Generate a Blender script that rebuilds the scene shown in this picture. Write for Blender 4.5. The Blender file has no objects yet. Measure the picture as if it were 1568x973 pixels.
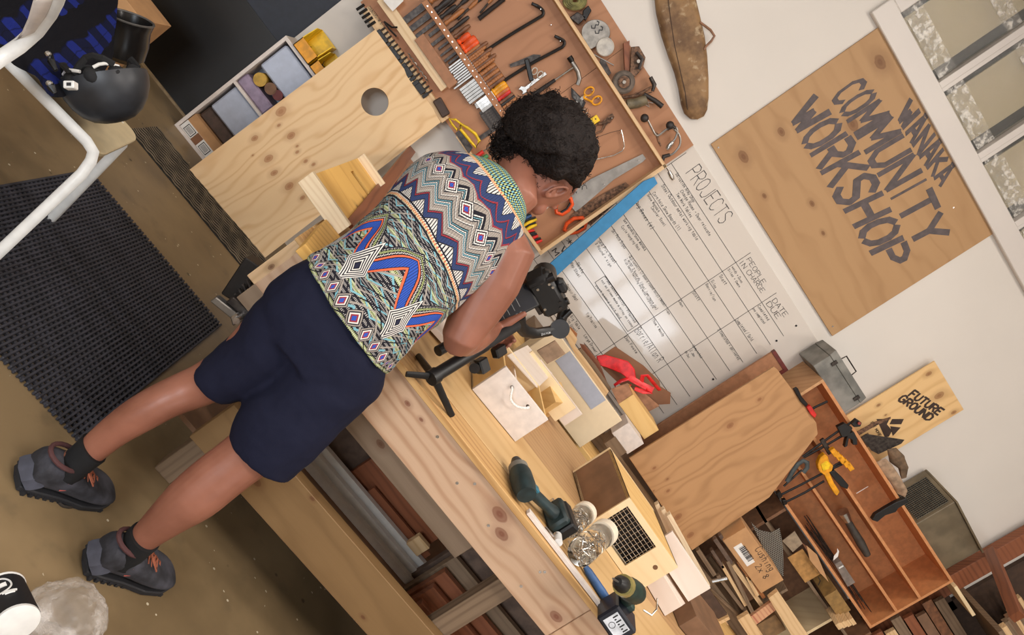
import bpy, bmesh, math, random
from mathutils import Vector, Matrix, noise as mnoise
C = bpy.context.scene
V = Vector
# ------------------------------------------------------------------ camera
W_, H_, F_ = 1568, 973, 1211.0
CAM = V((0.0, -4.3, 1.45))
_yaw, _pit, _rol = 0.22720806, 0.15359488, 0.96683334
_f = V((math.sin(_yaw)*math.cos(_pit), math.cos(_yaw)*math.cos(_pit), -math.sin(_pit)))
_r0 = V((math.cos(_yaw), -math.sin(_yaw), 0)); _u0 = _r0.cross(_f)
_r = math.cos(_rol)*_r0 + math.sin(_rol)*_u0
_u = -math.sin(_rol)*_r0 + math.cos(_rol)*_u0
cd = bpy.data.cameras.new('camera'); cam = bpy.data.objects.new('camera', cd)
C.collection.objects.link(cam); C.camera = cam
cd.sensor_width = 36; cd.lens = F_*36/W_; cd.clip_start = .05
cam.matrix_world = Matrix(((_r.x, _u.x, -_f.x, CAM.x), (_r.y, _u.y, -_f.y, CAM.y), (_r.z, _u.z, -_f.z, CAM.z), (0, 0, 0, 1)))
# ------------------------------------------------------------------ light
C.view_settings.view_transform = 'Standard'; C.view_settings.look = 'None'
C.view_settings.gamma = 1; C.view_settings.exposure = 0.42
wd = bpy.data.worlds.new('world'); C.world = wd; wd.use_nodes = True
wd.node_tree.nodes['Background'].inputs[0].default_value = (0.55, 0.62, 0.8, 1)
wd.node_tree.nodes['Background'].inputs[1].default_value = 0.5
def area(name, loc, rot, sx, sy, power, col):
    l = bpy.data.lights.new(name, 'AREA'); l.shape = 'RECTANGLE'; l.size = sx; l.size_y = sy
    l.energy = power; l.color = col
    o = bpy.data.objects.new(name, l); C.collection.objects.link(o); o.location = loc; o.rotation_euler = rot
    return o
for lx, ly, lp in ((-.9, -3.0, 20), (1.6, -2.4, 40), (1.3, -5.2, 66), (4.2, -4.2, 62), (-2.6, -5.2, 22)):
    area('ceiling_lamp', (lx, ly, 4.25), (0, 0, 0), 1.5, .9, lp, (1.0, .93, .86))
# daylight through the right window behind the photographer; the left lamp is added fill
for wx, wz, wp in ((3.45, .97, 42), (-1.6, 1.55, 135)):
    area('window_daylight', (wx, -7.35, wz), (math.radians(90), 0, 0), 1.8, 1.2, wp, (.84, .92, 1.0))

# ------------------------------------------------------------------ pixel -> world helpers (a measured point of the place)
def ray(px, py):
    return (_f*F_ + _r*(px-W_/2) - _u*(py-H_/2)).normalized()
def at(px, py, x=None, y=None, z=None):
    d = ray(px, py)
    s = (x-CAM.x)/d.x if x is not None else (y-CAM.y)/d.y if y is not None else (z-CAM.z)/d.z
    return CAM + d*s
# ------------------------------------------------------------------ node maths
def lin(c):
    return tuple(((v/255)/12.92 if v/255 <= .04045 else ((v/255+.055)/1.055)**2.4) for v in c[:3]) + (1,)
class S:
    def __init__(s, g, k): s.g, s.k = g, k
    def _m(s, op, b=None, c=None, rev=False):
        n = s.g.nt.nodes.new('ShaderNodeMath'); n.operation = op
        ar = [s, b] if not rev else [b, s]
        if c is not None: ar.append(c)
        for i, a in enumerate(ar):
            if a is None: continue
            if isinstance(a, S): s.g.nt.links.new(a.k, n.inputs[i])
            else: n.inputs[i].default_value = a
        return S(s.g, n.outputs[0])
    def __add__(s, b): return s._m('ADD', b)
    __radd__ = __add__
    def __sub__(s, b): return s._m('SUBTRACT', b)
    def __rsub__(s, b): return s._m('SUBTRACT', b, rev=True)
    def __mul__(s, b): return s._m('MULTIPLY', b)
    __rmul__ = __mul__
    def __truediv__(s, b): return s._m('DIVIDE', b)
    def lt(s, b): return s._m('LESS_THAN', b)
    def gt(s, b): return s._m('GREATER_THAN', b)
    def frac(s): return s._m('FRACT')
    def floor(s): return s._m('FLOOR')
    def abs(s): return s._m('ABSOLUTE')
    def sin(s): return s._m('SINE')
    def sqrt(s): return s._m('SQRT')
    def exp(s): return s._m('EXPONENT')
    def pw(s, b): return s._m('POWER', b)
    def mod(s, b): return s._m('FLOORED_MODULO', b)
    def mn(s, b): return s._m('MINIMUM', b)
    def mx(s, b): return s._m('MAXIMUM', b)
    def ss(s, a, b, lo=0, hi=1):
        n = s.g.nt.nodes.new('ShaderNodeMapRange'); n.interpolation_type = 'SMOOTHSTEP'
        s.g.nt.links.new(s.k, n.inputs[0])
        for i, v in enumerate((a, b, lo, hi)): n.inputs[i+1].default_value = v
        return S(s.g, n.outputs[0])
class G:
    def __init__(s, name, rough=.5, metal=0, spec=.5, coat=0):
        s.m = bpy.data.materials.new(name); s.m.use_nodes = True; s.nt = s.m.node_tree
        s.b = s.nt.nodes['Principled BSDF']
        s.b.inputs['Roughness'].default_value = rough; s.b.inputs['Metallic'].default_value = metal
        s.b.inputs['Specular IOR Level'].default_value = spec; s.b.inputs['Coat Weight'].default_value = coat
    def coord(s, kind='Object'):
        n = s.nt.nodes.new('ShaderNodeTexCoord'); p = s.nt.nodes.new('ShaderNodeSeparateXYZ')
        s.nt.links.new(n.outputs[kind], p.inputs[0]); return [S(s, p.outputs[i]) for i in range(3)]
    def rnd(s):
        n = s.nt.nodes.new('ShaderNodeObjectInfo'); return S(s, n.outputs['Random'])
    def vec(s, x, y, z):
        n = s.nt.nodes.new('ShaderNodeCombineXYZ')
        for i, a in enumerate((x, y, z)):
            if isinstance(a, S): s.nt.links.new(a.k, n.inputs[i])
            else: n.inputs[i].default_value = a
        return n.outputs[0]
    def noise(s, v, scale=1, detail=3, rough=.5):
        n = s.nt.nodes.new('ShaderNodeTexNoise'); s.nt.links.new(v, n.inputs['Vector'])
        n.inputs['Scale'].default_value = scale; n.inputs['Detail'].default_value = detail; n.inputs['Roughness'].default_value = rough
        return S(s, n.outputs[0])
    def voro(s, v, scale=1, feature='F1', out='Distance'):
        n = s.nt.nodes.new('ShaderNodeTexVoronoi'); n.feature = feature; s.nt.links.new(v, n.inputs['Vector'])
        n.inputs['Scale'].default_value = scale; return S(s, n.outputs[out])
    def mix(s, f, a, b, kind='MIX'):
        n = s.nt.nodes.new('ShaderNodeMix'); n.data_type = 'RGBA'; n.blend_type = kind
        for i, v in ((0, f), (6, a), (7, b)):
            if isinstance(v, S): s.nt.links.new(v.k, n.inputs[i])
            elif i == 0: n.inputs[0].default_value = v
            elif isinstance(v, tuple): n.inputs[i].default_value = lin(v)
            else: s.nt.links.new(v, n.inputs[i])
        return S(s, n.outputs[2])
    def col(s, c):
        if isinstance(c, S): s.nt.links.new(c.k, s.b.inputs['Base Color'])
        else: s.b.inputs['Base Color'].default_value = lin(c)
        return s
    def inp(s, name, v):
        if isinstance(v, S): s.nt.links.new(v.k, s.b.inputs[name])
        else: s.b.inputs[name].default_value = v
        return s
    def bump(s, h, strength=.3, dist=.002):
        n = s.nt.nodes.new('ShaderNodeBump'); n.inputs['Strength'].default_value = strength; n.inputs['Distance'].default_value = dist
        s.nt.links.new(h.k, n.inputs['Height']); s.nt.links.new(n.outputs[0], s.b.inputs['Normal']); return s
_MC = {}
def plain(name, c, rough=.5, metal=0, var=.12, bump=0, scale=30, spec=.5, coat=0):
    if name in _MC: return _MC[name]
    g = G(name, rough, metal, spec, coat); x, y, z = g.coord(); v = g.vec(x, y, z)
    n = g.noise(v, scale, 4)
    d = tuple(int(k*(1-var)) for k in c); l = tuple(min(255, int(k*(1+var*.6))) for k in c)
    g.col(g.mix(n.ss(.3, .7), d, l))
    if bump: g.bump(n, bump)
    _MC[name] = g.m; return g.m
def wood(name, light, dark, knots=(), freq=60, rough=.55, seed=0., streak=.6, warp=.06, kdark=(96, 58, 34), fine=.25):
    """grain runs along local X; knots = (x, y, r) in metres"""
    if name in _MC: return _MC[name]
    g = G(name, rough, 0, .35); x, y, z = g.coord()
    rn = g.rnd()*7.3+seed if not knots else S(g, None)
    if knots: xs, ys, sd = x, y, seed
    else: xs, ys, sd = x+rn, y, rn
    kmask = None; yy = y+z*1.0
    kw = g.noise(g.vec(x*22, y*22, 0), 1, 2)*.5+.75 if knots else None
    for (kx, ky, kr) in knots:
        dx = (x-kx)*.62; dy = (y-ky)
        d2 = dx*dx+dy*dy
        push = (d2*(-1/(kr*kr*6))).exp()*dy*-.75
        yy = yy+push
        d = d2.sqrt()*kw; m = d.ss(kr*.7, kr*1.05, .9, 0)
        ring = (d*(8.0/kr)).sin()*.10+.88
        mm = m*ring
        halo = d.ss(kr*.9, kr*2.4, .26, 0)
        mm = mm.mx(halo)
        kmask = mm if kmask is None else kmask.mx(mm)
    n1 = g.noise(g.vec(xs*1.1, (yy)*3.2, sd if not isinstance(sd, S) else sd), 1.6, 2)
    yw = yy+n1*warp
    gr = (yw*(freq*4)+g.noise(g.vec(xs*.8, yw*6, 0.3), 2, 2)*7).sin()*.5+.5
    gr = gr.pw(3.0)
    f = g.noise(g.vec(xs*9, (y+z)*260, 0), 1, 2)
    f2 = g.noise(g.vec(xs*1.4, (y+z)*9, 2.0), 1, 3)
    t = gr*(streak*1.0)*f2.ss(.3, .7, .4, 1)+(f-.5)*fine+f2*.25-.06
    c = g.mix(t.mx(0).mn(1), light, dark)
    if kmask is not None: c = g.mix(kmask, c.k, kdark)
    g.col(c).bump(f+gr*.5, .12, .001)
    _MC[name] = g.m; return g.m
# ------------------------------------------------------------------ mesh helpers
WM = {}
class MB:
    def __init__(s): s.v, s.f = [], []
    def add(s, vs, fs):
        k = len(s.v); s.v += [V(p) for p in vs]; s.f += [tuple(i+k for i in f) for f in fs]; return s
    def xf(s, M, start=0):
        for i in range(start, len(s.v)): s.v[i] = M @ s.v[i]
        return s
    def hexa(s, p):   # 8 points: bottom loop then top loop
        return s.add(p, [(3, 2, 1, 0), (4, 5, 6, 7), (0, 1, 5, 4), (1, 2, 6, 5), (2, 3, 7, 6), (3, 0, 4, 7)])
    def box(s, a, b):
        x0, y0, z0 = a; x1, y1, z1 = b
        return s.hexa([(x0, y0, z0), (x1, y0, z0), (x1, y1, z0), (x0, y1, z0), (x0, y0, z1), (x1, y0, z1), (x1, y1, z1), (x0, y1, z1)])
    def plate(s, p0, p1, p3, n):   # parallelogram from corner p0 with edges to p1, p3, extruded by vector n
        p0, p1, p3, n = V(p0), V(p1), V(p3), V(n); p2 = p1+p3-p0
        return s.hexa([p0, p1, p2, p3, p0+n, p1+n, p2+n, p3+n])
    def prism(s, pts, n):
        pts = [V(p) for p in pts]; n = V(n); k = len(pts)
        return s.add(pts+[p+n for p in pts], [tuple(range(k))[::-1], tuple(range(k, 2*k))]+[(i, (i+1) % k, (i+1) % k+k, i+k) for i in range(k)])
    def poly(s, pts, z0, z1):
        return s.prism([(p[0], p[1], z0) for p in pts], (0, 0, z1-z0))
    def cyl(s, p0, p1, r0, r1=None, n=12, caps=True):
        r1 = r0 if r1 is None else r1
        return s.tube([p0, p1], [r0, r1], n, caps)
    def tube(s, pts, rs, n=8, caps=True, closed=False, flat=None):
        pts = [V(p) for p in pts]; m = len(pts)
        if not hasattr(rs, '__len__'): rs = [rs]*m
        k = len(s.v); a = None; fs = []
        for i, p in enumerate(pts):
            if closed: t = pts[(i+1) % m]-pts[i-1]
            else: t = pts[min(i+1, m-1)]-pts[max(i-1, 0)]
            t = t.normalized() if t.length > 1e-9 else V((0, 0, 1))
            if a is None:
                a = V((0, 0, 1)) if abs(t.z) < .9 else V((1, 0, 0))
                if flat is not None: a = V(flat)
            a = (a-t*a.dot(t)); a = a.normalized() if a.length > 1e-6 else t.orthogonal().normalized()
            b = t.cross(a); r = rs[i]
            ra, rb = r if hasattr(r, '__len__') else (r, r)
            for j in range(n):
                q = 2*math.pi*j/n; s.v.append(p+a*math.cos(q)*ra+b*math.sin(q)*rb)
        rng = m if closed else m-1
        for i in range(rng):
            i2 = (i+1) % m
            for j in range(n):
                fs.append((k+i*n+j, k+i*n+(j+1) % n, k+i2*n+(j+1) % n, k+i2*n+j))
        if caps and not closed:
            fs.append(tuple(k+j for j in range(n))[::-1]); fs.append(tuple(k+(m-1)*n+j for j in range(n)))
        s.f += fs; return s
    def ball(s, c, r, n=12, m=8, squash=(1, 1, 1)):
        c = V(c); k = len(s.v); pts = [c+V((0, 0, -r*squash[2]))]
        for i in range(1, m):
            th = math.pi*i/m-math.pi/2
            for j in range(n):
                q = 2*math.pi*j/n
                pts.append(c+V((math.cos(th)*math.cos(q)*r*squash[0], math.cos(th)*math.sin(q)*r*squash[1], math.sin(th)*r*squash[2])))
        pts.append(c+V((0, 0, r*squash[2]))); fs = []
        for j in range(n): fs.append((0, 1+(j+1) % n, 1+j))
        for i in range(m-2):
            for j in range(n):
                a = 1+i*n; fs.append((a+j, a+(j+1) % n, a+n+(j+1) % n, a+n+j))
        a = 1+(m-2)*n
        for j in range(n): fs.append((a+j, a+(j+1) % n, a+n))
        return s.add(pts, fs)
    def loft(s, rings, caps=True):
        n = len(rings[0]); k = len(s.v)
        for r in rings: s.v += [V(p) for p in r]
        for i in range(len(rings)-1):
            for j in range(n): s.f.append((k+i*n+j, k+i*n+(j+1) % n, k+(i+1)*n+(j+1) % n, k+(i+1)*n+j))
        if caps:
            s.f.append(tuple(k+j for j in range(n))[::-1]); s.f.append(tuple(k+(len(rings)-1)*n+j for j in range(n)))
        return s
    def lathe(s, c, prof, axis=(0, 0, 1), n=20):   # prof = [(r, h)]
        ax = V(axis).normalized(); a = ax.orthogonal().normalized(); b = ax.cross(a); c = V(c)
        return s.loft([[c+ax*h+(a*math.cos(6.28318*j/n)+b*math.sin(6.28318*j/n))*max(r, 1e-4) for j in range(n)] for r, h in prof])
    def build(s, name, mat, parent=None, M=None, smooth=False, bevel=0):
        """M given: points are local to M; otherwise points are world, origin at their centre (or the parent's origin)"""
        me = bpy.data.meshes.new(name)
        if M is None:
            if parent is not None: M = Matrix.Translation(WM[parent.name].translation)
            else:
                lo = V([min(v[i] for v in s.v) for i in range(3)]); hi = V([max(v[i] for v in s.v) for i in range(3)])
                M = Matrix.Translation(((lo.x+hi.x)/2, (lo.y+hi.y)/2, lo.z))
            I = M.inverted(); vs = [I @ v for v in s.v]
        else: vs = s.v
        me.from_pydata([tuple(v) for v in vs], [], s.f)
        bm = bmesh.new(); bm.from_mesh(me); bmesh.ops.recalc_face_normals(bm, faces=bm.faces)
        if bevel: bmesh.ops.bevel(bm, geom=bm.edges[:]+bm.verts[:], offset=bevel, segments=1, affect='EDGES', profile=.5, clamp_overlap=True)
        bm.to_mesh(me); bm.free()
        if smooth:
            me.polygons.foreach_set('use_smooth', [True]*len(me.polygons))
            me.set_sharp_from_angle(angle=math.radians(42))
        me.materials.append(mat)
        return link(name, me, parent, M)
def link(name, me, parent, M):
    o = bpy.data.objects.new(name, me); C.collection.objects.link(o)
    if parent is not None:
        o.parent = parent; o.matrix_parent_inverse = WM[parent.name].inverted()
    o.matrix_basis = M; WM[o.name] = M.copy(); return o
def tag(o, label=None, cat=None, group=None, kind=None):
    if label: o['label'] = label
    if cat: o['category'] = cat
    if group: o['group'] = group
    if kind: o['kind'] = kind
    return o
def thing(name, label, cat, loc, group=None, kind=None, M=None):
    o = bpy.data.objects.new(name, None); C.collection.objects.link(o); o.empty_display_size = .05
    M = Matrix.Translation(V(loc)) if M is None else M
    o.matrix_basis = M; WM[o.name] = M.copy(); return tag(o, label, cat, group, kind)
def frame(P, Q, n):
    """local X from P to Q, local Z close to n"""
    P, Q, n = V(P), V(Q), V(n); x = (Q-P).normalized(); z = (n-x*n.dot(x)).normalized(); y = z.cross(x)
    return Matrix(((x.x, y.x, z.x, P.x), (x.y, y.y, z.y, P.y), (x.z, y.z, z.z, P.z), (0, 0, 0, 1))), (Q-P).length
def board(name, P, Q, R, t, mat, parent=None, bevel=.0015, **kw):
    """rectangular board: corner P, long edge to Q, other edge towards R, thickness t on the far side (-n), grain along PQ; local origin at P"""
    P, Q, R = V(P), V(Q), V(R); n = (Q-P).cross(R-P).normalized(); M, L = frame(P, Q, n)
    w = (M.inverted() @ R).y
    return MB().box((0, min(0, w), -t), (L, max(0, w), 0)).build(name, mat, parent, M, bevel=bevel)
def mbox(a, b, bev=0): return MB().box(a, b)
ORD = ['first', 'second', 'third', 'fourth', 'fifth', 'sixth', 'seventh', 'eighth', 'ninth', 'tenth', 'eleventh', 'twelfth', 'thirteenth', 'fourteenth', 'fifteenth', 'sixteenth']
NEG = V((0, -1, 0)); UP = V((0, 0, 1))
# ------------------------------------------------------------------ materials
def mk_wall():
    g = G('wall_paint', .6, 0, .3); x, y, z = g.coord(); n = g.noise(g.vec(x, y, z), 1.2, 4); f = g.noise(g.vec(x, y, z), 60, 2)
    g.col(g.mix(n.ss(.3, .7), (216, 209, 200), (222, 215, 206))).bump(f, .08, .001); return g.m
def mk_floor():
    g = G('concrete_floor', .42, 0, .4); x, y, z = g.coord(); v = g.vec(x, y, z)
    n = g.noise(v, 1.6, 5, .6); n2 = g.noise(v, 9, 4); c = g.mix(n.ss(.35, .65), (112, 94, 68), (142, 120, 88))
    c = g.mix(n2.ss(.55, .75)*.45, c.k, (98, 84, 64))
    sp = g.voro(v, 26); sp2 = g.noise(v, 18, 1)
    c = g.mix(sp.lt(.11)*sp2.gt(.56), c.k, (196, 184, 160))
    sp3 = g.voro(g.vec(x+3.1, y, z), 11); c = g.mix(sp3.ss(.06, .12, 1, 0)*g.noise(v, 5, 1).gt(.55)*.75, c.k, (56, 44, 32))
    g.col(c); g.inp('Roughness', n.ss(.3, .7, .32, .5)); g.bump(n2, .1, .002); return g.m
M_WALL = mk_wall(); M_FLOOR = mk_floor()
M_BLACK = plain('black_gloss_panel', (20, 17, 15), .32, 0, .1)
M_NAVY = plain('slate_navy_paint', (42, 46, 56), .6, 0, .06)
M_TRIM = plain('white_trim_paint', (216, 208, 200), .45, 0, .01, scale=3)
PINE = wood('pine', (226, 192, 146), (190, 144, 94), freq=70)
PINE_W = wood('pale_pine', (238, 216, 182), (206, 170, 124), freq=90, streak=.45)
PINE_G = wood('grey_old_timber', (132, 110, 88), (94, 74, 56), freq=60, fine=.4)
PLY = wood('birch_ply', (238, 214, 172), (216, 184, 134), freq=26, streak=.35, warp=.15)
PLY_Y = wood('yellow_ply', (232, 192, 126), (206, 156, 88), freq=24, streak=.45, warp=.18)
PLY_W = wood('white_washed_ply', (232, 218, 206), (216, 198, 182), freq=22, streak=.3, fine=.12)
MDF = plain('brown_mdf', (168, 118, 84), .6, 0, .06)
MDF_O = plain('orange_mdf', (208, 142, 92), .6, 0, .06)
MDF_D = plain('dark_brown_hardboard', (128, 96, 72), .55, 0, .1, scale=12)
RED_W = wood('red_brown_timber', (142, 86, 58), (98, 56, 38), freq=50, rough=.45)
RED_D = plain('dark_red_edge', (104, 40, 34), .5)
CARD = plain('cardboard', (192, 146, 100), .8, 0, .05, scale=14)
CARD_D = plain('dark_cardboard', (138, 94, 66), .8, 0, .06, scale=10)
STEEL = plain('worn_steel', (150, 146, 140), .35, .85, .10, scale=14)
STEEL_L = plain('bright_steel', (200, 198, 194), .22, .95, .1)
STEEL_D = plain('dark_steel', (70, 64, 60), .45, .7, .3, scale=50)
RUSTY = plain('rusty_steel', (112, 84, 66), .6, .5, .4, scale=60, bump=.2)
BLK = plain('black_plastic', (24, 23, 23), .45, 0, .15)
BLKM = plain('black_metal', (34, 30, 28), .4, .4, .2)
RUB = plain('black_rubber', (56, 56, 64), .7, 0, .25, scale=14)
ORG = plain('orange_plastic', (232, 88, 36), .45)
YEL = plain('yellow_plastic', (238, 196, 30), .42)
YEL_O = plain('amber_plastic', (232, 158, 26), .4)
RED = plain('red_plastic', (206, 40, 34), .45)
GRN = plain('green_plastic', (70, 130, 80), .5)
BLUE = plain('blue_plastic', (44, 82, 128), .45, 0, .2, scale=18)
BLUE_S = plain('bright_blue_laminate', (52, 136, 188), .4, 0, .04)
WHT = plain('white_plastic', (228, 226, 222), .35, 0, .03)
WHT_P = plain('white_paint', (226, 214, 206), .5, 0, .04)
GREYM = plain('grey_enamel', (128, 126, 120), .5, .2, .18, scale=10)
PAPER = plain('white_paper', (236, 232, 226), .7, 0, .02)
LEATH = plain('brown_leather', (128, 98, 66), .6, 0, .3, scale=16, bump=.3)
INK = plain('black_ink', (38, 36, 38), .6, 0, .05)
W_HAN = wood('tool_handle_wood', (172, 112, 66), (128, 76, 42), freq=120, rough=.4)
GLASS = None
def mk_glass(name, rough=.02, tint=(255, 255, 255), ior=1.45):
    g = G(name, rough); g.inp('Transmission Weight', 1.0).inp('IOR', ior).col(tint); return g.m
GLASS = mk_glass('clear_plastic', .05, (250, 250, 248), 1.2)
# ------------------------------------------------------------------ room shell
def struct(name, mb, mat, parent=None, **kw):
    return tag(mb.build(name, mat, parent, **kw), kind='structure' if parent is None else None)
struct('floor', mbox((-4.5, -7.2, -.1), (7.0, .2, 0)), M_FLOOR)
wxa, wxb, wza, wzb = at(1375, 21, y=0).x, 6.0, at(1375, 21, y=0).z, 4.5
w = MB(); w.box((-.87, 0, 0), (wxa, .15, 4.6)); w.box((wxa, 0, 0), (7.0, .15, wza)); w.box((wxa, 0, wzb), (7., .15, 4.6)); w.box((wxb, 0, wza), (7., .15, wzb))
struct('wall_back', w, M_WALL)
zb = at(376, 0, y=0).z
struct('wall_back_lower_left', mbox((-4.5, .015, 0), (-.87, .16, zb)), M_BLACK)
struct('wall_back_upper_left', mbox((-4.5, .02, zb), (-.87, .16, 4.6)), M_NAVY)
struct('baseboard_back', mbox((-4.5, .003, 0), (-.87, .015, .012)), plain('floor_seam', (150, 128, 96)))
struct('wall_left', mbox((-4.65, -7.2, 0), (-4.5, .2, 4.6)), M_WALL)
struct('wall_right', mbox((7.0, -7.2, 0), (7.15, .2, 4.6)), M_WALL)
struct('ceiling', mbox((-4.65, -7.2, 4.6), (7.15, .2, 4.7)), M_WALL)
# wall behind the photographer, with the window whose light shows in the whiteboard
f = MB(); f.box((-4.5, -7.2, 0), (-2.6, -7.05, 4.6)); f.box((-.6, -7.2, 0), (2.5, -7.05, 4.6)); f.box((4.4, -7.2, 0), (7.0, -7.05, 4.6))
for xa, xb, za, zb2 in ((-2.6, -.6, .9, 2.2), (2.5, 4.4, .35, 1.6)): f.box((xa, -7.2, 0), (xb, -7.05, za)); f.box((xa, -7.2, zb2), (xb, -7.05, 4.6))  # left opening is made up to let the fill light in
struct('wall_front', f, M_WALL)
for k_, xa, z_ in ((2, 2.45, -.55), (3, -2.6, 0)):  # third window is made up, added to frame the left fill lamp
    wf = MB()
    for xx in (xa, xa+.65, xa+1.3, xa+1.93): wf.box((xx, -7.14, .9+z_), (xx+.07, -7.06, 2.2+z_))
    for zz in (.9, 1.5, 2.13): wf.box((xa, -7.13, zz+z_), (xa+2.0, -7.07, zz+z_+.06))
    struct('window_%d' % k_, wf, M_TRIM)
# high window, upper right
def _tape():
    if 'clear_tape' in _MC: return _MC['clear_tape']
    g = G('clear_tape', .3); x, y, z = g.coord(); n = g.noise(g.vec(x, y, z), 28, 4, .6); g.col((236, 230, 220)); g.inp('Alpha', n.ss(.45, .7, .06, .75)); _MC['clear_tape'] = g.m; return g.m
def window():
    root = tag(thing('window_1', None, None, (wxa, 0, wza)), kind='structure')
    n = V((0, -1, 0)); T = .035
    fr = MB(); fr.box((wxa-.09, -T, wza-.12), (wxb+.1, 0, wza)); fr.box((wxa-.09, -T, wza), (wxa, 0, wzb)); 
    fr.build('window_frame', M_TRIM, root, bevel=.004)
    gg = G('reeded_glass', .08); x, y, z = gg.coord(); gg.inp('Transmission Weight', .92).inp('IOR', 1.3).col((240, 238, 232))
    gg.bump((x*420).sin()*.0+(z*700).sin(), .25, .001)
    cork = wood('window_blanking_board', (228, 212, 180), (214, 196, 160), knots=((.12, .10, .016), (.30, .26, .014), (.08, .28, .016), (.45, .12, .016), (.40, .33, .014)), freq=8, streak=.12, kdark=(176, 150, 112), fine=.2)
    # mullion positions from the photo (centre lines on the wall)
    xs = [at(1438, 134, y=0).x, at(1500, 240, y=0).x, at(1552, 340, y=0).x]
    step = xs[1]-xs[0]; edges = [wxa]+[xs[0]+step*i for i in range(0, 6)]
    for i in range(5):
        a = edges[i] if i == 0 else edges[i]+.03; b = edges[i+1]-.03
        m = MB(); m.box((b, -.03, wza), (b+.035, .05, wzb)); m.box((b+.035, -.018, wza), (b+.06, .05, wzb)); m.build('mullion', M_TRIM, root, bevel=.002)
        MB().box((a, .018, wza), (b, .026, wzb)).build('pane', gg.m, root)
        tp = _tape()
        for zz, hh in ((wza+.03, .10), (wza+.42, .09)):
            MB().box((a+.004, .012, zz), (b-.004, .0135, zz+hh)).build('tape_strip', tp, root)
        MB().box((.0, 0, 0), (b-a-.10, .012, wzb-wza-.14)).build('blanking_board', cork, root, Matrix.Translation((a+.05, .06, wza+.012)) @ Matrix.Rotation(0, 4, 'X'))
    MB().box((wxa, .2, wza-.1), (wxb, .22, wzb)).build('dark_backing', plain('dark_grey_outside', (58, 60, 60), .8), root)
window()
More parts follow.
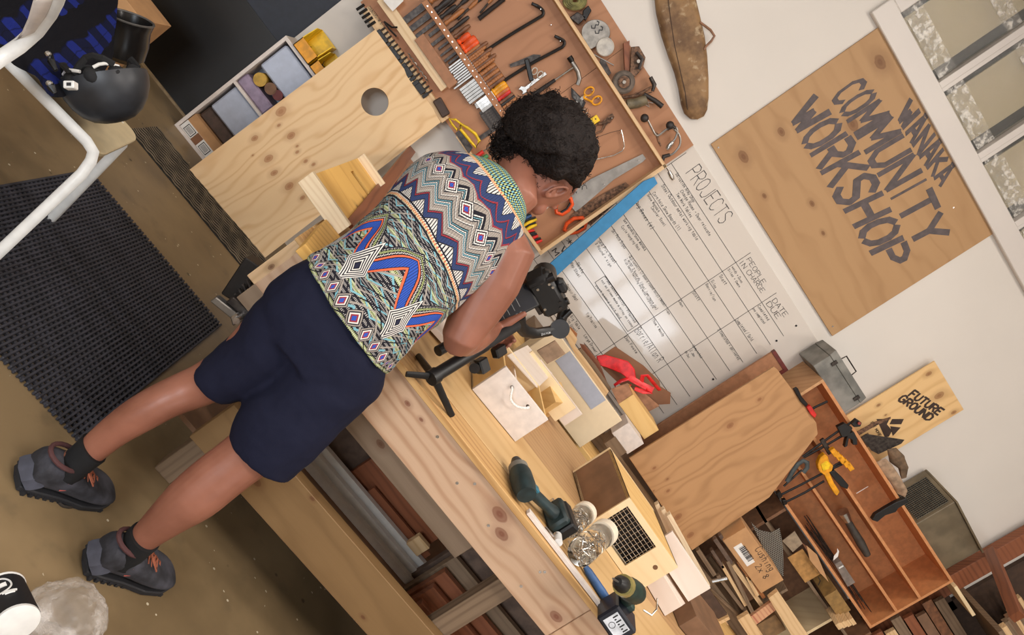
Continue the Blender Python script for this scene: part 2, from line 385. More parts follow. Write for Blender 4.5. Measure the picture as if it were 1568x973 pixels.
# ------------------------------------------------------------------ stroke font (grid 4 x 6, baseline 0, descender < 0)
FONT = {
'A': '0,0 2,6 4,0|.7,2 3.3,2', 'B': '0,0 0,6 2.6,6 3.6,5 2.6,3.2 0,3.2|2.6,3.2 4,2 3,0 0,0', 'C': '4,5 2.8,6 1.2,6 0,4.5 0,1.5 1.2,0 2.8,0 4,1',
'D': '0,0 0,6 2,6 4,4.5 4,1.5 2,0 0,0', 'E': '4,6 0,6 0,0 4,0|0,3.1 3,3.1', 'F': '4,6 0,6 0,0|0,3.1 3,3.1', 'G': '4,5 2.8,6 1.2,6 0,4.5 0,1.5 1.2,0 2.8,0 4,1 4,2.8 2.4,2.8',
'H': '0,0 0,6|4,0 4,6|0,3 4,3', 'I': '2,0 2,6', 'J': '4,6 4,1.5 3,0 1,0 0,1.3', 'K': '0,0 0,6|4,6 0,2.6|1.4,3.6 4,0', 'L': '0,6 0,0 4,0', 'M': '0,0 0,6 2,2 4,6 4,0',
'N': '0,0 0,6 4,0 4,6', 'O': '2,6 .6,5.4 0,3.6 0,2 .8,.5 2,0 3.2,.5 4,2 4,4 3.3,5.5 2,6', 'P': '0,0 0,6 2.8,6 4,5 4,4 2.8,3 0,3', 'Q': '2,6 .6,5.4 0,3.6 0,2 .8,.5 2,0 3.2,.5 4,2 4,4 3.3,5.5 2,6|2.5,1.5 4,0',
'R': '0,0 0,6 2.8,6 4,5 4,4 2.8,3 0,3|1.8,3 4,0', 'S': '4,5 2.8,6 1.2,6 0,5 .2,3.8 3.6,2.4 4,1.2 2.8,0 1.2,0 0,1', 'T': '0,6 4,6|2,6 2,0', 'U': '0,6 0,1.5 1.2,0 2.8,0 4,1.5 4,6', 'V': '0,6 2,0 4,6',
'W': '0,6 1,0 2,4 3,0 4,6', 'X': '0,0 4,6|0,6 4,0', 'Y': '0,6 2,3 4,6|2,3 2,0', 'Z': '0,6 4,6 0,0 4,0',
'a': '3.4,3.6 1.4,3.8 .2,2.4 .6,.4 2,0 3.2,1.6 3.4,3.6 3.4,.8 4,0', 'b': '.4,6 .4,0 2.4,0 3.6,1.6 2.6,3.4 .6,2.8', 'c': '3.4,3.4 1.6,3.8 .3,2 1,.2 3.4,.4', 'd': '3.4,6 3.4,0 1.4,0 .3,1.6 1.4,3.4 3.4,2.8',
'e': '.4,1.8 3.4,2.4 2.6,3.8 1,3.4 .3,1.6 1.2,0 3.4,.6', 'f': '3.4,5.6 2.2,6 1.6,4.8 1.6,0|.6,3.4 3,3.4', 'g': '3.4,3.6 1.4,3.8 .3,2.2 1.4,.6 3.2,1.4 3.4,3.6 3.2,-1 1.6,-2 .4,-1.2', 'h': '.5,6 .5,0|.5,2.6 2,3.8 3.3,2.8 3.4,0',
'i': '2,3.6 2,0|2,5 2,5.3', 'j': '2.6,3.6 2.4,-1.2 1,-2|2.6,5 2.6,5.3', 'k': '.5,6 .5,0|3,3.6 .6,1.6 3.4,0', 'l': '1.8,6 2,.4 2.8,0', 'm': '.1,0 .2,3.6|.2,2.6 1.2,3.7 1.9,2.8 2,0|2,2.6 3,3.7 3.8,2.8 3.9,0', 'n': '.5,0 .5,3.6|.5,2.6 2,3.8 3.3,2.8 3.4,0',
'o': '2,3.8 .4,2.8 .5,.8 2,0 3.6,1 3.4,3 2,3.8', 'p': '.4,-2 .5,3.6 2.6,3.6 3.6,2 2.4,.2 .6,.6', 'q': '3.4,-2 3.4,3.6 1.2,3.6 .3,1.8 1.4,.2 3.4,.8', 'r': '.8,0 .8,3.6|.8,2.4 2,3.8 3.2,3.4', 's': '3.2,3.4 1.2,3.8 .6,2.6 3,1.4 2.6,0 .5,.3',
't': '1.8,5.4 1.8,.6 3,0|.4,3.6 3.4,3.6', 'u': '.5,3.6 .6,.8 2,0 3.2,1|3.4,3.6 3.4,0', 'v': '.4,3.6 1.8,0 3.4,3.6', 'w': '.1,3.6 1,0 2,2.8 3,0 3.9,3.6', 'x': '.4,0 3.4,3.6|.4,3.6 3.4,0', 'y': '.4,3.6 1.8,.6|3.6,3.6 1,-2', 'z': '.4,3.6 3.4,3.6 .4,0 3.4,0',
'0': '2,6 .4,4.5 .4,1.5 2,0 3.6,1.5 3.6,4.5 2,6', '1': '1,5 2,6 2,0', '2': '.3,4.8 1.6,6 3.4,5 3,3.2 .2,0 3.8,0', '3': '.3,5.4 2,6 3.5,4.6 1.8,3.2 3.7,1.6 2,0 .3,.8', '4': '3,0 3,6 0,2 4,2', '5': '3.6,6 .6,6 .4,3.4 2.6,3.6 3.7,1.8 2,0 .3,.6', '6': '3.2,6 .6,3 .5,1 2,0 3.6,1.2 2.6,3 .7,2.4', '8': '2,3.2 .5,4.6 2,6 3.5,4.6 2,3.2 .3,1.5 2,0 3.7,1.5 2,3.2',
'(': '2.6,7 1.2,4 1.4,1.5 2.6,-1', ')': '1.4,7 2.8,4 2.6,1.5 1.4,-1', '/': '0,-1 4,7', '-': '.6,2.8 3.4,2.8', '.': '1.8,0 2,.3', '+': '2,1 2,4.4|.4,2.7 3.6,2.7', '*': '2,.5 2,5.5|0,1.5 4,4.5|0,4.5 4,1.5', "'": '2,5 2.2,6.4', ',': '2,.2 1.4,-1',
}
def glyph(ch): return [[tuple(float(v) for v in p.split(',')) for p in st.split(' ')] for st in FONT[ch].split('|')]
SK = [0]
def stroke(mb, pts, w, fn, h=.0006):
    """flat ribbon of half width w (glyph units) mapped by fn(x, y) -> local point; raised h"""
    for i in range(len(pts)-1):
        a = V((*pts[i], 0)); b = V((*pts[i+1], 0)); d = b-a
        if d.length < 1e-6: continue
        d.normalize(); n = V((-d.y, d.x, 0))*w; e = d*w*.45
        q = [a-e-n, b+e-n, b+e+n, a-e+n]
        SK[0] = (SK[0]+1) % 9; hh = h*(1+.16*SK[0])
        mb.prism([fn(p.x, p.y, 0) for p in q], fn(0, 0, hh)-fn(0, 0, 0))
def write(mb, text, P, Q, n, h, w=.22, space=5.2, jit=0, lift=0., rnd=random.Random(3)):
    """handwriting starting at P running to Q (text is fitted to that length); h = cap height"""
    M, L = frame(P, Q, n); tot = sum((space if c != ' ' else space*.7) for c in text)-1.2
    sx = L/tot; sy = h/6; x = 0
    for c in text:
        if c == ' ': x += space*.7; continue
        jy = rnd.uniform(-jit, jit); js = 1+rnd.uniform(-jit, jit)*.2
        for st in glyph(c):
            stroke(mb, st, w, lambda a, b, k, x=x, jy=jy, js=js: M @ V(((x+a*js)*sx, (b*js+jy)*sy, lift+k)))
        x += space
    return mb
# ------------------------------------------------------------------ community workshop sign (stencilled plywood)
def corners(*px, y=0.): return [at(a, b, y=y) for a, b in px]
def sign():
    A, B, Cc, D = corners((1085, 222), (1358, 33), (1532, 350), (1275, 512), y=-.0)
    x0, x1, z0, z1 = (A.x+B.x)/2, (Cc.x+D.x)/2, (A.z+D.z)/2, (B.z+Cc.z)/2
    P = V((x0, -.014, z0)); kn = []
    for px, py, r in ((1347, 95, .03), (1196, 202, .02), (1138, 240, .026), (1243, 312, .014), (1170, 300, .012), (1260, 357, .01), (1305, 190, .03), (1455, 405, .010)):
        q = at(px, py, y=-.01); kn.append((q.x-x0, q.z-z0, r))
    m = wood('community_sign_ply', (180, 142, 100), (154, 114, 74), knots=kn, freq=14, streak=.4, warp=.3, fine=.1, kdark=(112, 72, 42))
    r = thing('plywood_sign', 'large square plywood sign stencilled COMMUNITY WORKSHOP in grey, under the high window', 'sign', P)
    board('panel', P, V((x1, P.y, z0)), V((x0, P.y, z1)), .014, m, r)
    ink = plain('stencil_grey_paint', (92, 82, 82), .7, 0, .12, scale=25)
    def line(text, base, top, w, name, stencil=True):
        b = [at(*p, y=P.y) for p in base]; t = [at(*p, y=P.y) for p in top]
        def q(c, s): return c[0]*(1-s)*(1-s)+(2*c[1]-.5*c[0]-.5*c[2])*2*s*(1-s)+c[2]*s*s
        n = len(text); tot = n*5.2-1.2; mb = MB()
        wd = {'I': .45, 'M': 1.15, 'W': 1.3}; xs = []; x = 0
        for c in text:
            k = wd.get(c, 1.0); xs.append((x, k)); x += 4*k+1.35
        tot = x-1.35
        for c, (x, k) in zip(text, xs):
            gs = glyph(c)
            if c == 'I': gs = [[(2, 0), (2, 6)]]
            if stencil and c == 'O': gs = [[(1.5, 6), (.5, 5.2), (.0, 3.6), (0, 2.0), (.5, .7), (1.5, .0)], [(2.5, .0), (3.5, .7), (4, 2), (4, 4), (3.5, 5.3), (2.5, 6)]]
            if stencil and c == 'R': gs = [[(0, 0), (0, 6)], [(1.1, 6), (2.8, 6), (4, 5), (4, 4), (2.8, 3), (1.1, 3)], [(2.2, 2.6), (4, 0)]]
            if stencil and c == 'P': gs = [[(0, 0), (0, 6)], [(1.1, 6), (2.8, 6), (4, 5), (4, 4), (2.8, 3), (1.1, 3)]]
            if stencil and c == 'A': gs = [[(0, 0), (1.7, 6)], [(2.4, 6), (4, 0)], [(1.6, 2), (2.6, 2)], [(1.2, 7.2), (2.8, 7.2)]]
            for st in gs:
                def fn(a, bb, kk, x=x, k=k):
                    s = (x+a*k)/tot
                    pb, pt = q(b, s), q(t, s); return pb+(pt-pb)*(bb/6)+NEG*kk
                if len(st) > 2 or c in 'UNMWS':   # finer segments follow the curve of the line
                    pass
                stroke(mb, st, w, fn, .0008)
        return mb.build(name, ink, r)
    def c8(x, y): return (1080+x/2.2104, 80+y/2.2104)
    line('COMMUNITY', [c8(432, 152), c8(555, 355), c8(722, 662)], [c8(520, 88), c8(668, 288), c8(822, 610)], .58, 'lettering')
    line('WORKSHOP', [c8(292, 226), c8(425, 455), c8(598, 735)], [c8(372, 150), c8(548, 392), c8(690, 690)], .62, 'lettering')
    line('WANAKA', [c8(652, 222), c8(722, 345), c8(795, 452)], [c8(695, 162), c8(775, 280), c8(838, 405)], .72, 'lettering')
    sc = MB()
    for px, py in ((1362, 68), (1460, 318), (1412, 158), (1275, 500), (1100, 226)):
        q = at(px, py, y=P.y); sc.cyl(q, q+NEG*.002, .005, n=8)
    sc.build('screw_heads', STEEL_L, r)
sign()
# ------------------------------------------------------------------ whiteboard
def whiteboard():
    x0, x1, z0, z1 = .50, at(1228, 512, y=0).x, .95, at(1228, 512, y=0).z+.02
    x1 = at(1245, 545, y=0).x; z1 = at(1060, 222, y=0).z
    r = thing('whiteboard', 'white dry-erase board ruled into a PROJECTS table with handwriting', 'whiteboard', (x0, -.012, z0))
    g = G('whiteboard_enamel', .07, 0, .5, 0); x, y, z = g.coord(); n = g.noise(g.vec(x, y, z), 3, 3)
    g.col(g.mix(n, (212, 203, 193), (218, 209, 199)))
    MB().box((x0, -.0120, z0), (x1, -.001, z1)).build('board_surface', g.m, r, bevel=.002)
    fr = MB(); Y = -.0125
    # rows: right-hand end points read from the photo
    rows = [(1200, 515), (1180, 528.5), (1160, 543.5), (1138.7, 556.6), (1118.8, 570.2), (1097.6, 581.9), (1077.8, 596.1), (1057.9, 609.5), (1037.7, 621.4), (1017, 634)]
    zs = [at(*p, y=Y).z for p in rows]; xr = at(1180, 528, y=Y).x; xl = .79
    dz = (zs[0]-zs[-1])/9
    zs += [zs[-1]-dz*k for k in (1, 2)]
    ink = MB()
    for z in zs: ink.box((xl-.25 if z < zs[3] else xl, Y-.0006, z-.0013), (xr, Y, z+.0013))
    c1, c2, zt = at(1106, 416, y=Y).x, at(1170, 461, y=Y).x, at(1149.6, 387.5, y=Y).z
    for cx in (xl, c1, c2): ink.box((cx-.0013, Y-.0006, zs[-1]), (cx+.0013, Y, zt))
    ink.build('ruled_lines', INK, r)
    hw = MB(); R = random.Random(5)
    def wr(t, a, b, h, w=.2, jit=.35):
        if h < .032 and t not in ('PEOPLE', 'IN CHARGE', 'DATE', 'DUE'): h *= .70; w = .34
        P = at(*a, y=Y); Q = at(*b, y=Y); write(hw, t, P, Q, NEG, h, w, jit=jit, rnd=R)
    wr('PROJECTS', (1050, 266), (1103, 344), .085, .14, .1)
    wr('PEOPLE', (1143, 398), (1167, 436), .026, .22, .1); wr('IN CHARGE', (1131, 402), (1166, 449), .026, .22, .1)
    wr('DATE', (1182, 461), (1201, 486), .028, .22, .1); wr('DUE', (1173, 466), (1190, 489), .028, .22, .1)
    def q(x, y): return (980+x/4.865, 220+y/4.865)
    wr('Salvation Army Shop', q(262, 228), q(395, 440), .024); wr('Change Rooms - Door relocate', q(300, 355), q(515, 690), .024); wr('Two Work Tables', q(268, 378), q(375, 552), .024)
    wr('Steel Outdoor metal working table', q(158, 316), q(420, 722), .026); wr('Corn hole Snow Boards (1)', q(92, 372), q(285, 650), .026)
    wr('Snow Wanaka', q(52, 385), q(135, 512), .022); wr('Counter Stool', q(80, 478), q(180, 618), .022)
    wr('Dog Boxes (6)', (972, 310), (997, 352), .028)
    def q(x, y): return (1000+x/4.865, 400+y/4.865)
    wr('wendy + Dunn', q(585, 45), q(655, 165), .02); wr('Silas + Owen', q(555, 65), q(640, 198), .02); wr('Scott', q(492, 112), q(535, 180), .026)
    wr('Silas', q(430, 150), q(460, 205), .024); wr('Barrie/Ian', q(390, 175), q(455, 300), .022); wr('Scott', q(290, 235), q(335, 300), .026)
    wr('Dan', q(190, 300), q(212, 345), .022); wr('Ian', q(92, 365), q(115, 400), .022)
    wr('Completed', q(778, 338), q(855, 445), .024); wr('one completed', q(738, 355), q(825, 470), .022)
    wr('Completed / Sold', q(612, 438), q(732, 598), .026); wr('2 completed + delivered', q(480, 512), q(632, 738), .026)
    wr('Borrie/Allan R', (972, 507), (1007, 556), .042); wr('Dan Foote', (956, 517), (974, 542), .022); wr('Thom + Wendy', (998, 490), (1015, 516), .022)
    wr('Completed', (1060, 530), (1073, 549), .02); wr('12 Jan', (1055, 535), (1062, 547), .02); wr('14 Dec', (1048, 539), (1054, 549), .02)
    def q(x, y): return (840+x/4.865, 360+y/4.865)
    wr('See Wanaka/Snow Wanaka', q(555, -110), q(715, 118), .024); wr('Cycle Hanging Rack', q(540, -60), q(672, 118), .022)
    wr('Ski Pole Signs', q(468, -30), q(565, 105), .024)
    wr('- QLD Council (1 board round only) (Webb)', q(585, 145), q(862, 535), .022); wr('- MINT 2 boards (dual laminate Go)', q(575, 175), q(800, 560), .02)
    wr('Kids bench hatching and metal corporate', q(560, 190), q(775, 548), .02)
    wr('Sea Pix Stool', q(368, 45), q(490, 215), .024); wr('3 Round + sign', q(345, 65), q(460, 240), .022)
    wr('Skate', q(205, 215), q(250, 290), .026); wr('Rep Stool', q(160, 215), q(225, 320), .024)
    wr('Repair Seat', q(125, 380), q(205, 495), .026); wr('Tip Practise', q(275, 590), q(350, 695), .024)
    wr('Big Table', q(160, 610), q(225, 705), .024); wr('Silas (cont)', q(125, 615), q(195, 730), .024); wr('Large Drawer', q(262, 750), q(350, 880), .024)
    wr('Frame vented ARTIST - Proposed', q(415, 320), q(640, 655), .02); wr('not as promo made a array on stone', q(390, 340), q(620, 690), .02); wr('past board part and', q(350, 380), q(530, 625), .02)
    hw.build('handwriting', INK, r)
    bx = MB()
    cs = [at(*q(*p), y=Y) for p in ((345, 355), (420, 305), (672, 665), (590, 720))]
    for i in range(4): 
        a, b = cs[i], cs[(i+1) % 4]; d = (b-a).normalized(); nn = d.cross(NEG)*.0013; bx.prism([a-nn, b-nn, b+nn, a+nn], NEG*.0006)
    bx.build('drawn_box', INK, r)
    # left part seen below the tool cabinet
    l = MB(); 
    for t, a, b in (('*', (866, 370), (873, 377)), ('M', (845, 385), (850, 392)), ('Th', (822, 408), (832, 418)), ('W', (858, 383), (866, 392))):
        write(l, t, at(*a, y=Y), at(*b, y=Y), NEG, .03, .3)
    l.build('weekday_letters', INK, r)
    dot = MB()
    for px, py in ((1189, 522), (1219, 499), (1092, 581)): p = at(px, py, y=Y); dot.cyl(p, p+NEG*.003, .006, n=10)
    dot.build('fixing_dots', BLK, r)
whiteboard()
# ------------------------------------------------------------------ person
def ring_set(spec, n=24, power=1.0):
    """spec: (L px, R px, y, half depth); returns rings of points following the silhouette"""
    cs, aa = [], []
    for L, R, y, b in spec:
        l, r = at(*L, y=y), at(*R, y=y); cs.append((l+r)/2); aa.append((r-l)/2)
    out = []
    for i, (L, R, y, b) in enumerate(spec):
        t = (cs[min(i+1, len(cs)-1)]-cs[max(i-1, 0)]).normalized(); a = aa[i]
        bd = t.cross(a).normalized()
        if bd.y < 0: bd = -bd
        pts = []
        for j in range(n):
            q = 2*math.pi*j/n; c, s_ = math.cos(q), math.sin(q)
            pts.append(cs[i]+a*math.copysign(abs(c)**power, c)+bd*b*math.copysign(abs(s_)**power, s_))
        out.append(pts)
    return out, cs
def smooth_spec(spec, k=3):
    """Catmull-Rom refine of a spec list"""
    def cr(a, b, c, d, t): return .5*((2*b)+(-a+c)*t+(2*a-5*b+4*c-d)*t*t+(-a+3*b-3*c+d)*t**3)
    fl = [(s[0][0], s[0][1], s[1][0], s[1][1], s[2], s[3]) for s in spec]; out = []
    for i in range(len(fl)-1):
        p = [fl[max(i-1, 0)], fl[i], fl[i+1], fl[min(i+2, len(fl)-1)]]
        for j in range(k):
            t = j/k; v = [cr(p[0][q], p[1][q], p[2][q], p[3][q], t) for q in range(6)]
            out.append(((v[0], v[1]), (v[2], v[3]), v[4], v[5]))
    return out+[spec[-1]]
def remesh(o, vox, it=6):
    m = o.modifiers.new('r', 'REMESH'); m.mode = 'VOXEL'; m.voxel_size = vox; m.use_smooth_shade = True
    s = o.modifiers.new('s', 'SMOOTH'); s.factor = .5; s.iterations = it
LEGL = [((116, 682), (143, 716), -2.545, .034), ((130, 668), (158, 705), -2.54, .036), ((160, 640), (192, 680), -2.535, .045), ((196, 612), (236, 656), -2.53, .053), ((235, 589), (272, 637), -2.52, .05), ((268, 573), (306, 625), -2.50, .05), ((302, 556), (340, 612), -2.49, .055), ((345, 522), (392, 590), -2.485, .07), ((400, 455), (462, 545), -2.48, .085)]
LEGR = [((192, 820), (226, 850), -2.60, .034), ((206, 806), (240, 838), -2.60, .036), ((236, 770), (284, 812), -2.595, .05), ((264, 738), (328, 788), -2.59, .058), ((300, 706), (366, 758), -2.58, .053), ((334, 680), (398, 734), -2.565, .053), ((366, 652), (428, 715), -2.55, .06), ((420, 590), (500, 672), -2.52, .08), ((455, 520), (550, 605), -2.49, .095)]
E_R = at(842, 291, y=-2.245)
def person():
    root = thing('person', 'person from behind in navy shorts and patterned sleeveless top, filming at the workbench', 'person', (.2, -2.53, 0))
    skin = G('skin', .42, 0, .4); x, y, z = skin.coord(); n = skin.noise(skin.vec(x, y, z), 7, 4)
    skin.col(skin.mix(n.ss(.3, .7), (132, 84, 66), (156, 102, 82))); skin.inp('Subsurface Weight', .08); skin.b.inputs['Subsurface Radius'].default_value = (.02, .008, .004)
    skin.bump(skin.noise(skin.vec(x, y, z), 350, 2), .08, .0006)
    mb = MB()
    for sp in (LEGL, LEGR):
        r, c = ring_set(smooth_spec(sp), 24); mb.loft(r)
    # feet inside the shoes
    for h, t in ((at(48, 722, z=.045), at(165, 748, z=.045)), (at(150, 850, z=.05), at(258, 876, z=.05))):
        mb.tube([h.lerp(t, .05), h.lerp(t, .35), h.lerp(t, .8)-UP*.012], [.022, .026, .018], 12)
    for s_, h, t in ((LEGL, at(48, 722, z=.045), at(165, 748, z=.045)), (LEGR, at(150, 850, z=.05), at(258, 876, z=.05))):
        a = (at(*s_[0][0], y=s_[0][2])+at(*s_[0][1], y=s_[0][2]))/2; mb.tube([a, h.lerp(t, .18)], [.033, .028], 12)
    # trunk (inside the clothes)
    tr = [((478, 402), (584, 560), -2.475, .095), ((525, 372), (622, 520), -2.44, .095), ((600, 302), (694, 462), -2.37, .1), ((650, 252), (755, 405), -2.31, .095), ((700, 250), (790, 365), -2.28, .075), ((752, 262), (800, 330), -2.26, .055)]
    r, c = ring_set(smooth_spec(tr), 28, .9); mb.loft(r)
    pel = [((400, 470), (535, 612), -2.49, .1), ((445, 425), (572, 580), -2.485, .1), ((478, 402), (584, 560), -2.475, .095)]
    r, c = ring_set(smooth_spec(pel), 28, .9); mb.loft(r)
    # head frame: looks ahead, to the right and down at the screen
    th, ph = math.radians(50), math.radians(34)
    fw = V((math.sin(th)*math.cos(ph), math.cos(th)*math.cos(ph), -math.sin(ph))); rt = V((math.cos(th), -math.sin(th), 0)); up = rt.cross(fw)
    hc = E_R-rt*.074+up*.01+fw*.012
    HM = Matrix(((rt.x, fw.x, up.x, hc.x), (rt.y, fw.y, up.y, hc.y), (rt.z, fw.z, up.z, hc.z), (0, 0, 0, 1)))   # x right, y forward, z up
    hd = MB()
    prof = [(-.112, .018, .052, .030, .030), (-.104, .034, .075, .022, .022), (-.085, .050, .088, -.005, .03), (-.06, .060, .090, -.03, .05), (-.03, .068, .090, -.06, .07), (0, .073, .090, -.085, .08), (.03, .076, .090, -.093, .08), (.06, .073, .082, -.092, .08), (.085, .060, .062, -.078, .06), (.102, .038, .036, -.05, .04), (.11, .012, .008, -.02, .01)]
    rings = []
    for z_, hw, yf, yb, _ in prof:
        cy = (yf+yb)/2; hy = abs(yf-yb)/2
        rings.append([HM @ V((hw*math.copysign(abs(math.cos(q))**.9, math.cos(q)), cy+hy*math.sin(q), z_)) for q in [2*math.pi*j/28 for j in range(28)]])
    mb.loft(rings)
    H = lambda x_, y_, z_: HM @ V((x_, y_, z_))
    mb.tube([H(0, .090, .022), H(0, .104, -.006), H(0, .112, -.022), H(0, .098, -.03)], [.008, .011, .015, .009], 10)   # nose
    for sx in (-1, 1):
        mb.ball(H(sx*.013, .098, -.024), .009, 8, 6)
        mb.tube([H(sx*.052, .072, .026), H(sx*.03, .088, .032), H(sx*.008, .088, .028)], [.008, .010, .007], 8)      # brow
        mb.ball(H(sx*.045, .062, -.022), .026, 10, 8)                                                                    # cheek
        ear = [H(sx*.072, -.012+.017*math.cos(q), .004+.031*math.sin(q)) + (rt*sx)*(.010+.006*math.sin(q*.5)) for q in [6.283*j/14 for j in range(14)]]
        mb.tube(ear, .0052, 8, closed=True); mb.ball(H(sx*.076, -.008, -.004), .014, 10, 8, (.6, .9, 1)); mb.ball(H(sx*.076, .0, -.022), .009, 8, 6)
    mb.tube([H(-.024, .084, -.055), H(0, .094, -.053), H(.024, .084, -.055)], [.004, .0065, .004], 8)     # upper lip
    mb.tube([H(-.021, .083, -.063), H(0, .092, -.064), H(.021, .083, -.063)], [.004, .007, .004], 8)      # lower lip
    mb.ball(H(0, .074, -.094), .019, 10, 8)
    # neck
    nb = (at(758, 268, y=-2.26)+at(800, 330, y=-2.26))/2
    mb.tube([nb-V((0, .0, .03)), nb+V((.008, .0, .02)), H(0, -.03, -.075), H(0, -.015, -.03)], [.075, .06, .056, .06], 18)
    # right arm, forearm
    sh = at(776, 388, y=-2.30); el = at(704, 520, y=-2.36); wr = at(757, 506, y=-2.13)
    mb.tube([at(762, 350, y=-2.27), sh, at(755, 430, y=-2.315), at(727, 478, y=-2.335), el, at(701, 530, y=-2.345)], [.056, .074, .074, .065, .050, .038], 20)
    mb.ball(at(772, 384, y=-2.295), .067, 16, 12); mb.ball(at(758, 362, y=-2.28), .06, 16, 12)
    mb.tube([el, el.lerp(wr, .18)+V((0, 0, -.004)), el.lerp(wr, .4), el.lerp(wr, .75), wr], [.043, .049, .046, .033, .029], 18)
    # left arm, mostly hidden by the trunk
    shl = at(672, 268, y=-2.27); ell = V((.12, -2.0, .98)); wrl = at(760, 462, y=-1.93)
    mb.tube([shl, shl.lerp(ell, .5), ell], [.055, .05, .042], 16); mb.tube([ell, ell.lerp(wrl, .35), wrl], [.043, .043, .028], 16)
    # hands: palm, four fingers and a thumb closed round the handle
    gA, gB = GRIP[0], GRIP[1]; ax = (gB-gA).normalized()
    def hand(w_, k0, side, thumb_to, ctr=None):
        ctr = ctr or gA.lerp(gB, k0); toc = (ctr-w_).normalized(); o = ax.cross(toc).normalized()*side
        knk = ctr+o*.034-toc*.008
        pw = .019
        for i in range(4):
            off = ax*((i-1.5)*.0195); L = (.9, 1.05, 1.0, .82)[i]
            mb.tube([w_+off*.45, w_.lerp(knk, .5)+off*.8, knk+off], [.0145, .013, .0105], 10)      # palm rays
            p = [knk+off, ctr+o*.028+toc*.022+off, ctr+toc*.034*1.0+o*.002+off, ctr-o*.018+toc*.026+off, ctr-o*(.026*L)+toc*.010+off]
            mb.tube(p, [.0098, .0092, .0086, .008, .0066], 9)
        mb.ball(w_.lerp(ctr, .55)-o*.004, .021, 10, 8)
        mb.tube([w_+ax*.006-o*.004, w_.lerp(thumb_to, .4)+ax*.004, w_.lerp(thumb_to, .75), thumb_to], [.0165, .0145, .0105, .0085], 10)
    hand(wr, .30, 1, at(806, 479, y=-2.13))
    hand(wrl, 1.25, -1, at(800, 440, y=-1.955), at(797, 446, y=-1.95))
    body = mb.build('body', skin.m, root, smooth=True); remesh(body, .0038, 7)
    eye = MB()
    for sx in (-1, 1): eye.ball(H(sx*.031, .074, .008), .0125, 12, 8)
    # eyes, brows on the far side of the head
    for sx in (-1, 1):
        MB().ball(H(sx*.031, .078, .006), .0118, 12, 8).build('eye', WHT, root, smooth=True)
        MB().ball(H(sx*.031, .0875, .004), .0052, 10, 6).build('iris', BLK, root, smooth=True)
        MB().tube([H(sx*.05, .080, .034), H(sx*.032, .096, .040), H(sx*.012, .096, .036)], [.002, .0032, .0025], 6).build('eyebrow', BLK, root)
    # --- hair
    hm = G('black_curly_hair', .65, 0, .2); x, y, z = hm.coord(); n = hm.noise(hm.vec(x, y, z), 90, 4)
    hm.col(hm.mix(n, (14, 10, 9), (36, 26, 22))).bump(n, .8, .01)
    hcn = at(834, 224, y=-2.19); bm = bmesh.new(); bmesh.ops.create_icosphere(bm, subdivisions=5, radius=1)
    ux, uy, uz = _r, _u, _f
    for v in bm.verts:
        d = v.co.normalized()
        r_ = .134+.010*mnoise.noise(d*3.1)+.007*mnoise.noise(d*9)+.004*mnoise.noise(d*24)
        p = ux*d.x*r_*1.02+uy*d.y*r_*.98+uz*d.z*r_*.95
        # keep the face, ear and nape free: pull the hair cap in on the front-lower side of the head
        loc = HM.inverted() @ (hcn+p)
        if loc.z < -.035+max(0, -loc.y)*.35 and loc.y > -.13:
            k = min(1, (-.035+max(0, -loc.y)*.35-loc.z)/.05); 
            p = p*(1-.30*k)
        le = loc-V((.075, .0, -.012)); de = math.sqrt((le.y*.9)**2+(le.z*.75)**2)
        if loc.x > .02 and de < .055: p = p*(1-.32*min(1, (.055-de)/.022))
        if loc.y > .05: p = p*(1-min(.35, (loc.y-.05)*3.0*(1 if loc.z < .07 else .35)))
        v.co = hcn+p
    me = bpy.data.meshes.new('hair'); org = WM[root.name].translation
    for v in bm.verts: v.co -= org
    bm.to_mesh(me); bm.free(); me.materials.append(hm.m); me.polygons.foreach_set('use_smooth', [True]*len(me.polygons))
    hair = link('hair', me, root, Matrix.Translation(org))
    # curls: short coiled strands over the cap, denser at the back and nape
    R = random.Random(11); cu = MB()
    cand = [v.co+org for v in me.vertices]
    for _ in range(1500):
        p = R.choice(cand); d = (p-hcn).normalized()
        left = (-_r).dot(d); loc = HM.inverted() @ p
        if loc.y > .045 or (loc.z < -.03 and loc.y > -.05): continue
        if left < -.25 and R.random() < .75: continue
        t1 = d.orthogonal().normalized(); t2 = d.cross(t1); dirn = (t1*R.uniform(-1, 1)+t2*R.uniform(-1, 1)+d*R.uniform(.15, .7)).normalized()
        rad = R.uniform(.003, .0075); ln = R.uniform(.012, .03); ph_ = R.uniform(0, 6.28); e1 = dirn.orthogonal().normalized(); e2 = dirn.cross(e1)
        m_ = 9; pts = [p-d*.004+dirn*ln*i/m_+(e1*math.cos(ph_+i*1.25)+e2*math.sin(ph_+i*1.25))*rad for i in range(m_)]
        cu.tube(pts, [.0007]*m_, 3, caps=False)
    # thick curls low on the nape
    for px, py, rr, k0 in ((783, 238, .034, 130), (775, 222, .030, 110), (797, 262, .030, 130), (812, 280, .022, 90), (786, 256, .024, 90), (770, 205, .026, 90)):
        c = at(px, py, y=-2.235); hb = MB().ball(c+_f*.015, rr*.8, 14, 10); hb.build('nape_hair', hm.m, hair, smooth=True)
        for k in range(k0):
            d = V((R.gauss(0, 1), R.gauss(0, 1), R.gauss(0, 1))).normalized(); o_ = c+_f*.012+d*rr*.78; q0 = R.uniform(0, 6.28); r2 = R.uniform(.003, .007); e1 = d.orthogonal().normalized(); e2 = d.cross(e1)
            cu.tube([o_+d*.0022*i+(e1*math.cos(q0+i*1.1)+e2*math.sin(q0+i*1.1))*r2 for i in range(9)], [.0008]*9, 3, caps=False)
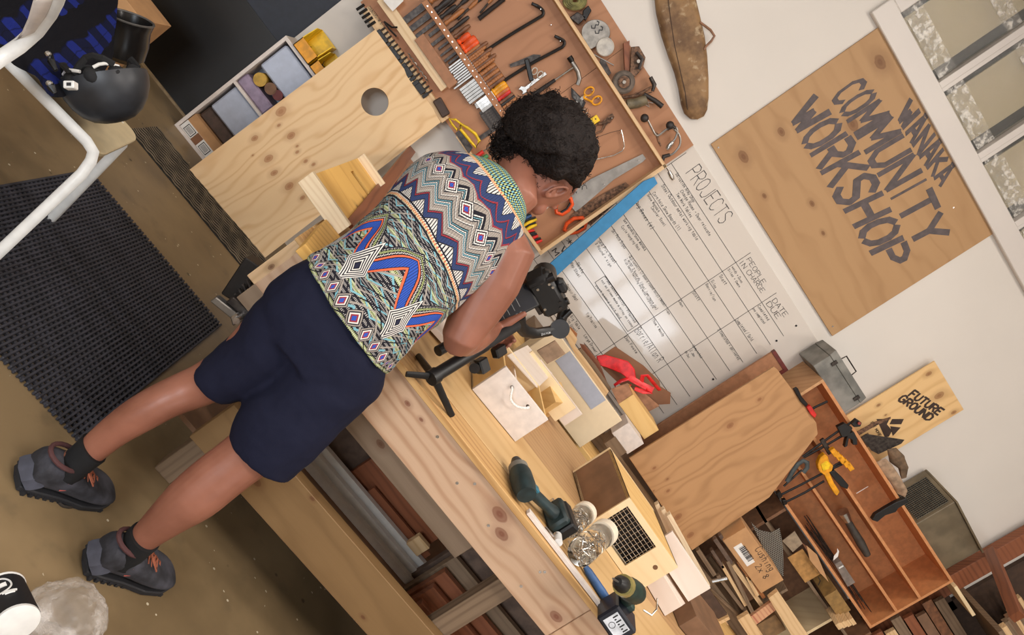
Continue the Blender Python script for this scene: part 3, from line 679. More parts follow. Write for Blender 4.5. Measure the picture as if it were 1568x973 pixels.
    # loose curls at the nape
    for px, py in ((757, 228), (764, 240), (772, 252), (768, 218), (782, 262), (760, 215), (790, 268), (776, 244)):
        c = at(px, py, y=-2.2)
        for k in range(26):
            q0 = R.uniform(0, 6.28); rr = R.uniform(.006, .013); s_ = R.uniform(-.01, .01); s2 = R.uniform(-.01, .01)
            pts = [c+_r*(s_+rr*math.cos(q0+i*.7))+_u*(s2+rr*math.sin(q0+i*.7))+_f*(i*.002-.008) for i in range(10)]
            cu.tube(pts, [.0008]*10, 3, caps=False)
    cu_o = cu.build('curls', hm.m, hair); tag(cu_o, kind='stuff')
    # --- shorts
    sm = G('navy_short_fabric', .85, 0, .2); x, y, z = sm.coord(); v3 = sm.vec(x, y, z); n = sm.noise(v3, 5, 3)
    sm.col(sm.mix(n, (20, 22, 40), (28, 30, 50))).bump(sm.noise(v3, 9, 3)+sm.noise(v3, 500, 2)*.05, .5, .01)
    sh_ = MB()
    a = [((299, 563), (349, 618), -2.49, .066), ((330, 534), (388, 606), -2.49, .078), ((362, 502), (428, 588), -2.487, .088), ((392, 462), (470, 560), -2.485, .1), ((430, 432), (510, 530), -2.48, .1)]
    r, c = ring_set(smooth_spec(a, 4), 28); sh_.loft(r)
    a = [((352, 668), (442, 738), -2.55, .078), ((360, 640), (484, 702), -2.54, .09), ((380, 606), (524, 662), -2.52, .102), ((418, 570), (556, 630), -2.50, .112), ((440, 500), (582, 604), -2.485, .112), ((470, 470), (588, 590), -2.48, .11)]
    r, c = ring_set(smooth_spec(a, 4), 28); sh_.loft(r)
    a = [((398, 472), (540, 630), -2.49, .115), ((408, 440), (572, 614), -2.485, .122), ((432, 418), (588, 592), -2.483, .12), ((468, 398), (592, 569), -2.475, .108), ((486, 388), (598, 556), -2.47, .1)]
    r, c = ring_set(smooth_spec(a, 4), 32, .9); sh_.loft(r)
    so = sh_.build('shorts', sm.m, root, smooth=True); remesh(so, .006, 8)
    tx = bpy.data.textures.new('folds', 'CLOUDS'); tx.noise_scale = .09
    dm = so.modifiers.new('d', 'DISPLACE'); dm.texture = tx; dm.strength = .012; dm.mid_level = .5
    # side pocket and seam lines
    def line_on(pts, y_, r_): return MB().tube([at(px, py, y=y_[i]) for i, (px, py) in enumerate(pts)], r_, 6)
    # --- shirt
    g = G('patterned_jersey', .8, 0, .2); uu, vv, _ = g.coord('UV')
    def tri(s): return (s.frac()-.5).abs()*2
    def ramp(f, stops):
        n = g.nt.nodes.new('ShaderNodeValToRGB'); n.color_ramp.interpolation = 'CONSTANT'; g.nt.links.new(f.k, n.inputs[0])
        e = n.color_ramp.elements; e[0].position = stops[0][0]; e[0].color = lin(stops[0][1]); e[1].position = stops[1][0]; e[1].color = lin(stops[1][1])
        for p, c in stops[2:]: k = e.new(p); k.color = lin(c)
        return S(g, n.outputs[0])
    K, CR, NV, RD, GY, BL, OR, TQ, GN = (30, 28, 36), (222, 216, 208), (50, 64, 104), (150, 52, 62), (158, 148, 138), (52, 86, 176), (224, 104, 70), (120, 172, 184), (186, 196, 130)
    T = 17.0
    U = uu*T
    # upper section
    p = (vv-.47)*(1/.53); zz = p+tri(U)*-.125+.09
    up_ = ramp(zz, [(0, CR), (.10, K), (.11, NV), (.17, K), (.178, RD), (.195, K), (.2, GY), (.225, CR), (.23, GY), (.27, K), (.28, CR), (.29, K), (.30, TQ), (.31, K), (.32, CR), (.33, K), (.34, TQ), (.35, K), (.36, GY), (.40, K), (.41, CR), (.42, GY), (.46, K), (.47, RD), (.495, NV), (.58, K), (.59, CR)])
    hat = (U*9+p*2).frac().lt(.35)
    up_ = g.mix(zz.lt(.1)*hat, up_.k, K); 
    zu = p+tri(U)*-.075
    # second half mirrored
    z2 = p+tri(U)*-.125+.09
    up2 = ramp(z2-.42, [(0, GY), (.03, K), (.04, CR), (.05, K), (.06, TQ), (.07, K), (.08, CR), (.09, K), (.13, GY), (.19, K), (.2, CR), (.21, GY), (.25, RD), (.28, NV), (.36, K), (.37, RD), (.39, NV), (.47, K), (.48, CR)])
    up_ = g.mix(z2.gt(.42), up_.k, up2.k)
    up_ = g.mix(z2.gt(.90)*hat, up_.k, K)
    # diamond row through the middle
    def diamond(cx, cy, sx, sy):  # distance
        return ((U+cx).frac()-.5).abs()*sx+(p-cy).abs()*sy
    d = ((U*.999+.0).frac()-.5).abs()+(p-.455+0.0).abs()*5.0
    dr = ramp(d, [(0, BL), (.10, RD), (.17, CR), (.24, K), (.30, CR), (.36, K)])
    up_ = g.mix(d.lt(.40), up_.k, dr.k)
    # dotted texture rows
    dots = ((U*12).frac().lt(.5))*((vv*150).frac().lt(.5))
    up_ = g.mix(dots*.55, up_.k, K)
    # lower section
    q = vv*(1/.47)
    tb = tri(uu*6.5+.2)
    z3 = q+tb*-.34+.17
    tick = (uu*300+(vv*60).floor()*.5).frac().lt(.5)
    base = g.mix(tick, (176, 170, 164), K); base = g.mix((vv*75).frac().lt(.5), base.k, K)
    base = g.mix(((vv*13).frac().lt(.22))*tick, base.k, GN)
    base = g.mix(((vv*22+tri(U)*.6).frac().lt(.16)), base.k, TQ)
    base = g.mix(((vv*17+tri(U*.5)*1.2).frac().lt(.10)), base.k, K)
    base = g.mix(((vv*17+tri(U*.5)*1.2+.4).frac().lt(.12)), base.k, GY)
    bz = ramp(z3, [(0, K), (.40, OR), (.425, K), (.43, BL), (.53, K), (.54, OR), (.565, K), (.58, CR), (.6, K), (.61, GN), (.64, K), (.65, CR), (.66, K)])
    ticks2 = (uu*240).frac().lt(.22)
    bz = g.mix(z3.gt(.43)*z3.lt(.53)*ticks2, bz.k, (20, 30, 70))
    bz = g.mix(z3.gt(.57)*tick, bz.k, K)
    low = g.mix(z3.gt(.40)*z3.lt(.68), base.k, bz.k)
    # concentric square motifs under the blue zigzag
    mx_ = ((uu*6.5+.2).frac()-.5).abs(); my_ = (q-.33).abs()*.95; sq = mx_+my_*1.0
    sqr = (sq*26).frac().lt(.5); low = g.mix(sq.lt(.24), low.k, g.mix(sqr, CR, K).k); low = g.mix(sq.lt(.04), low.k, (40, 40, 60))
    # hem row of small diamonds
    dh = ((uu*26).frac()-.5).abs()+(q-.075).abs()*7.0
    dhr = ramp(dh, [(0, BL), (.12, RD), (.2, CR), (.28, K), (.34, GY), (.42, K)])
    low = g.mix(q.lt(.14), low.k, base.k); low = g.mix(dh.lt(.46)*q.lt(.15), low.k, dhr.k)
    ytop = g.mix((uu*90+(vv*120).floor()*.5).frac().lt(.5), K, g.mix((vv*60).frac().lt(.5), GN, TQ).k)
    cc = g.mix(vv.gt(.47), low.k, g.mix(vv.gt(.955), up_.k, ytop.k).k)
    # piping
    pip = (vv-.47).abs().lt(.006)+(vv-.955).abs().lt(.006)
    st = (uu*150).frac().lt(.5)
    cc = g.mix(pip, cc.k, g.mix(st, (196, 108, 84), (214, 190, 140)).k)
    pk = ((vv-.485).abs().lt(.004))+((vv-.455).abs().lt(.004)); cc = g.mix(pk.mn(1), cc.k, K)
    g.col(cc); x, y, z = g.coord(); g.bump(g.noise(g.vec(x, y, z), 12, 3), .5, .012)
    sp = [((473, 396), (590, 566), -2.475, .118), ((487, 387), (602, 555), -2.47, .118), ((510, 374), (622, 533), -2.455, .118), ((540, 352), (646, 512), -2.435, .118), ((568, 328), (668, 496), -2.405, .118), ((597, 297), (690, 474), -2.375, .12), ((622, 265), (716, 450), -2.345, .12), ((646, 243), (745, 425), -2.32, .118), ((670, 235), (772, 398), -2.295, .108), ((700, 234), (795, 366), -2.28, .09), ((735, 243), (797, 345), -2.27, .07), ((757, 256), (798, 333), -2.262, .06)]
    spf = smooth_spec(sp, 5); n = 96; rings, cs = ring_set(spf, n, .86)
    R2 = random.Random(2)
    for i, rg in enumerate(rings):
        for j, pnt in enumerate(rg):
            dd = (pnt-cs[i]).normalized(); k = i/len(rings)
            amp = .006*(1-k)*1.6+.0015
            rg[j] = pnt+dd*amp*mnoise.noise(V((j*.22, i*.16, 3)))
    mb2 = MB(); mb2.loft(rings, caps=False)
    org = WM[root.name].translation; me = bpy.data.meshes.new('top')
    me.from_pydata([tuple(v-org) for v in mb2.v], [], mb2.f); uvl = me.uv_layers.new(name='UVMap')
    m_ = len(rings)
    acc = [0]
    for i in range(1, m_): acc.append(acc[-1]+(cs[i]-cs[i-1]).length)
    vfull = acc[-1]
    for poly in me.polygons:
        f = mb2.f[poly.index]; js = [vi % n for vi in f]; wrap = max(js)-min(js) > n/2
        for li, vi in zip(poly.loop_indices, f):
            j = vi % n; i = vi//n; uvl.data[li].uv = ((j+(n if wrap and j < n/2 else 0))/n, acc[i]/vfull*1.04)
    me.materials.append(g.m); me.polygons.foreach_set('use_smooth', [True]*len(me.polygons))
    top = link('patterned_top', me, root, Matrix.Translation(org)); tag(top, 'sleeveless top printed with multicoloured zigzags')
    sd = top.modifiers.new('t', 'SOLIDIFY'); sd.thickness = .003; sd.offset = 1
    # socks and shoes
    for s_, nm in ((LEGL, 0), (LEGR, 1)):
        pts = [((x1, y1), (x2, y2), yy, b+.004) for ((x1, y1), (x2, y2), yy, b) in s_[:2]]
        r, c = ring_set(pts, 20); ext = [c[0]+(c[0]-c[1]).normalized()*.055]
        lo = [p_+(ext[0]-c[0])+(p_-c[0])*.12 for p_ in r[0]]
        r = [[c_+(p_-c_)*1.14 for p_ in rr] for rr, c_ in zip(r, c)]
        MB().loft([lo]+r).build('sock', plain('black_sock', (16, 16, 18), .9, 0, .2, scale=80), root, smooth=True)
    sh_m = plain('hiking_shoe_suede', (58, 58, 66), .8, 0, .35, bump=.3, scale=22); sol = plain('shoe_sole_rubber', (36, 36, 40), .7)
    for hp, tp in (((36, 722), (176, 756)), ((140, 852), (268, 884))):
        hl, tt = at(*hp, z=.03), at(*tp, z=.03); M, L = frame(V((hl.x, hl.y, 0)), V((tt.x, tt.y, 0)), UP)
        k = L
        up_s = [(-.0, .030, .03, .085), (.03, .036, .022, .105), (.10, .039, .02, .108), (.22, .040, .02, .102), (.34, .042, .02, .098), (.46, .046, .02, .086), (.58, .049, .02, .072), (.72, .050, .02, .060), (.86, .044, .02, .052), (.95, .032, .02, .042), (1.0, .015, .022, .032)]
        rings = []
        for x_, hw, z0, z1 in up_s:
            hw *= 1.12; z1 *= 1.06
            rg = []
            for j in range(16):
                q = 6.2832*j/16; c_, s2 = math.cos(q), math.sin(q)
                rg.append(V((x_*k, hw*math.copysign(abs(c_)**.7, c_), (z0+z1)/2+(z1-z0)/2*math.copysign(abs(s2)**.8, s2))))
            rings.append(rg)
        s0 = MB().loft(rings).build('shoe', sh_m, root, M, smooth=True)
        s0.modifiers.new('ss', 'SUBSURF').render_levels = 1
        out = [(-.02, 0), (.0, .034), (.15, .040), (.4, .040), (.65, .052), (.85, .046), (.98, .026), (1.02, 0), (.98, -.026), (.85, -.046), (.65, -.052), (.4, -.042), (.15, -.040), (.0, -.034)]
        MB().poly([(a_*k, b_*1.04) for a_, b_ in out], 0, .018).build('sole', sol, s0, M, bevel=.003)
        tread = MB()
        for i in range(12): 
            for sy in (-1, 1): tread.box((k*(.04+i*.075), sy*.038-.008, 0), (k*(.075+i*.075), sy*.042+.008, .010))
        tag(tread.build('tread', sol, s0, M), kind='stuff')
        MB().tube([(k*.10, -.040, .03), (k*.03, -.032, .05), (-.0, 0, .055), (k*.03, .032, .05), (k*.10, .040, .03)], [(.006, .020), (.006, .026), (.007, .028), (.006, .026), (.006, .020)], 10, flat=(0, 1, 0)).build('heel_counter', plain('shoe_grey_heel', (74, 76, 88), .8), s0, M, smooth=True)
        lc = MB()
        for i in range(5):
            x_ = k*(.36+i*.062); zz_ = .102-i*.0085
            lc.tube([(x_, -.030, zz_-.012), (x_+.012, 0, zz_+.003), (x_+.018, .030, zz_-.012)], .0022, 6)
            lc.tube([(x_, .030, zz_-.012), (x_+.012, 0, zz_+.003), (x_+.018, -.030, zz_-.012)], .0022, 6)
        for sy in (-1, 1): lc.tube([(k*.38, sy*.004, .108), (k*.40, sy*.03, .112), (k*.5, sy*.05, .095), (k*.55, sy*.03, .085), (k*.42, sy*.006, .104)], .002, 6)
        lc.build('laces', plain('rust_lace', (150, 84, 60), .8), s0, M)
        cl = MB().tube([(k*(.19+.19*math.cos(q)), .036*math.sin(q), .112-.006*math.cos(q)) for q in [6.283*j/20 for j in range(20)]], .006, 8, closed=True); cl.build('collar', plain('shoe_red_trim', (78, 46, 46), .8), s0, M, smooth=True)
        MB().tube([(k*.30, -.0425, .075), (k*.36, -.0445, .055), (k*.30, -.0435, .045)], .0022, 6).build('side_stripe', plain('shoe_tab', (190, 90, 80), .7), s0, M)
GRIP = (at(748, 535, y=-2.085), at(812, 486, y=-2.06))
person()
# ------------------------------------------------------------------ workbench in the foreground
BT = .835     # bench top height
def kn(*a): return a
def bench():
    r = thing('workbench', 'long pine workbench with a knotty front board, in front of the person', 'workbench', (1.3, -1.7, 0))
    xe = 2.6; xj = at(878, 950, y=-2.33).x
    def kx(lst, x0, z0, y=-2.33): 
        o = []
        for px, py, rr in lst:
            q = at(px, py, y=y); o.append((q.x-x0, q.z-z0, rr))
        return o
    m1 = wood('apron_board_wood', (206, 172, 142), (170, 126, 94), knots=kx([(765, 788, .02), (768, 818, .017), (852, 945, .016), (624, 618, .007), (645, 643, .005), (576, 684, .008)], 0, .655), freq=42, streak=.75, warp=.12, kdark=(116, 62, 42))
    board('front_board', (0, -2.33, .655), (xj, -2.33, .655), (0, -2.33, .82), .045, m1, r)
    board('front_board', (xj+.002, -2.332, .655), (xe, -2.332, .655), (xj+.002, -2.332, .82), .045, wood('apron_board_wood_b', (204, 168, 136), (166, 122, 90), freq=50, streak=.8, seed=3), r)
    # end board on the left end, seen beside the person's hip
    me = wood('end_board_wood', (222, 188, 146), (188, 146, 102), knots=((.07, .02, .008), (.16, .035, .009)), freq=60)
    MB().box((0, 0, 0), (.22, .045, .035)).build('end_board', me, r, Matrix.Translation((-.03, -2.2, .60)) @ Matrix.Rotation(math.radians(-90), 4, 'Y') @ Matrix.Rotation(math.radians(-90), 4, 'X'), bevel=.002)
    # top: front strip, two ply sheets
    board('top_strip', (-.03, -2.345, BT), (xe, -2.345, BT), (-.03, -2.215, BT), .02, wood('bench_strip', (206, 164, 108), (172, 124, 72), freq=50, streak=.9, seed=1, fine=.5), r)
    board('top_sheet', (-.03, -2.210, BT), (xe, -2.210, BT), (-.03, -1.80, BT), .02, wood('bench_sheet', (212, 176, 124), (190, 148, 96), freq=18, streak=.5, seed=2, warp=.2), r)
    board('top_sheet', (-.03, -1.797, BT-.002), (xe, -1.797, BT-.002), (-.03, -1.12, BT-.002), .02, wood('bench_sheet_b', (190, 152, 108), (164, 124, 84), freq=40, streak=.6, seed=5, warp=.2), r)
    # legs
    for x0 in (.0, 1.0, 2.3):
        MB().box((0, 0, 0), (.82, .07, .045)).build('leg', PINE_G, r, Matrix.Translation((x0+.09, -2.283, -.0)) @ Matrix.Rotation(math.radians(-90), 4, 'Y') @ Matrix.Rotation(math.radians(-90), 4, 'X') @ Matrix.Rotation(0, 4, 'Z'), bevel=.002) if x0 != 0 else MB().box((0, 0, 0), (.60, .065, .085)).build('leg', PINE_G, r, Matrix.Translation((.25, -2.19, 0)) @ Matrix.Rotation(math.radians(-90), 4, 'Y') @ Matrix.Rotation(math.radians(-90), 4, 'X'), bevel=.002)
        MB().box((0, 0, 0), (.82, .07, .045)).build('leg', PINE_G, r, Matrix.Translation((x0+.12, -1.22, 0)) @ Matrix.Rotation(math.radians(-90), 4, 'Y') @ Matrix.Rotation(math.radians(-90), 4, 'X'), bevel=.002)
    # low rail (wide board near the floor)
    mg = wood('low_rail_wood', (134, 104, 68), (110, 82, 50), knots=kx([(392, 738, .012), (478, 764, .006), (556, 946, .006)], .22, .235), freq=16, streak=.5, warp=.3)
    board('low_rail', (.22, -2.33, .235), (xe, -2.33, .235), (.22, -2.33, .393), .045, mg, r)
    board('back_rail', (xe, -1.17, .235), (.1, -1.17, .235), (xe, -1.17, .393), .045, PINE_G, r)
    board('inner_rail', (0, -2.23, .55), (.985, -2.23, .55), (0, -2.23, .645), .04, wood('inner_rail_wood', (150, 128, 106), (112, 90, 70), knots=((at(576, 685, y=-2.23).x, .05, .012),), freq=30), r)
    board('under_shelf', (.15, -2.28, .235), (xe, -2.28, .235), (.15, -1.18, .235), .015, MDF_D, r)
    for px, py in ((670, 669), (643, 590), (727, 741), (834, 876), (827, 876), (798, 898), (700, 740), (748, 805)):
        q = at(px, py, y=-2.33); MB().cyl(q, q+NEG*.002, .0045, n=8).build('screw', STEEL_L, r)
    # clamp bracket on the near end of the apron
    return r
bench()
UZ = .236
def stick(name, label, cat, P, Q, w, t, mat, group=None, up=UP, bevel=.0015):
    """timber from P to Q (lower near edge), w high/wide along up, t thick away from the viewer"""
    P, Q = V(P), V(Q); u = V(up)
    o = board(name, P, Q, P+u*w, t, mat, None, bevel)
    return tag(o, label, cat, group)
G1 = 'lengths of timber stored under the workbench'
for i, (y, z, x0, x1, h, m, nm, lb) in enumerate([
    (-1.96, .236, .40, 1.15, .028, 'w', 'white_batten', 'white painted batten lying lowest on the bench shelf'),
    (-1.925, .244, .38, 1.14, .040, 'w', 'white_batten', 'middle white painted batten of three on the bench shelf'),
    (-1.89, .252, .40, 1.16, .052, 'w', 'white_batten', 'rear white painted batten of three on the bench shelf')]):
    MB().box((x0, y, UZ), (x1, y+.028, z+h)).build(nm, WHT, bevel=.001)
    tag(bpy.data.objects[nm if i == 0 else nm+'.%03d' % i], lb, 'batten')
dkb = plain('stored_board_dark', (98, 78, 66), .7, 0, .15)
def sb(a, b, name, label, mat, bev=.001): return tag(MB().box(a, b).build(name, mat, bevel=bev), label, 'timber', G1)
sb((.42, -1.79, UZ), (.93, -1.775, .44), 'stored_board', 'wide dark board standing on edge behind the white battens', dkb)
sb((.42, -1.76, UZ), (.9, -1.735, .52), 'stored_board', 'tallest dark board on edge at the back of the bench shelf', PINE_G)
sb((.78, -1.86, UZ), (1.10, -1.845, .33), 'timber_offcut', 'low red-brown offcut just behind the white battens', RED_W)
sb((.70, -1.825, .237), (1.08, -1.80, .39), 'timber_offcut', 'taller red-brown offcut behind the low one near the leg', RED_W)
sb((.92, -1.76, .237), (1.10, -1.66, .44), 'timber_offcut', 'grey-brown short board standing behind the red-brown offcuts', PINE_G)
sb((1.0, -1.90, .305), (1.06, -1.875, .36), 'pine_block', 'pale pine block resting on the white battens', PINE)
for i, (y, z, h, m, lb) in enumerate([(-2.27, UZ, .03, WHT_P, 'white painted length nearest the front right of the bench leg'), (-2.22, UZ, .06, PINE_G, 'grey timber length right of the bench leg'), (-2.15, UZ, .10, RED_W, 'front red-brown plank right of the bench leg'),
                                      (-2.10, UZ, .14, RED_W, 'second red-brown plank right of the bench leg'), (-2.05, UZ, .18, RED_W, 'third red-brown plank right of the bench leg'), (-2.0, UZ, .22, PINE_G, 'tall grey plank behind the red-brown planks'), (-1.94, UZ, .27, dkb, 'dark rear plank right of the bench leg')]):
    sb((1.09, y, z), (2.2, y+.028, z+h), 'stored_plank', lb, m)
# ------------------------------------------------------------------ folding saw stand / vice left of the person
def vice():
    r = thing('bench_vice', 'steel bench vice under the left end of the workbench', 'vice', (.02, -2.1, .3))
    def pl(nm, pts, mat, y, d, bev=.003): return MB().prism([at(*p, y=y) for p in pts], YV*d).build(nm, mat, r, bevel=bev)
    YV = V((0, 1, 0))
    pl('front_jaw', [(321, 462), (330, 455), (372, 488), (364, 497)], STEEL, -2.20, .03)
    pl('rear_jaw', [(345, 463), (356, 455), (392, 484), (382, 494)], STEEL_D, -2.19, .06)
    pl('body_casting', [(375, 394), (402, 412), (392, 428), (362, 466), (338, 450)], BLKM, -2.10, .06)
    pl('slide_block', [(352, 486), (362, 480), (372, 492), (356, 500)], STEEL_L, -2.22, .02)
    for i in range(6):
        q = at(378-i*6, 428+i*7, y=-2.13); d_ = (at(366, 420, y=-2.13)-at(378, 428, y=-2.13)).normalized()
        MB().tube([q, q+V((.045, 0, -.012))], [(.005, .005)]*2, 6).build('rack_tooth', STEEL_D, r)
    q = at(362, 492, y=-2.24); MB().cyl(q, q+YV*.15, .010).build('screw_bar', STEEL_L, r, smooth=True)
    return r
vice()

# ------------------------------------------------------------------ things on the bench
def boxy(name, label, cat, mat, P, X, Yv, Z, parent=None, bevel=.001, group=None):
    """solid from corner P with edge vectors X, Y, Z; grain along X"""
    P, X, Yv, Z = V(P), V(X), V(Yv), V(Z)
    M, L = frame(P, P+X, Z); I = M.inverted(); R3 = I.to_3x3()
    a, b, c = R3 @ X, R3 @ Yv, R3 @ Z; o = V((0, 0, 0))
    mb = MB().hexa([o, a, a+b, b, c, a+c, a+b+c, b+c])
    ob = mb.build(name, mat, parent, M, bevel=bevel)
    return tag(ob, label, cat, group) if label else ob
XA = V((1, 0, 0)); YA = V((0, 1, 0))
# --- gimbal and camera held in the hand, tripod feet on the bench
def gimbal():
    hub = at(664, 577, z=BT+.05); 
    r = thing('camera_stabiliser', 'black handheld camera gimbal on a small tripod, gripped by the person', 'camera gimbal', (hub.x, hub.y, BT))
    top = at(812, 486, y=-2.06); d = (top-hub).normalized()
    MB().tube([hub, hub.lerp(top, .5)], [.0185, .0185], 14).build('handle', BLK, r, smooth=True)
    MB().tube([hub.lerp(top, .5), hub.lerp(top, .85)], [.0165, .015], 14).build('grip', plain('grip_rubber', (30, 28, 28), .8), r, smooth=True)
    MB().tube([hub-d*.012, hub+d*.012], [.022, .022], 14).build('tripod_hub', BLK, r, smooth=True)
    for px, py in ((622, 573), (692, 637), (640, 545)):
        f = at(px, py, z=BT+.006); e = (f-hub).normalized()
        MB().tube([hub+e*.015, hub.lerp(f, .5), f], [(.011, .007), (.010, .0065), (.009, .006)], 8).build('tripod_leg', BLK, r, smooth=True)
    l = at(680, 567, y=hub.y-.01); MB().ball(hub+d*.07+NEG*.019, .006, 8, 6, (1, .4, .5)).build('label_plate', STEEL_L, r)
    k = hub.lerp(top, .56)
    def pb(px, py, y, sx, sy, sz, nm, mat=BLK, tiltfrom=None):
        c = at(px, py, y=y); M, L = frame(c, c+d, NEG); return MB().box((-sx, -sy, -sz), (sx, sy, sz)).build(nm, mat, r, M, bevel=.004)
    pb(738, 560, -2.12, .018, .022, .016, 'control_box'); pb(764, 538, -2.1, .022, .016, .014, 'control_box', BLKM)
    c = at(727, 562, y=-2.13); MB().cyl(c+NEG*.015, c-NEG*.02, .016, n=16).build('focus_wheel', BLKM, r, smooth=True)
    c = at(676, 535, y=-2.14); MB().cyl(c-d*.015, c+d*.015, .016, n=16).build('tilt_knob', BLK, r, smooth=True)
    q = [at(*p, y=-2.03) for p in ((772, 527), (776, 531))]
    MB().tube([q[0], q[1]], .004, 6).build('lever', STEEL_D, r)
    # arm that runs under the camera to the motor
    arm = [at(796, 486, y=-2.09), at(797, 500, y=-2.06), at(804, 508, y=-2.03), at(818, 511, y=-2.0), at(838, 508, y=-1.97), at(856, 504, y=-1.96)]
    MB().tube(arm, [(.018, .013), (.019, .015), (.020, .015), (.020, .015), (.019, .015), (.018, .014)], 10).build('roll_arm', BLK, r, smooth=True)
    m_ = at(857, 504, y=-1.96); MB().cyl(m_-_r*.0-_f*.02, m_+_f*.03, .030, n=20).build('roll_motor', BLKM, r, smooth=True)
    arm = [at(857, 500, y=-1.95), at(862, 480, y=-1.95), at(858, 455, y=-1.95), at(846, 436, y=-1.95), at(836, 421, y=-1.97)]
    MB().tube(arm, [(.017, .012)]*5, 10).build('pan_arm', BLK, r, smooth=True)
    c = at(866, 482, y=-1.97); MB().cyl(c-_u*.012-_r*.008, c+_u*.012+_r*.016, .009, n=14).build('tilt_motor', BLKM, r, smooth=True)
    tx = MB(); Pq, Qq = at(829, 514, y=-2.02), at(843, 511, y=-2.02); write(tx, 'ZHIYUN', Pq-_f*.012, Qq-_f*.012, -_f, .006, .3); tx.build('white_lettering', WHT, r)
gimbal()
def camera():
    c = at(838, 452, y=-2.02)
    # camera axes: across (long side), up, toward viewer
    ax = (at(866, 484, y=-1.99)-at(828, 418, y=-2.03)).normalized(); nz = (-_f*.93+_r*-.2-_u*.1).normalized()
    M, L = frame(c, c+ax, nz); M = M @ Matrix.Scale(1.18, 4)
    r = thing('slr_camera', 'black digital camera mounted on the gimbal', 'camera', c, M=M)
    MB().box((-.058, -.034, -.035), (.060, .032, .008)).build('camera_body', BLK, r, M, bevel=.008, smooth=True)
    MB().box((-.022, .03, -.03), (.022, .052, -.002)).build('viewfinder_hump', BLK, r, M, bevel=.008, smooth=True)
    MB().box((-.06, -.033, -.05), (-.036, .022, .014)).build('hand_grip', plain('grip_rubber', (30, 28, 28), .8), r, M, bevel=.008, smooth=True)
    MB().cyl((0, -.002, -.035), (0, -.002, -.12), .034, .032, 24).build('lens', BLKM, r, M, smooth=True)
    for i, (x, y) in enumerate(((-.03, .02), (-.042, .005), (-.03, -.012), (-.045, -.022), (.03, -.022), (.045, .015), (-.018, .024), (.03, .022))):
        MB().cyl((x, y, .007), (x, y, .011), .0038, n=10).build('button', STEEL_D if i % 2 else STEEL_L, r, M, smooth=True)
    MB().cyl((-.04, .02, .0), (-.04, .04, .0), .012, n=16).build('mode_dial', BLKM, r, M, smooth=True)
    MB().cyl((.045, .02, -.01), (.045, .038, -.01), .010, n=16).build('mode_dial', BLKM, r, M, smooth=True)
    MB().box((-.012, .034, -.012), (.012, .05, .004)).build('eyepiece', plain('grip_rubber', (30, 28, 28), .8), r, M, bevel=.003)
    MB().box((-.03, -.046, -.03), (.045, -.034, .0)).build('mounting_plate', STEEL_D, r, M, bevel=.002)
    # hinged screen folded out to the left, showing menu lines
    A, B, Cc, D = at(757, 487, y=-2.10), at(777, 512, y=-2.08), at(826, 484, y=-2.02), at(797, 432, y=-2.05)
    P = at(764, 488, y=-2.075); Q = at(785, 512, y=-2.075); R3 = at(805, 440, y=-2.045)
    P, Q, R3 = at(766, 500, y=-2.09), at(827, 468, y=-2.03), at(742+32, 446, y=-2.07)
    M2, L2 = frame(P, Q, -_f); w = (M2.inverted() @ at(806, 436, y=-2.04)); 
    hgt = .080
    MB().box((0, 0, -.006), (L2, hgt, .004)).build('fold_out_screen', BLK, r, M2, bevel=.003)
    sc = plain('screen_off_glass', (40, 42, 48), .12, 0, .05)
    MB().box((.008, .006, .004), (L2-.008, hgt-.006, .0046)).build('screen_glass', sc, r, M2)
    mn = MB()
    for i in range(4): mn.box((.02+i*.020, .012+i*.004, .0046), (.0215+i*.020, hgt-.012, .0049))
    for i in range(5): mn.box((.016+i*.014, .009, .0046), (.022+i*.014, .0105, .0049))
    tag(mn.build('menu_marks', plain('screen_text_grey', (150, 150, 150), .4), r, M2), kind='stuff')
camera()
# --- white fronted drawer box with rope handle
def drawer_box():
    A = at(723, 597, z=BT+.002); B = at(789, 677, z=BT+.002); ex = (B-A); ex.z = 0
    r = thing('rope_handled_drawer', 'white fronted plywood drawer box with a white rope handle, on the bench', 'drawer box', A)
    up = at(774, 561, y=A.y).z-A.z; u = V((0, 0, up)); back = V((-ex.y, ex.x, 0)).normalized()
    n = back*.012
    boxy('drawer_front', None, None, WHT_P, A, ex, n, u, r); 
    d = back*.24
    boxy('side_panel', None, None, PLY_Y, A+n, d, ex.normalized()*.009, u*.97, r)
    boxy('side_panel', None, None, PLY_Y, A+ex-ex.normalized()*.009+n, d, ex.normalized()*.009, u*.97, r)
    boxy('back_panel', None, None, PLY, A+n+d, ex, back*.009, u*.97, r)
    boxy('bottom_panel', None, None, PLY, A+n, d, ex, V((0, 0, .006)), r)
    boxy('inner_divider', None, None, PLY_W, A+n+ex*.45, d*.95, ex.normalized()*.009, u*.8, r)
    rp = []
    h1, h2 = at(784, 594, y=A.y-.004), at(808, 623, y=A.y-.004); low = at(782, 612, y=A.y-.02); l2 = at(792, 623, y=A.y-.02)
    rp = [h1+back*.004, h1+NEG*.012, low, l2, h2+NEG*.012, h2+back*.004]
    sp = []
    for i in range(len(rp)-1):
        p = [rp[max(i-1, 0)], rp[i], rp[i+1], rp[min(i+2, len(rp)-1)]]
        for j in range(5):
            t = j/5; sp.append(.5*((2*p[1])+(-p[0]+p[2])*t+(2*p[0]-5*p[1]+4*p[2]-p[3])*t*t+(-p[0]+3*p[1]-3*p[2]+p[3])*t**3))
    MB().tube(sp+[rp[-1]], .0042, 8).build('rope_handle', plain('white_rope', (240, 236, 230), .8, bump=.4, scale=300), r, smooth=True)
    for h in (h1, h2): MB().cyl(h+back*.005, h+NEG*.003, .0055, n=12).build('rope_hole', plain('dark_hole', (60, 44, 34), .8), r)
drawer_box()
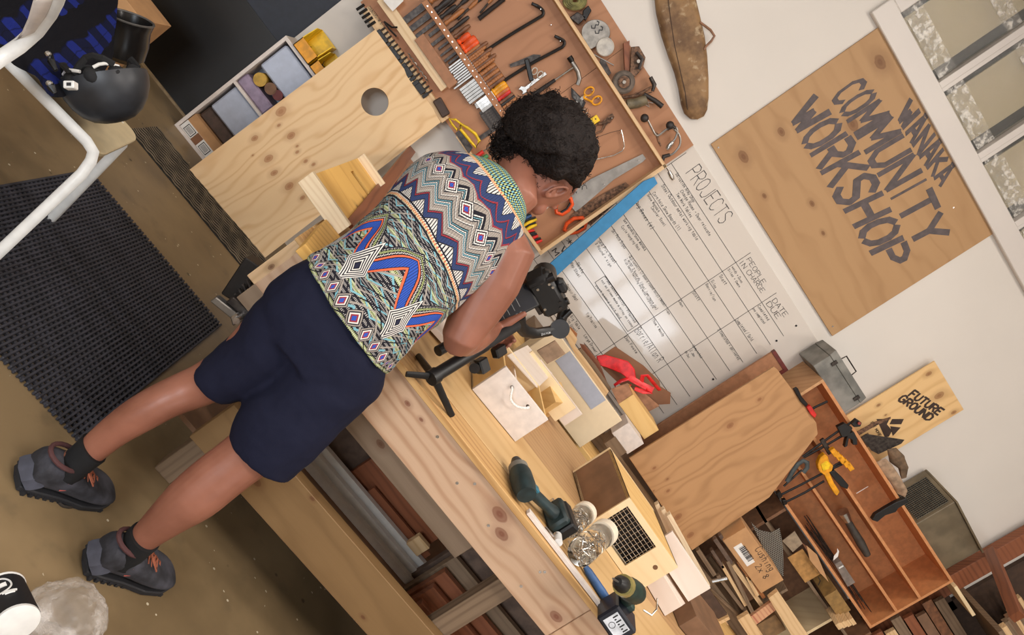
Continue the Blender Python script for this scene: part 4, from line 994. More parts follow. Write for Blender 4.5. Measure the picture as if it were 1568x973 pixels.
# --- further drawer parts behind it
q1 = at(690, 520, z=BT+.002)
tag(board('ply_sheet', at(654, 487, z=BT+.03), at(697, 535, z=BT+.03), at(700, 460, z=BT+.03), .02, PLY_W), 'white washed ply sheet lying flat on the bench behind the elbow', 'panel')
P0 = V((at(795, 590, y=-1.45).x, -1.45, BT))
boxy('small_white_box', 'small white ply box lid tilted on the open drawer', 'box', PLY_W, at(776, 545, z=.956), at(822, 595, z=.956)-at(776, 545, z=.956), at(806, 530, z=.956)-at(776, 545, z=.956), UP*.006)
boxy('drawer_side', 'pale ply drawer side standing behind the rope-handled drawer, nearest the gimbal', 'board', PLY, at(783, 560, y=-1.40), V((.30, .02, 0)), V((0, .012, 0)), UP*.10)
boxy('drawer_side', 'ply drawer side with a round hole behind the open drawer', 'board', PLY_W, at(800, 570, y=-1.30), V((.30, .02, 0)), V((0, .012, 0)), UP*.09)
boxy('ply_corner', 'yellow ply corner piece right of the rope-handled drawer', 'board', PLY_Y, at(815, 640, z=BT+.002), at(838, 640, z=BT)-at(815, 640, z=BT), V((-.04, .16, 0)), UP*.11)
# brown card folder with a round hole
o = boxy('brown_card_sleeve', 'brown card sleeve with a small dark hole, under the gimbal arm', 'sleeve', plain('brown_card', (150, 124, 100), .8), at(822, 538, y=-1.25), at(838, 558, y=-1.25)-at(822, 538, y=-1.25), V((0, .01, 0)), at(858, 524, y=-1.25)-at(830, 540, y=-1.25))
# --- long cream box
def long_box():
    y = -.9; z0 = BT-.02; B_ = at(886, 684, y=y); T_ = at(951, 642, y=y); L_ = at(862, 521, y=y)
    z1 = (T_.z+L_.z)/2; x1 = B_.x+.01; x0 = L_.x-.06; z0 = B_.z
    r = thing('long_cream_box', 'long cream plywood box with a grey rectangle on its face, behind the open gap', 'box', (x0, y, z0))
    mt = G('cream_box_paint', .5); x, yy, z = mt.coord(); mt.col(mt.mix(z.ss(0, .14), (228, 200, 158), (232, 216, 194)))
    MB().box((x0, y, z0), (x1, y+.02, z1)).build('front', plain('cream_board', (232, 210, 174), .5, 0, .01), r, bevel=.002)
    MB().box((x0, y+.02, z0), (x1, y+.12, z1-.012)).build('carcass', PLY, r, bevel=.002)
    a, b = at(905, 617, y=y), at(923, 588, y=y); c_ = at(862, 545, y=y)
    MB().box((c_.x, y-.002, (a.z+c_.z)/2-.03), (at(921, 617, y=y).x, y, z1-.004)).build('grey_film', plain('grey_protective_film', (168, 171, 182), .4, 0, .02), r)
    return r
long_box()
# dark gap shelf between the benches and the second bench against the wall
def back_bench():
    r = thing('wall_bench', 'second bench against the wall carrying the leaning plywood and boxes', 'workbench', (2.2, -.5, 0))
    MB().box((.95, -.86, .775), (4.6, -.02, .805)).build('top', PLY_Y, r, bevel=.002)
    MB().box((.95, -.86, .66), (4.6, -.82, .773)).build('front_rail', PINE_G, r, bevel=.002)
    for x in (1.0, 2.2, 3.4, 4.5):
        for y in (-.82, -.12): MB().box((x, y, 0), (x+.07, y+.07, .775)).build('leg', PINE_G, r, bevel=.002)
back_bench()
# mesh fronted box
def mesh_box():
    F0 = at(900, 801, z=BT+.002); bk = at(871, 702, z=BT+.002); F1 = at(943, 862, z=BT+.002)
    ex = (F1-F0); ex.z = 0; d = bk-F0; d.z = 0; dl = .31; d = d.normalized()*dl; exn = ex.normalized()
    hgt = at(964, 762, y=F0.y).z-F0.z; u = UP*hgt; w = ex.length*1.0
    wd = (at(1006, 826, y=F1.y)-at(964, 762, y=F0.y)); w = ((at(1008, 828, y=F0.y-.02)-F0).dot(exn)); w = min(max(w, .3), .46)
    r = thing('mesh_front_box', 'plywood box with a brown side and a wire mesh front, on the bench', 'box', F0)
    e = exn*w; t = .012
    boxy('side_panel', None, None, MDF_D, F0, d, exn*t, u, r)
    boxy('side_panel', None, None, PLY_Y, F0+e-exn*t, d, exn*t, u, r)
    boxy('top_panel', None, None, PLY_Y, F0+u-UP*t, e, d, UP*t, r)
    boxy('bottom_panel', None, None, PLY, F0, e, d, UP*t, r)
    boxy('back_panel', None, None, PLY, F0+d, e, d.normalized()*t, u, r)
    dk = plain('box_inside_dark', (40, 34, 30), .8); boxy('inner_lining', None, None, dk, F0+d*.25+UP*t*1.05+exn*t*1.05, e-exn*t*2.1, d*.02, u-UP*t*2.2, r, bevel=0)  # dark sheet stands in for the shade inside the unlit box
    fw = .022; f = -d.normalized()*.008; o = F0
    M, L = frame(F0, F0+e, f); H = hgt
    wf = w*.66
    MB().box((0, 0, 0), (w, fw, .01)).build('front_frame', PLY, r, M); MB().box((0, H-fw, 0), (w, H, .01)).build('front_frame', PLY, r, M)
    MB().box((0, fw, 0), (fw, H-fw, .01)).build('front_frame', PLY, r, M); MB().box((wf, fw, 0), (w, H-fw, .01)).build('front_frame', PLY, r, M)
    n = 10
    for i in range(n): x = fw+(wf-fw)*(i+.5)/n; MB().cyl((x, fw, .004), (x, H-fw, .004), .0012, n=5).build('mesh_wire', STEEL_L, r, M)
    for i in range(9): y = fw+(H-2*fw)*(i+.5)/9; MB().cyl((fw, y, .0055), (wf, y, .0055), .0012, n=5).build('mesh_wire', STEEL_L, r, M)
    MB().cyl((wf+.06, H*.62, .01), (wf+.06, H*.62, .0105), .009, n=12).build('knot_mark', plain('knot_brown', (120, 84, 54), .7), r, M)
    # blue pencil inside the mesh
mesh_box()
# ply strips standing in front of the leaning board
def strip(P, Q, hgt, mat, nm, lb, t=.018, z=None):
    P, Q = V(P), V(Q); Q.z = P.z; n = V((-(Q-P).y, (Q-P).x, 0)).normalized()
    return boxy(nm, lb, 'board', mat, P, Q-P, n*t, UP*hgt)
P = at(964, 852, z=BT+.001); Q = at(1018, 944, z=BT+.001); strip(P, Q, .075, PLY_W, 'ply_strip', 'lower pale ply strip lying right of the mesh-front box', .10)
P = at(1000, 837, z=BT+.09); Q = at(1054, 922, z=BT+.09); o = strip(P+V((-.03, -.03, 0)), Q, .10, PLY_W, 'ply_strip', 'upper pale ply strip above the lower one, under the moulding', .02)
P = at(1003, 790, z=1.0); Q = at(1072, 915, z=1.0)
for i in range(3):
    A = at(1003+i*9, 783+i*8-8, y=-1.15-i*.03); B = at(1064+i*9, 915-i*7, y=-1.15-i*.03)
    boxy('pine_moulding', ('front', 'middle', 'rear')[i]+' strip of the three pale pine mouldings above the ply strips', 'moulding', PINE_W, A, B-A, V((0, .028, 0)), UP*.02, group=None)
boxy('support_block', 'dark brown support block between the two pale ply strips', 'block', MDF_D, at(1040, 960, z=BT+.001), V((.35, .06, 0)), V((-.05, .3, 0)), UP*.08)
# white batten along the bench edge
A, B = at(806, 788, z=BT+.002), at(950, 975, z=BT+.002)
boxy('white_edge_batten', 'thin white batten lying along the bench edge below the drill', 'batten', WHT_P, A, (B-A)*1.25, V((0, .022, 0)), UP*.012)
# --- impact driver
def driver(name, label, hd, ft, hz, green=(34, 50, 52), battery=True, roll=0.):
    """lies on its side: hd = head centre, ft = foot (battery end)"""
    M, L = frame(hd, ft, UP+V((0, 0, 0))); M = M @ Matrix.Translation((0, 0, 0))
    r = thing(name, label, 'drill', hd, M=M); g_ = plain('tool_green_'+name, green, .5, 0, .2)
    k = L
    # handle from head to battery along +x, body along y
    MB().tube([(-.0, -.055, 0), (-.0, -.02, 0), (0, .03, 0), (0, .055, 0)], [.028, .034, .033, .026], 16).build('motor_housing', g_, r, M, smooth=True)
    MB().tube([(0, .055, 0), (0, .075, 0), (0, .095, 0)], [.026, .020, .013], 16).build('chuck', BLK, r, M, smooth=True)
    MB().tube([(.0, .04, 0), (0, .062, 0)], [.029, .029], 16).build('collar_ring', plain('chuck_grey', (120, 116, 108), .4), r, M, smooth=True)
    MB().tube([(.018, -.005, 0), (.3*k, -.004, 0), (.6*k, .0, 0), (.78*k, .0, 0)], [(.022, .022), (.017, .019), (.016, .018), (.022, .026)], 14).build('grip', g_, r, M, smooth=True)
    MB().box((.034, .013, -.008), (.07, .026, .008)).build('trigger', BLK, r, M, bevel=.003)
    MB().box((.02, -.024, .012), (.05, .0, .024)).build('accent_panel', plain('teal_accent', (50, 110, 128), .4), r, M, bevel=.003)
    if battery:
        MB().box((.76*k, -.045, -.034), (.90*k, .05, .034)).build('battery_foot', g_, r, M, bevel=.008, smooth=True)
        b = MB().box((.90*k, -.05, -.036), (1.08*k, .055, .036)).build('battery', BLK, r, M, bevel=.006)
        for i in range(3): MB().box((1.08*k, -.03+i*.025, -.02), (1.085*k, -.015+i*.025, .02)).build('battery_slot', STEEL_D, b, M)
    MB().box((.80*k, .05, -.01), (.84*k, .064, .01)).build('belt_clip', STEEL_L, r, M, bevel=.002)
    return r, M
driver('impact_driver', 'teal-green cordless impact driver lying on the bench with a black battery', at(800, 738, z=BT+.036), at(862, 800, z=BT+.036), 0)
# second drill, standing on its big labelled battery
def drill2():
    c = at(962, 940, z=BT+.03); A, B = at(943, 935, z=BT+.06), at(966, 968, z=BT+.06); D = at(978, 905, z=BT+.06)
    r = thing('cordless_drill', 'dark green cordless drill standing on a large black battery near the bench front', 'drill', (c.x, c.y, BT))
    ex = B-A; ex.z = 0; ey = V((-ex.y, ex.x, 0)).normalized()*.10
    M, L = frame(V((A.x, A.y, BT+.001)), V((B.x, B.y, BT+.001)), UP)
    MB().box((-.01, 0, 0), (L+.012, .10, .072)).build('battery', plain('battery_navy_black', (26, 28, 40), .35), r, M, bevel=.006)
    lb = MB().box((.006, -.0008, .012), (L-.006, 0, .060)).build('battery_label', plain('label_white', (228, 230, 236), .4), r, M)
    t = MB()
    for i in range(7): t.box((.012+i*.008, -.0012, .040), (.016+i*.008, -.0008, .056-.010*(i % 2)))
    t.tube([V((.030+.009*math.cos(q), -.001, .026+.009*math.sin(q))) for q in [6.28*j/14 for j in range(14)]], .0009, 4, closed=True)
    tag(t.build('label_print', INK, r, M), kind='stuff')
    g_ = plain('tool_green_dark', (32, 52, 44), .5, 0, .25)
    MB().box((L*.1, .066, .06), (L*.8, .11, .09)).build('battery_foot', g_, r, M, bevel=.006, smooth=True)
    hp = M @ V((L*.4, .088, .078)); tp = at(965, 905, z=BT+.14)
    MB().tube([hp, hp.lerp(tp, .5), tp], [(.022, .019), (.018, .017), (.021, .02)], 12).build('grip', g_, r, smooth=True)
    hd = at(964, 903, z=BT+.145); ch = at(944, 890, z=BT+.15); dv = (ch-hd).normalized()
    MB().tube([hd-dv*.075, hd-dv*.05, hd+dv*.0, hd+dv*.04], [.024, .031, .032, .027], 16).build('motor_housing', g_, r, smooth=True)
    MB().tube([hd+dv*.04, hd+dv*.06], [.029, .028], 16).build('gearbox_ring', plain('brass_ring', (190, 176, 110), .3, .6), r, smooth=True)
    MB().tube([hd+dv*.06, hd+dv*.085, hd+dv*.1], [.022, .02, .011], 14).build('chuck', BLK, r, smooth=True)
    MB().cyl(hd+dv*.1, hd+dv*.14, .003, n=6).build('driver_bit', STEEL, r)
    q = at(985, 935, z=BT+.07); MB().tube([q, q+V((.03, .0, .01)), q+V((.035, .02, .03)), q+V((.01, .03, .05))], .003, 6).build('belt_clip', STEEL_L, r)
drill2()
# jars
def jar(name, label, P, Q, rad, lid):
    P, Q = V(P), V(Q); d = (Q-P).normalized(); L = (Q-P).length
    r = thing(name, label, 'jar', P)
    MB().lathe(P, [(rad*.55, 0), (rad*.95, .004), (rad, .012), (rad, L*.72), (rad*.88, L*.82)], d, 24).build('jar_wall', GLASS, r, smooth=True)
    MB().lathe(P+d*(L*.82), [(rad*1.02, 0), (rad*1.04, .003), (rad*1.04, L*.17), (rad*.9, L*.18)], d, 24).build('lid', lid, r, smooth=True)
    R = random.Random(4); c = MB()
    for i in range(90):
        a = d.orthogonal().normalized(); b = d.cross(a); q = R.uniform(0, 6.28); rr = R.uniform(0, rad*.8)
        p = P+d*R.uniform(.008, L*.6)+(a*math.cos(q)+b*math.sin(q))*rr; e = V((R.uniform(-1, 1), R.uniform(-1, 1), R.uniform(-1, 1))).normalized()*.012
        c.cyl(p-e, p+e, .0016, n=5)
    tag(c.build('screws_inside', STEEL_L, r), kind='stuff')
cw = plain('cream_lid', (232, 220, 198), .45, 0, .03)
z = BT+.045
jar('screw_jar', 'clear plastic jar of screws with a cream lid, in front of the mesh box', at(888, 848, z=BT+.04), at(927, 815, z=BT+.085), .042, cw)
jar('screw_jar', 'clear jar of screws half hidden behind the impact driver battery', at(872, 808, z=BT+.036), at(897, 785, z=BT+.07), .036, cw)
o = MB().cyl(at(854, 826, z=BT+.015)+NEG*.02, at(854, 826, z=BT+.015)-NEG*.02, .013, n=16).build('white_reel', WHT, smooth=True); tag(o, 'small white reel beside the impact driver battery', 'reel')
# chisel with blue handle
def chisel():
    A, B, T_ = at(896, 868, z=BT+.014), at(938, 932, z=BT+.014), at(880, 838, z=BT+.014)
    M, L = frame(A, B, UP); r = thing('blue_chisel', 'chisel with a long blue handle lying on the bench', 'chisel', A, M=M)
    MB().tube([(0, 0, 0), (L*.12, 0, 0), (L*.35, 0, 0), (L*.6, 0, 0), (L*.85, 0, 0), (L, 0, 0)], [.008, .012, .013, .014, .013, .010], 14).build('handle', BLUE, r, M, smooth=True)
    MB().box((-.09, -.006, -.002), (0, .006, .002)).build('blade', STEEL_L, r, M)
chisel()
# small clamp + scraps by the drill
o = MB().tube([at(835, 808, z=BT+.01), at(848, 822, z=BT+.02), at(852, 816, z=BT+.03)], .004, 6).build('small_clamp', STEEL_L, smooth=True); tag(o, 'small shiny wire clamp beside the impact driver foot', 'clamp')
# --- left end of the bench: half built drawer lying on offcuts
def left_drawer():
    z = .86
    A, B = at(456, 280, z=z), at(514, 362, z=z); D = at(540, 248, z=z)
    r = thing('unfinished_drawer', 'unfinished drawer of yellow ply with a hand slot, on the left end of the bench', 'drawer', A)
    ex, ey = B-A, D-A
    tk = ex.normalized(); nn = ey.normalized()
    boxy('side_rail', None, None, PINE_W, A, ex, nn*.022, UP*.05, r)
    boxy('side_rail', None, None, PINE_W, A+ey, ex*.75, nn*.022, UP*.05, r)
    # panel with a slot: four pieces round the opening joined as one sheet
    M, L = frame(A+UP*.01, A+ex+UP*.01, UP); w = (M.inverted().to_3x3() @ ey); Wd = w.y; sk = w.x
    mb = MB(); sx0, sx1, sy0, sy1 = L*.2, L*.8, Wd*.70, Wd*.76
    def pz(x0, x1, y0, y1): mb.hexa([(x0+sk*y0/Wd, y0, 0), (x1+sk*y0/Wd, y0, 0), (x1+sk*y1/Wd, y1, 0), (x0+sk*y1/Wd, y1, 0), (x0+sk*y0/Wd, y0, .012), (x1+sk*y0/Wd, y0, .012), (x1+sk*y1/Wd, y1, .012), (x0+sk*y1/Wd, y1, .012)])
    pz(0, L*.95, .02, sy0); pz(0, L*.95, sy1, Wd); pz(0, sx0, sy0, sy1); pz(sx1, L*.95, sy0, sy1)
    mb.build('slotted_panel', wood('golden_ply', (232, 184, 102), (196, 140, 66), freq=14, streak=.5, warp=.4, knots=((L*.35, Wd*.6, .012), (L*.55, Wd*.42, .012))), r, M)
left_drawer()
A = at(532, 372, z=.85); B = at(627, 242, z=.85)
for i, (dx, m, lb) in enumerate(((0, MDF, 'brown board under the trapezoid offcut at the left bench end'), (.05, PINE_W, 'pale pine trapezoid offcut on the brown boards by the shoulder'), (-.05, RED_W, 'red-brown narrow board left of the pine offcut'))):
    boxy('offcut_board', lb, 'board', m, A+V((dx, 0, -.012+.02*i)), (B-A), V((.045, .02, 0)), UP*.014)
boxy('golden_block', 'golden pine block between the drawer and the bench end board', 'block', wood('golden_pine', (224, 176, 98), (186, 132, 62), freq=50, streak=.9), at(452, 385, z=.84), at(482, 420, z=.84)-at(452, 385, z=.84), V((-.02, .28, 0)), UP*.03)
# ------------------------------------------------------------------ left side: mats, cabinet, leaning cornhole board, chair
def ray_plane(px, py, P, n):
    d = ray(px, py); return CAM+d*((V(P)-CAM).dot(n)/d.dot(n))
def ribbed_mat():
    x0, x1, y0, y1 = -.70, .06, -2.36, -1.27
    r = thing('rubber_mat', 'large black ribbed rubber mat on the concrete beside the person', 'mat', (x0, y0, 0))
    n = 52; st = (x1-x0)/n; me = None
    for i in range(n):
        M = Matrix.Translation((x0+st*i, y0, .001))
        if me is None:
            o = MB().box((0, 0, 0), (st*.52, y1-y0, .014)).build('rib', RUB, r, M, bevel=.002); me = o.data
        else: link('rib', me, r, M)
    k = MB(); m = 44; sy = (y1-y0)/m
    for i in range(n-1):
        for j in range(m):
            yy = y0+sy*(j+.25+.5*(i % 2)); xx = x0+st*(i+.5)
            k.box((xx, yy, .001), (xx+st*.52, yy+.010, .010))
    tag(k.build('cross_links', RUB, r), kind='stuff')
    return r
ribbed_mat()
def wavy_mat():
    x0, x1, y0, y1 = -.86, .16, -.70, -.40
    r = thing('wavy_mat', 'dark rubber mat with wavy holes under the leaning board', 'mat', (x0, y0, 0))
    m = plain('old_rubber', (112, 98, 80), .75, 0, .25, scale=12)
    MB().box((x0, y0, 0), (x1, y1, .003)).build('base', plain('mat_base_dark', (34, 30, 26), .8), r)
    for i in range(13):
        y = y0+.012+i*.0232
        pts = [(x0+k*.0125, y+.005*math.sin(k*1.25+i*.9), .006) for k in range(int((x1-x0)/.0125)+1)]
        MB().tube(pts, [(.003, .0055)]*len(pts), 5).build('wavy_rib', m, r)
wavy_mat()
def cabinet():
    Y = -.19
    x0 = at(268, 190, y=Y).x; zt = at(440, 57, y=Y).z; x1 = -.26
    r = thing('white_cabinet', 'low white open cabinet holding boxes, behind the leaning board', 'cabinet', (x0, Y, 0))
    t = .018
    MB().box((x0, Y, 0), (x0+t, -.005, zt)).build('side', WHT_P, r, bevel=.001); MB().box((x1-t, Y, 0), (x1, -.005, zt)).build('side', WHT_P, r, bevel=.001)
    MB().box((x0+t, Y, zt-t), (x1-t, -.005, zt)).build('top', WHT_P, r, bevel=.001); MB().box((x0+t, Y, .0), (x1-t, -.005, t)).build('bottom', WHT_P, r, bevel=.001)
    zs = at(357, 123, y=Y).z
    MB().box((x0+t, Y, zs-.008), (x1-t, -.02, zs+.006)).build('shelf', WHT_P, r, bevel=.001)
    MB().box((x0+t, -.02, t), (x1-t, -.005, zt-t)).build('back', plain('pale_blue_back', (190, 200, 216), .5), r)
    # contents
    c = thing('barcode_carton', 'brown carton with two barcode labels on its white end, bottom of the white cabinet', 'box', (x0+.03, Y, t))
    h = .105
    MB().box((x0+.022, Y+.002, t), (x0+.25, -.03, t+h)).build('carton_body', CARD, c, bevel=.001)
    MB().box((x0+.022, Y-.001, t+.002), (x0+.25, Y+.002, t+.055)).build('white_end', PAPER, c)
    for xx in (x0+.04, x0+.15):
        lb = MB().box((xx, Y-.002, t+.008), (xx+.055, Y-.001, t+.048)).build('label_frame', INK, c); MB().box((xx+.004, Y-.0025, t+.011), (xx+.051, Y-.002, t+.045)).build('label', PAPER, lb)
        b = MB()
        for k in range(9): b.box((xx+.008+k*.0044, Y-.003, t+.015), (xx+.0098+k*.0044, Y-.0025, t+.041))
        tag(b.build('barcode', INK, lb), kind='stuff')
    MB().box((x0+.10, Y-.0015, t+.002), (x0+.14, Y-.001, t+.055)).build('dark_band', CARD_D, c)
    d = MB().box((x0+.03, Y+.03, t+h+.001), (x0+.30, -.03, t+h+.075)).build('dark_box', plain('umber_box', (84, 66, 56), .6), bevel=.01); tag(d, 'dark brown box on top of the barcode carton', 'box')
    # tubs
    tb = plain('frosted_tub', (186, 194, 212), .35, 0, .03)
    for nm, lb, xa, xb, za, zb_, m in (('plastic_tub', 'pale blue tub on the bottom shelf of the white cabinet', x0+.035, x1-.05, t+h+.08, zs-.012, tb), ('plastic_tub', 'pale blue tub at the top of the white cabinet', x0+.03, x1-.05, zs+.15, zt-.03, tb), ('purple_tub', 'purple tinted tub standing on the cabinet shelf', x0+.02, x0+.22, zs+.007, zs+.075, plain('purple_tub_plastic', (152, 134, 156), .3, 0, .1))):
        tag(MB().box((xa, Y+.015, za), (xb, -.04, zb_)).build(nm, m, bevel=.008), lb, 'tub')
    for px, py, rr, m, nm, lb in ((398, 122, .034, plain('jar_lid_ochre', (190, 150, 60), .5), 'ochre_tin', 'round ochre tin lying in the white cabinet'), (414, 136, .030, plain('tin_brown', (120, 84, 56), .5), 'brown_tin', 'round brown tin beside the ochre tin'), (425, 146, .026, plain('tin_maroon', (110, 44, 42), .5), 'maroon_tin', 'maroon tin nearest the leaning board')):
        q = at(px, py, y=Y+.01); o = MB().cyl(q, q+YA*.11, rr, n=24).build(nm, m, smooth=True); tag(o, lb, 'tin')
    # yellow parts bins on top
    for (px, py), sc_, lb, mt in (((452, 82), 1.0, 'yellow parts bin with screws, standing on the white cabinet', YEL), ((478, 102), .9, 'second yellow parts bin nearer the leaning board', YEL)):
        q = at(px, py, y=Y-.0); q.z = zt+.001; xx = at(px, py, y=Y).x
    bx0 = x0+.06
    for i, (xa, w, lb) in enumerate(((x0+.055, .115, 'yellow parts bin with screws, standing on the white cabinet'), (x0+.18, .11, 'second yellow parts bin nearer the leaning board'))):
        b = thing('parts_bin', lb, 'bin', (xa, Y, zt)); H = .14 if i == 0 else .12; D = .16; y0 = Y-.01; tt = .004; z0 = zt+.001
        MB().box((xa, y0, z0), (xa+w, y0+D, z0+tt)).build('floor_panel', YEL, b)
        for s in (xa, xa+w-tt): MB().prism([(s, y0, z0), (s, y0, z0+H*.45), (s, y0+.045, z0+H), (s, y0+D, z0+H), (s, y0+D, z0)], (tt, 0, 0)).build('side_panel', YEL, b)
        MB().box((xa, y0+D-tt, z0), (xa+w, y0+D, z0+H)).build('back_panel', YEL, b); MB().box((xa, y0, z0), (xa+w, y0+tt, z0+H*.45)).build('front_lip', YEL_O, b)
        R = random.Random(i); k = MB()
        for _ in range(24):
            p = V((xa+R.uniform(.01, w-.01), y0+R.uniform(.01, D-.02), z0+R.uniform(.008, .05))); e = V((R.uniform(-1, 1), R.uniform(-1, 1), R.uniform(-.4, .4))).normalized()*.013; k.cyl(p-e, p+e, .002, n=5)
        tag(k.build('loose_screws', STEEL_D, b), kind='stuff')
    tag(MB().box((x0+.30, Y+.0, zt+.001), (x0+.38, Y+.08, zt+.05)).build('red_tin', RED, bevel=.004), 'small red tin beside the yellow bins', 'tin')
cabinet()
def cornhole():
    P = V((-.612, -.44, .006)); Q = V((-.072, -.40, .006)); T = at(575, 45, y=-.165); T2 = at(675, 185, y=-.165)
    T.z = T2.z = (T.z+T2.z)/2
    ex = (Q-P); up_ = (T-P); n = ex.cross(up_).normalized()
    if n.y > 0: n = -n
    # long side is the grain direction: frame with X up the board
    M, L = frame(P, T, n); wv = M.inverted() @ Q; Wd = wv.y
    hc = M.inverted() @ ray_plane(574, 156, P, n); rad = ((M.inverted() @ ray_plane(595, 156, P, n))-hc).length
    kn_ = []
    for px, py, rr in ((430, 171, .022), (427, 192, .008), (390, 212, .013), (446, 208, .016), (411, 243, .018), (420, 265, .014), (455, 233, .008), (468, 247, .009), (480, 252, .009), (443, 285, .018), (463, 303, .010), (455, 224, .006), (387, 238, .004)):
        q = M.inverted() @ ray_plane(px, py, P, n); kn_.append((q.x, q.y, rr))
    m = wood('cornhole_pine', (232, 198, 152), (206, 160, 108), knots=kn_, freq=30, streak=.6, warp=.28, kdark=(158, 104, 62), fine=.15)
    r = thing('cornhole_board', 'leaning pale pine board with a round hole near its top', 'board', P, M=M)
    N = 48; t = .018; mb = MB(); ys = sorted((0, Wd)); x0, x1 = 0, L
    inner, outer = [], []
    for i in range(N):
        a = 6.283185*i/N; c, s = math.cos(a), math.sin(a); inner.append((hc.x+rad*c, hc.y+rad*s))
        k = 1e9
        if c > 1e-9: k = min(k, (x1-hc.x)/c)
        if c < -1e-9: k = min(k, (x0-hc.x)/c)
        if s > 1e-9: k = min(k, (ys[1]-hc.y)/s)
        if s < -1e-9: k = min(k, (ys[0]-hc.y)/s)
        outer.append([hc.x+c*k, hc.y+s*k])
    for cx in (x0, x1):
        for cy in ys:
            j = min(range(N), key=lambda q: (outer[q][0]-cx)**2+(outer[q][1]-cy)**2); outer[j] = [cx, cy]
    vs = [(a, b, 0) for a, b in inner]+[(a, b, 0) for a, b in outer]+[(a, b, -t) for a, b in inner]+[(a, b, -t) for a, b in outer]; fs = []
    for i in range(N):
        j = (i+1) % N
        fs += [(i, N+i, N+j, j), (2*N+i, 2*N+j, 3*N+j, 3*N+i), (i, j, 2*N+j, 2*N+i), (N+i, 3*N+i, 3*N+j, N+j)]
    mb.add(vs, fs).build('board_panel', m, r, M)
    return r
cornhole()
# pale grey board behind, seen to the right of the leaning board
# ------------------------------------------------------------------ chair with jacket and helmet
def chair():
    z = .45
    A = at(0, 92, z=z); B = at(150, 243, z=z); Cc = at(212, 214, z=z); D = at(58, 92, z=z)
    r = thing('white_chair', 'white framed chair with a cream seat, carrying the jacket and helmet', 'chair', (B.x-.2, B.y+.1, 0))
    ex = (B-A).normalized(); ey = (Cc-B).normalized()
    A2 = A-ex*.12; D2 = A2+ey*(Cc-B).length
    seatm = plain('cream_seat', (206, 188, 152), .5, 0, .03)
    def rc(P, d1, d2, rr):   # rounded corner points
        return [P-d1*rr+d1*rr*math.sin(t)+d2*rr*(1-math.cos(t)) for t in (0, .4, .8, 1.2, 1.57)]
    out = [A2]+rc(B, ex, ey, .04)+rc(Cc, ey, -ex, .045)+[D2]
    MB().prism([p-UP*.006 for p in out], UP*.016).build('seat', seatm, r, bevel=.003)
    # edge frame: seat side, rounded corner, front leg
    F1 = at(-60, 440, z=.0)
    l1 = [A2+UP*.012]+[B-ex*.05+UP*.012, B-ex*.02+UP*.004, B-ex*.006-UP*.02]
    dv = (at(0, 385, z=.10)-B); dv = dv.normalized(); k = B.z/(-dv.z)
    l1 += [B+dv*.06, B+dv*k*.99]
    MB().tube(l1, [(.016, .011)]*len(l1), 10).build('side_frame', WHT, r, smooth=True)
    ft = at(77, 337, z=.005); C2 = Cc-ey*.02-ex*.02
    MB().tube([C2-ex*.05-UP*.002, C2-ex*.01-UP*.012, C2.lerp(ft, .1), ft], [(.015, .011)]*4, 10).build('leg', WHT, r, smooth=True)
    for P in (A2+ex*.03, D2+ex*.03):
        MB().tube([P-UP*.004, V((P.x-.05, P.y, .005))], [(.014, .010)]*2, 10).build('leg', WHT, r, smooth=True)
    # back rest: white shell rim rising at the left, grey inside
    b0 = at(-5, 90, z=.47)
    pts = [at(-30, 112, z=.50), at(0, 90, z=.55), at(30, 70, z=.60), at(58, 45, z=.67), at(76, 20, z=.74), at(86, 0, z=.79), at(96, -30, z=.85)]
    MB().tube(pts, [(.018, .012)]*len(pts), 10).build('back_rim', WHT, r, smooth=True)
    inn = [p-_u*.0-_r*.04+_f*.03 for p in pts]; mb = MB(); k = len(pts)
    mb.add([p-_r*.004 for p in pts]+[p-_r*.09+_f*.05-_u*.02 for p in pts], [(i, i+1, k+i+1, k+i) for i in range(k-1)])
    o = mb.build('back_shell', WHT_P, r, smooth=True); o.modifiers.new('s', 'SOLIDIFY').thickness = .008
    return z
chair()
def cloth_patch(name, outline, y_fn, bulge, mat, label, cat, seed=0, parent=None, n=26):
    """soft folded cloth from an outline of measured points: grid filled, bulged toward the viewer, with folds and a back"""
    pts = [V((p[0], p[1], 0)) for p in outline]; cx = sum(p.x for p in pts)/len(pts); cy = sum(p.y for p in pts)/len(pts)
    # resample outline
    per = []; m = 64; seg = [(pts[i], pts[(i+1) % len(pts)]) for i in range(len(pts))]; tot = sum((b-a).length for a, b in seg); acc = 0
    for i in range(m):
        s = tot*i/m; acc = 0
        for a, b in seg:
            l = (b-a).length
            if acc+l >= s: per.append(a.lerp(b, (s-acc)/l)); break
            acc += l
    mb = MB(); vs, fs = [], []; c = V((cx, cy, 0)); K = 12
    for side in (1, -1):
        base = len(vs)
        for k in range(K+1):
            f = k/K
            for i in range(m):
                p = c.lerp(per[i], f); h = bulge*math.sqrt(max(0, 1-f**3))*side
                nz = mnoise.noise(V((p.x*.045+seed, p.y*.045, side)))*.028*(1-f*.55)+mnoise.noise(V((p.x*.02, p.y*.09+seed, 0)))*.02*(1-f*.5)
                w = at(p.x, p.y, y=y_fn(p.x, p.y)); vs.append(w-_f*(h*.6+nz*(1 if side > 0 else 0)))
        for k in range(K):
            for i in range(m):
                j = (i+1) % m; fs.append((base+k*m+i, base+k*m+j, base+(k+1)*m+j, base+(k+1)*m+i))
    mb.add(vs, fs); o = mb.build(name, mat, parent, smooth=False)
    o.data.polygons.foreach_set('use_smooth', [True]*len(o.data.polygons))
    return tag(o, label, cat) if label else o
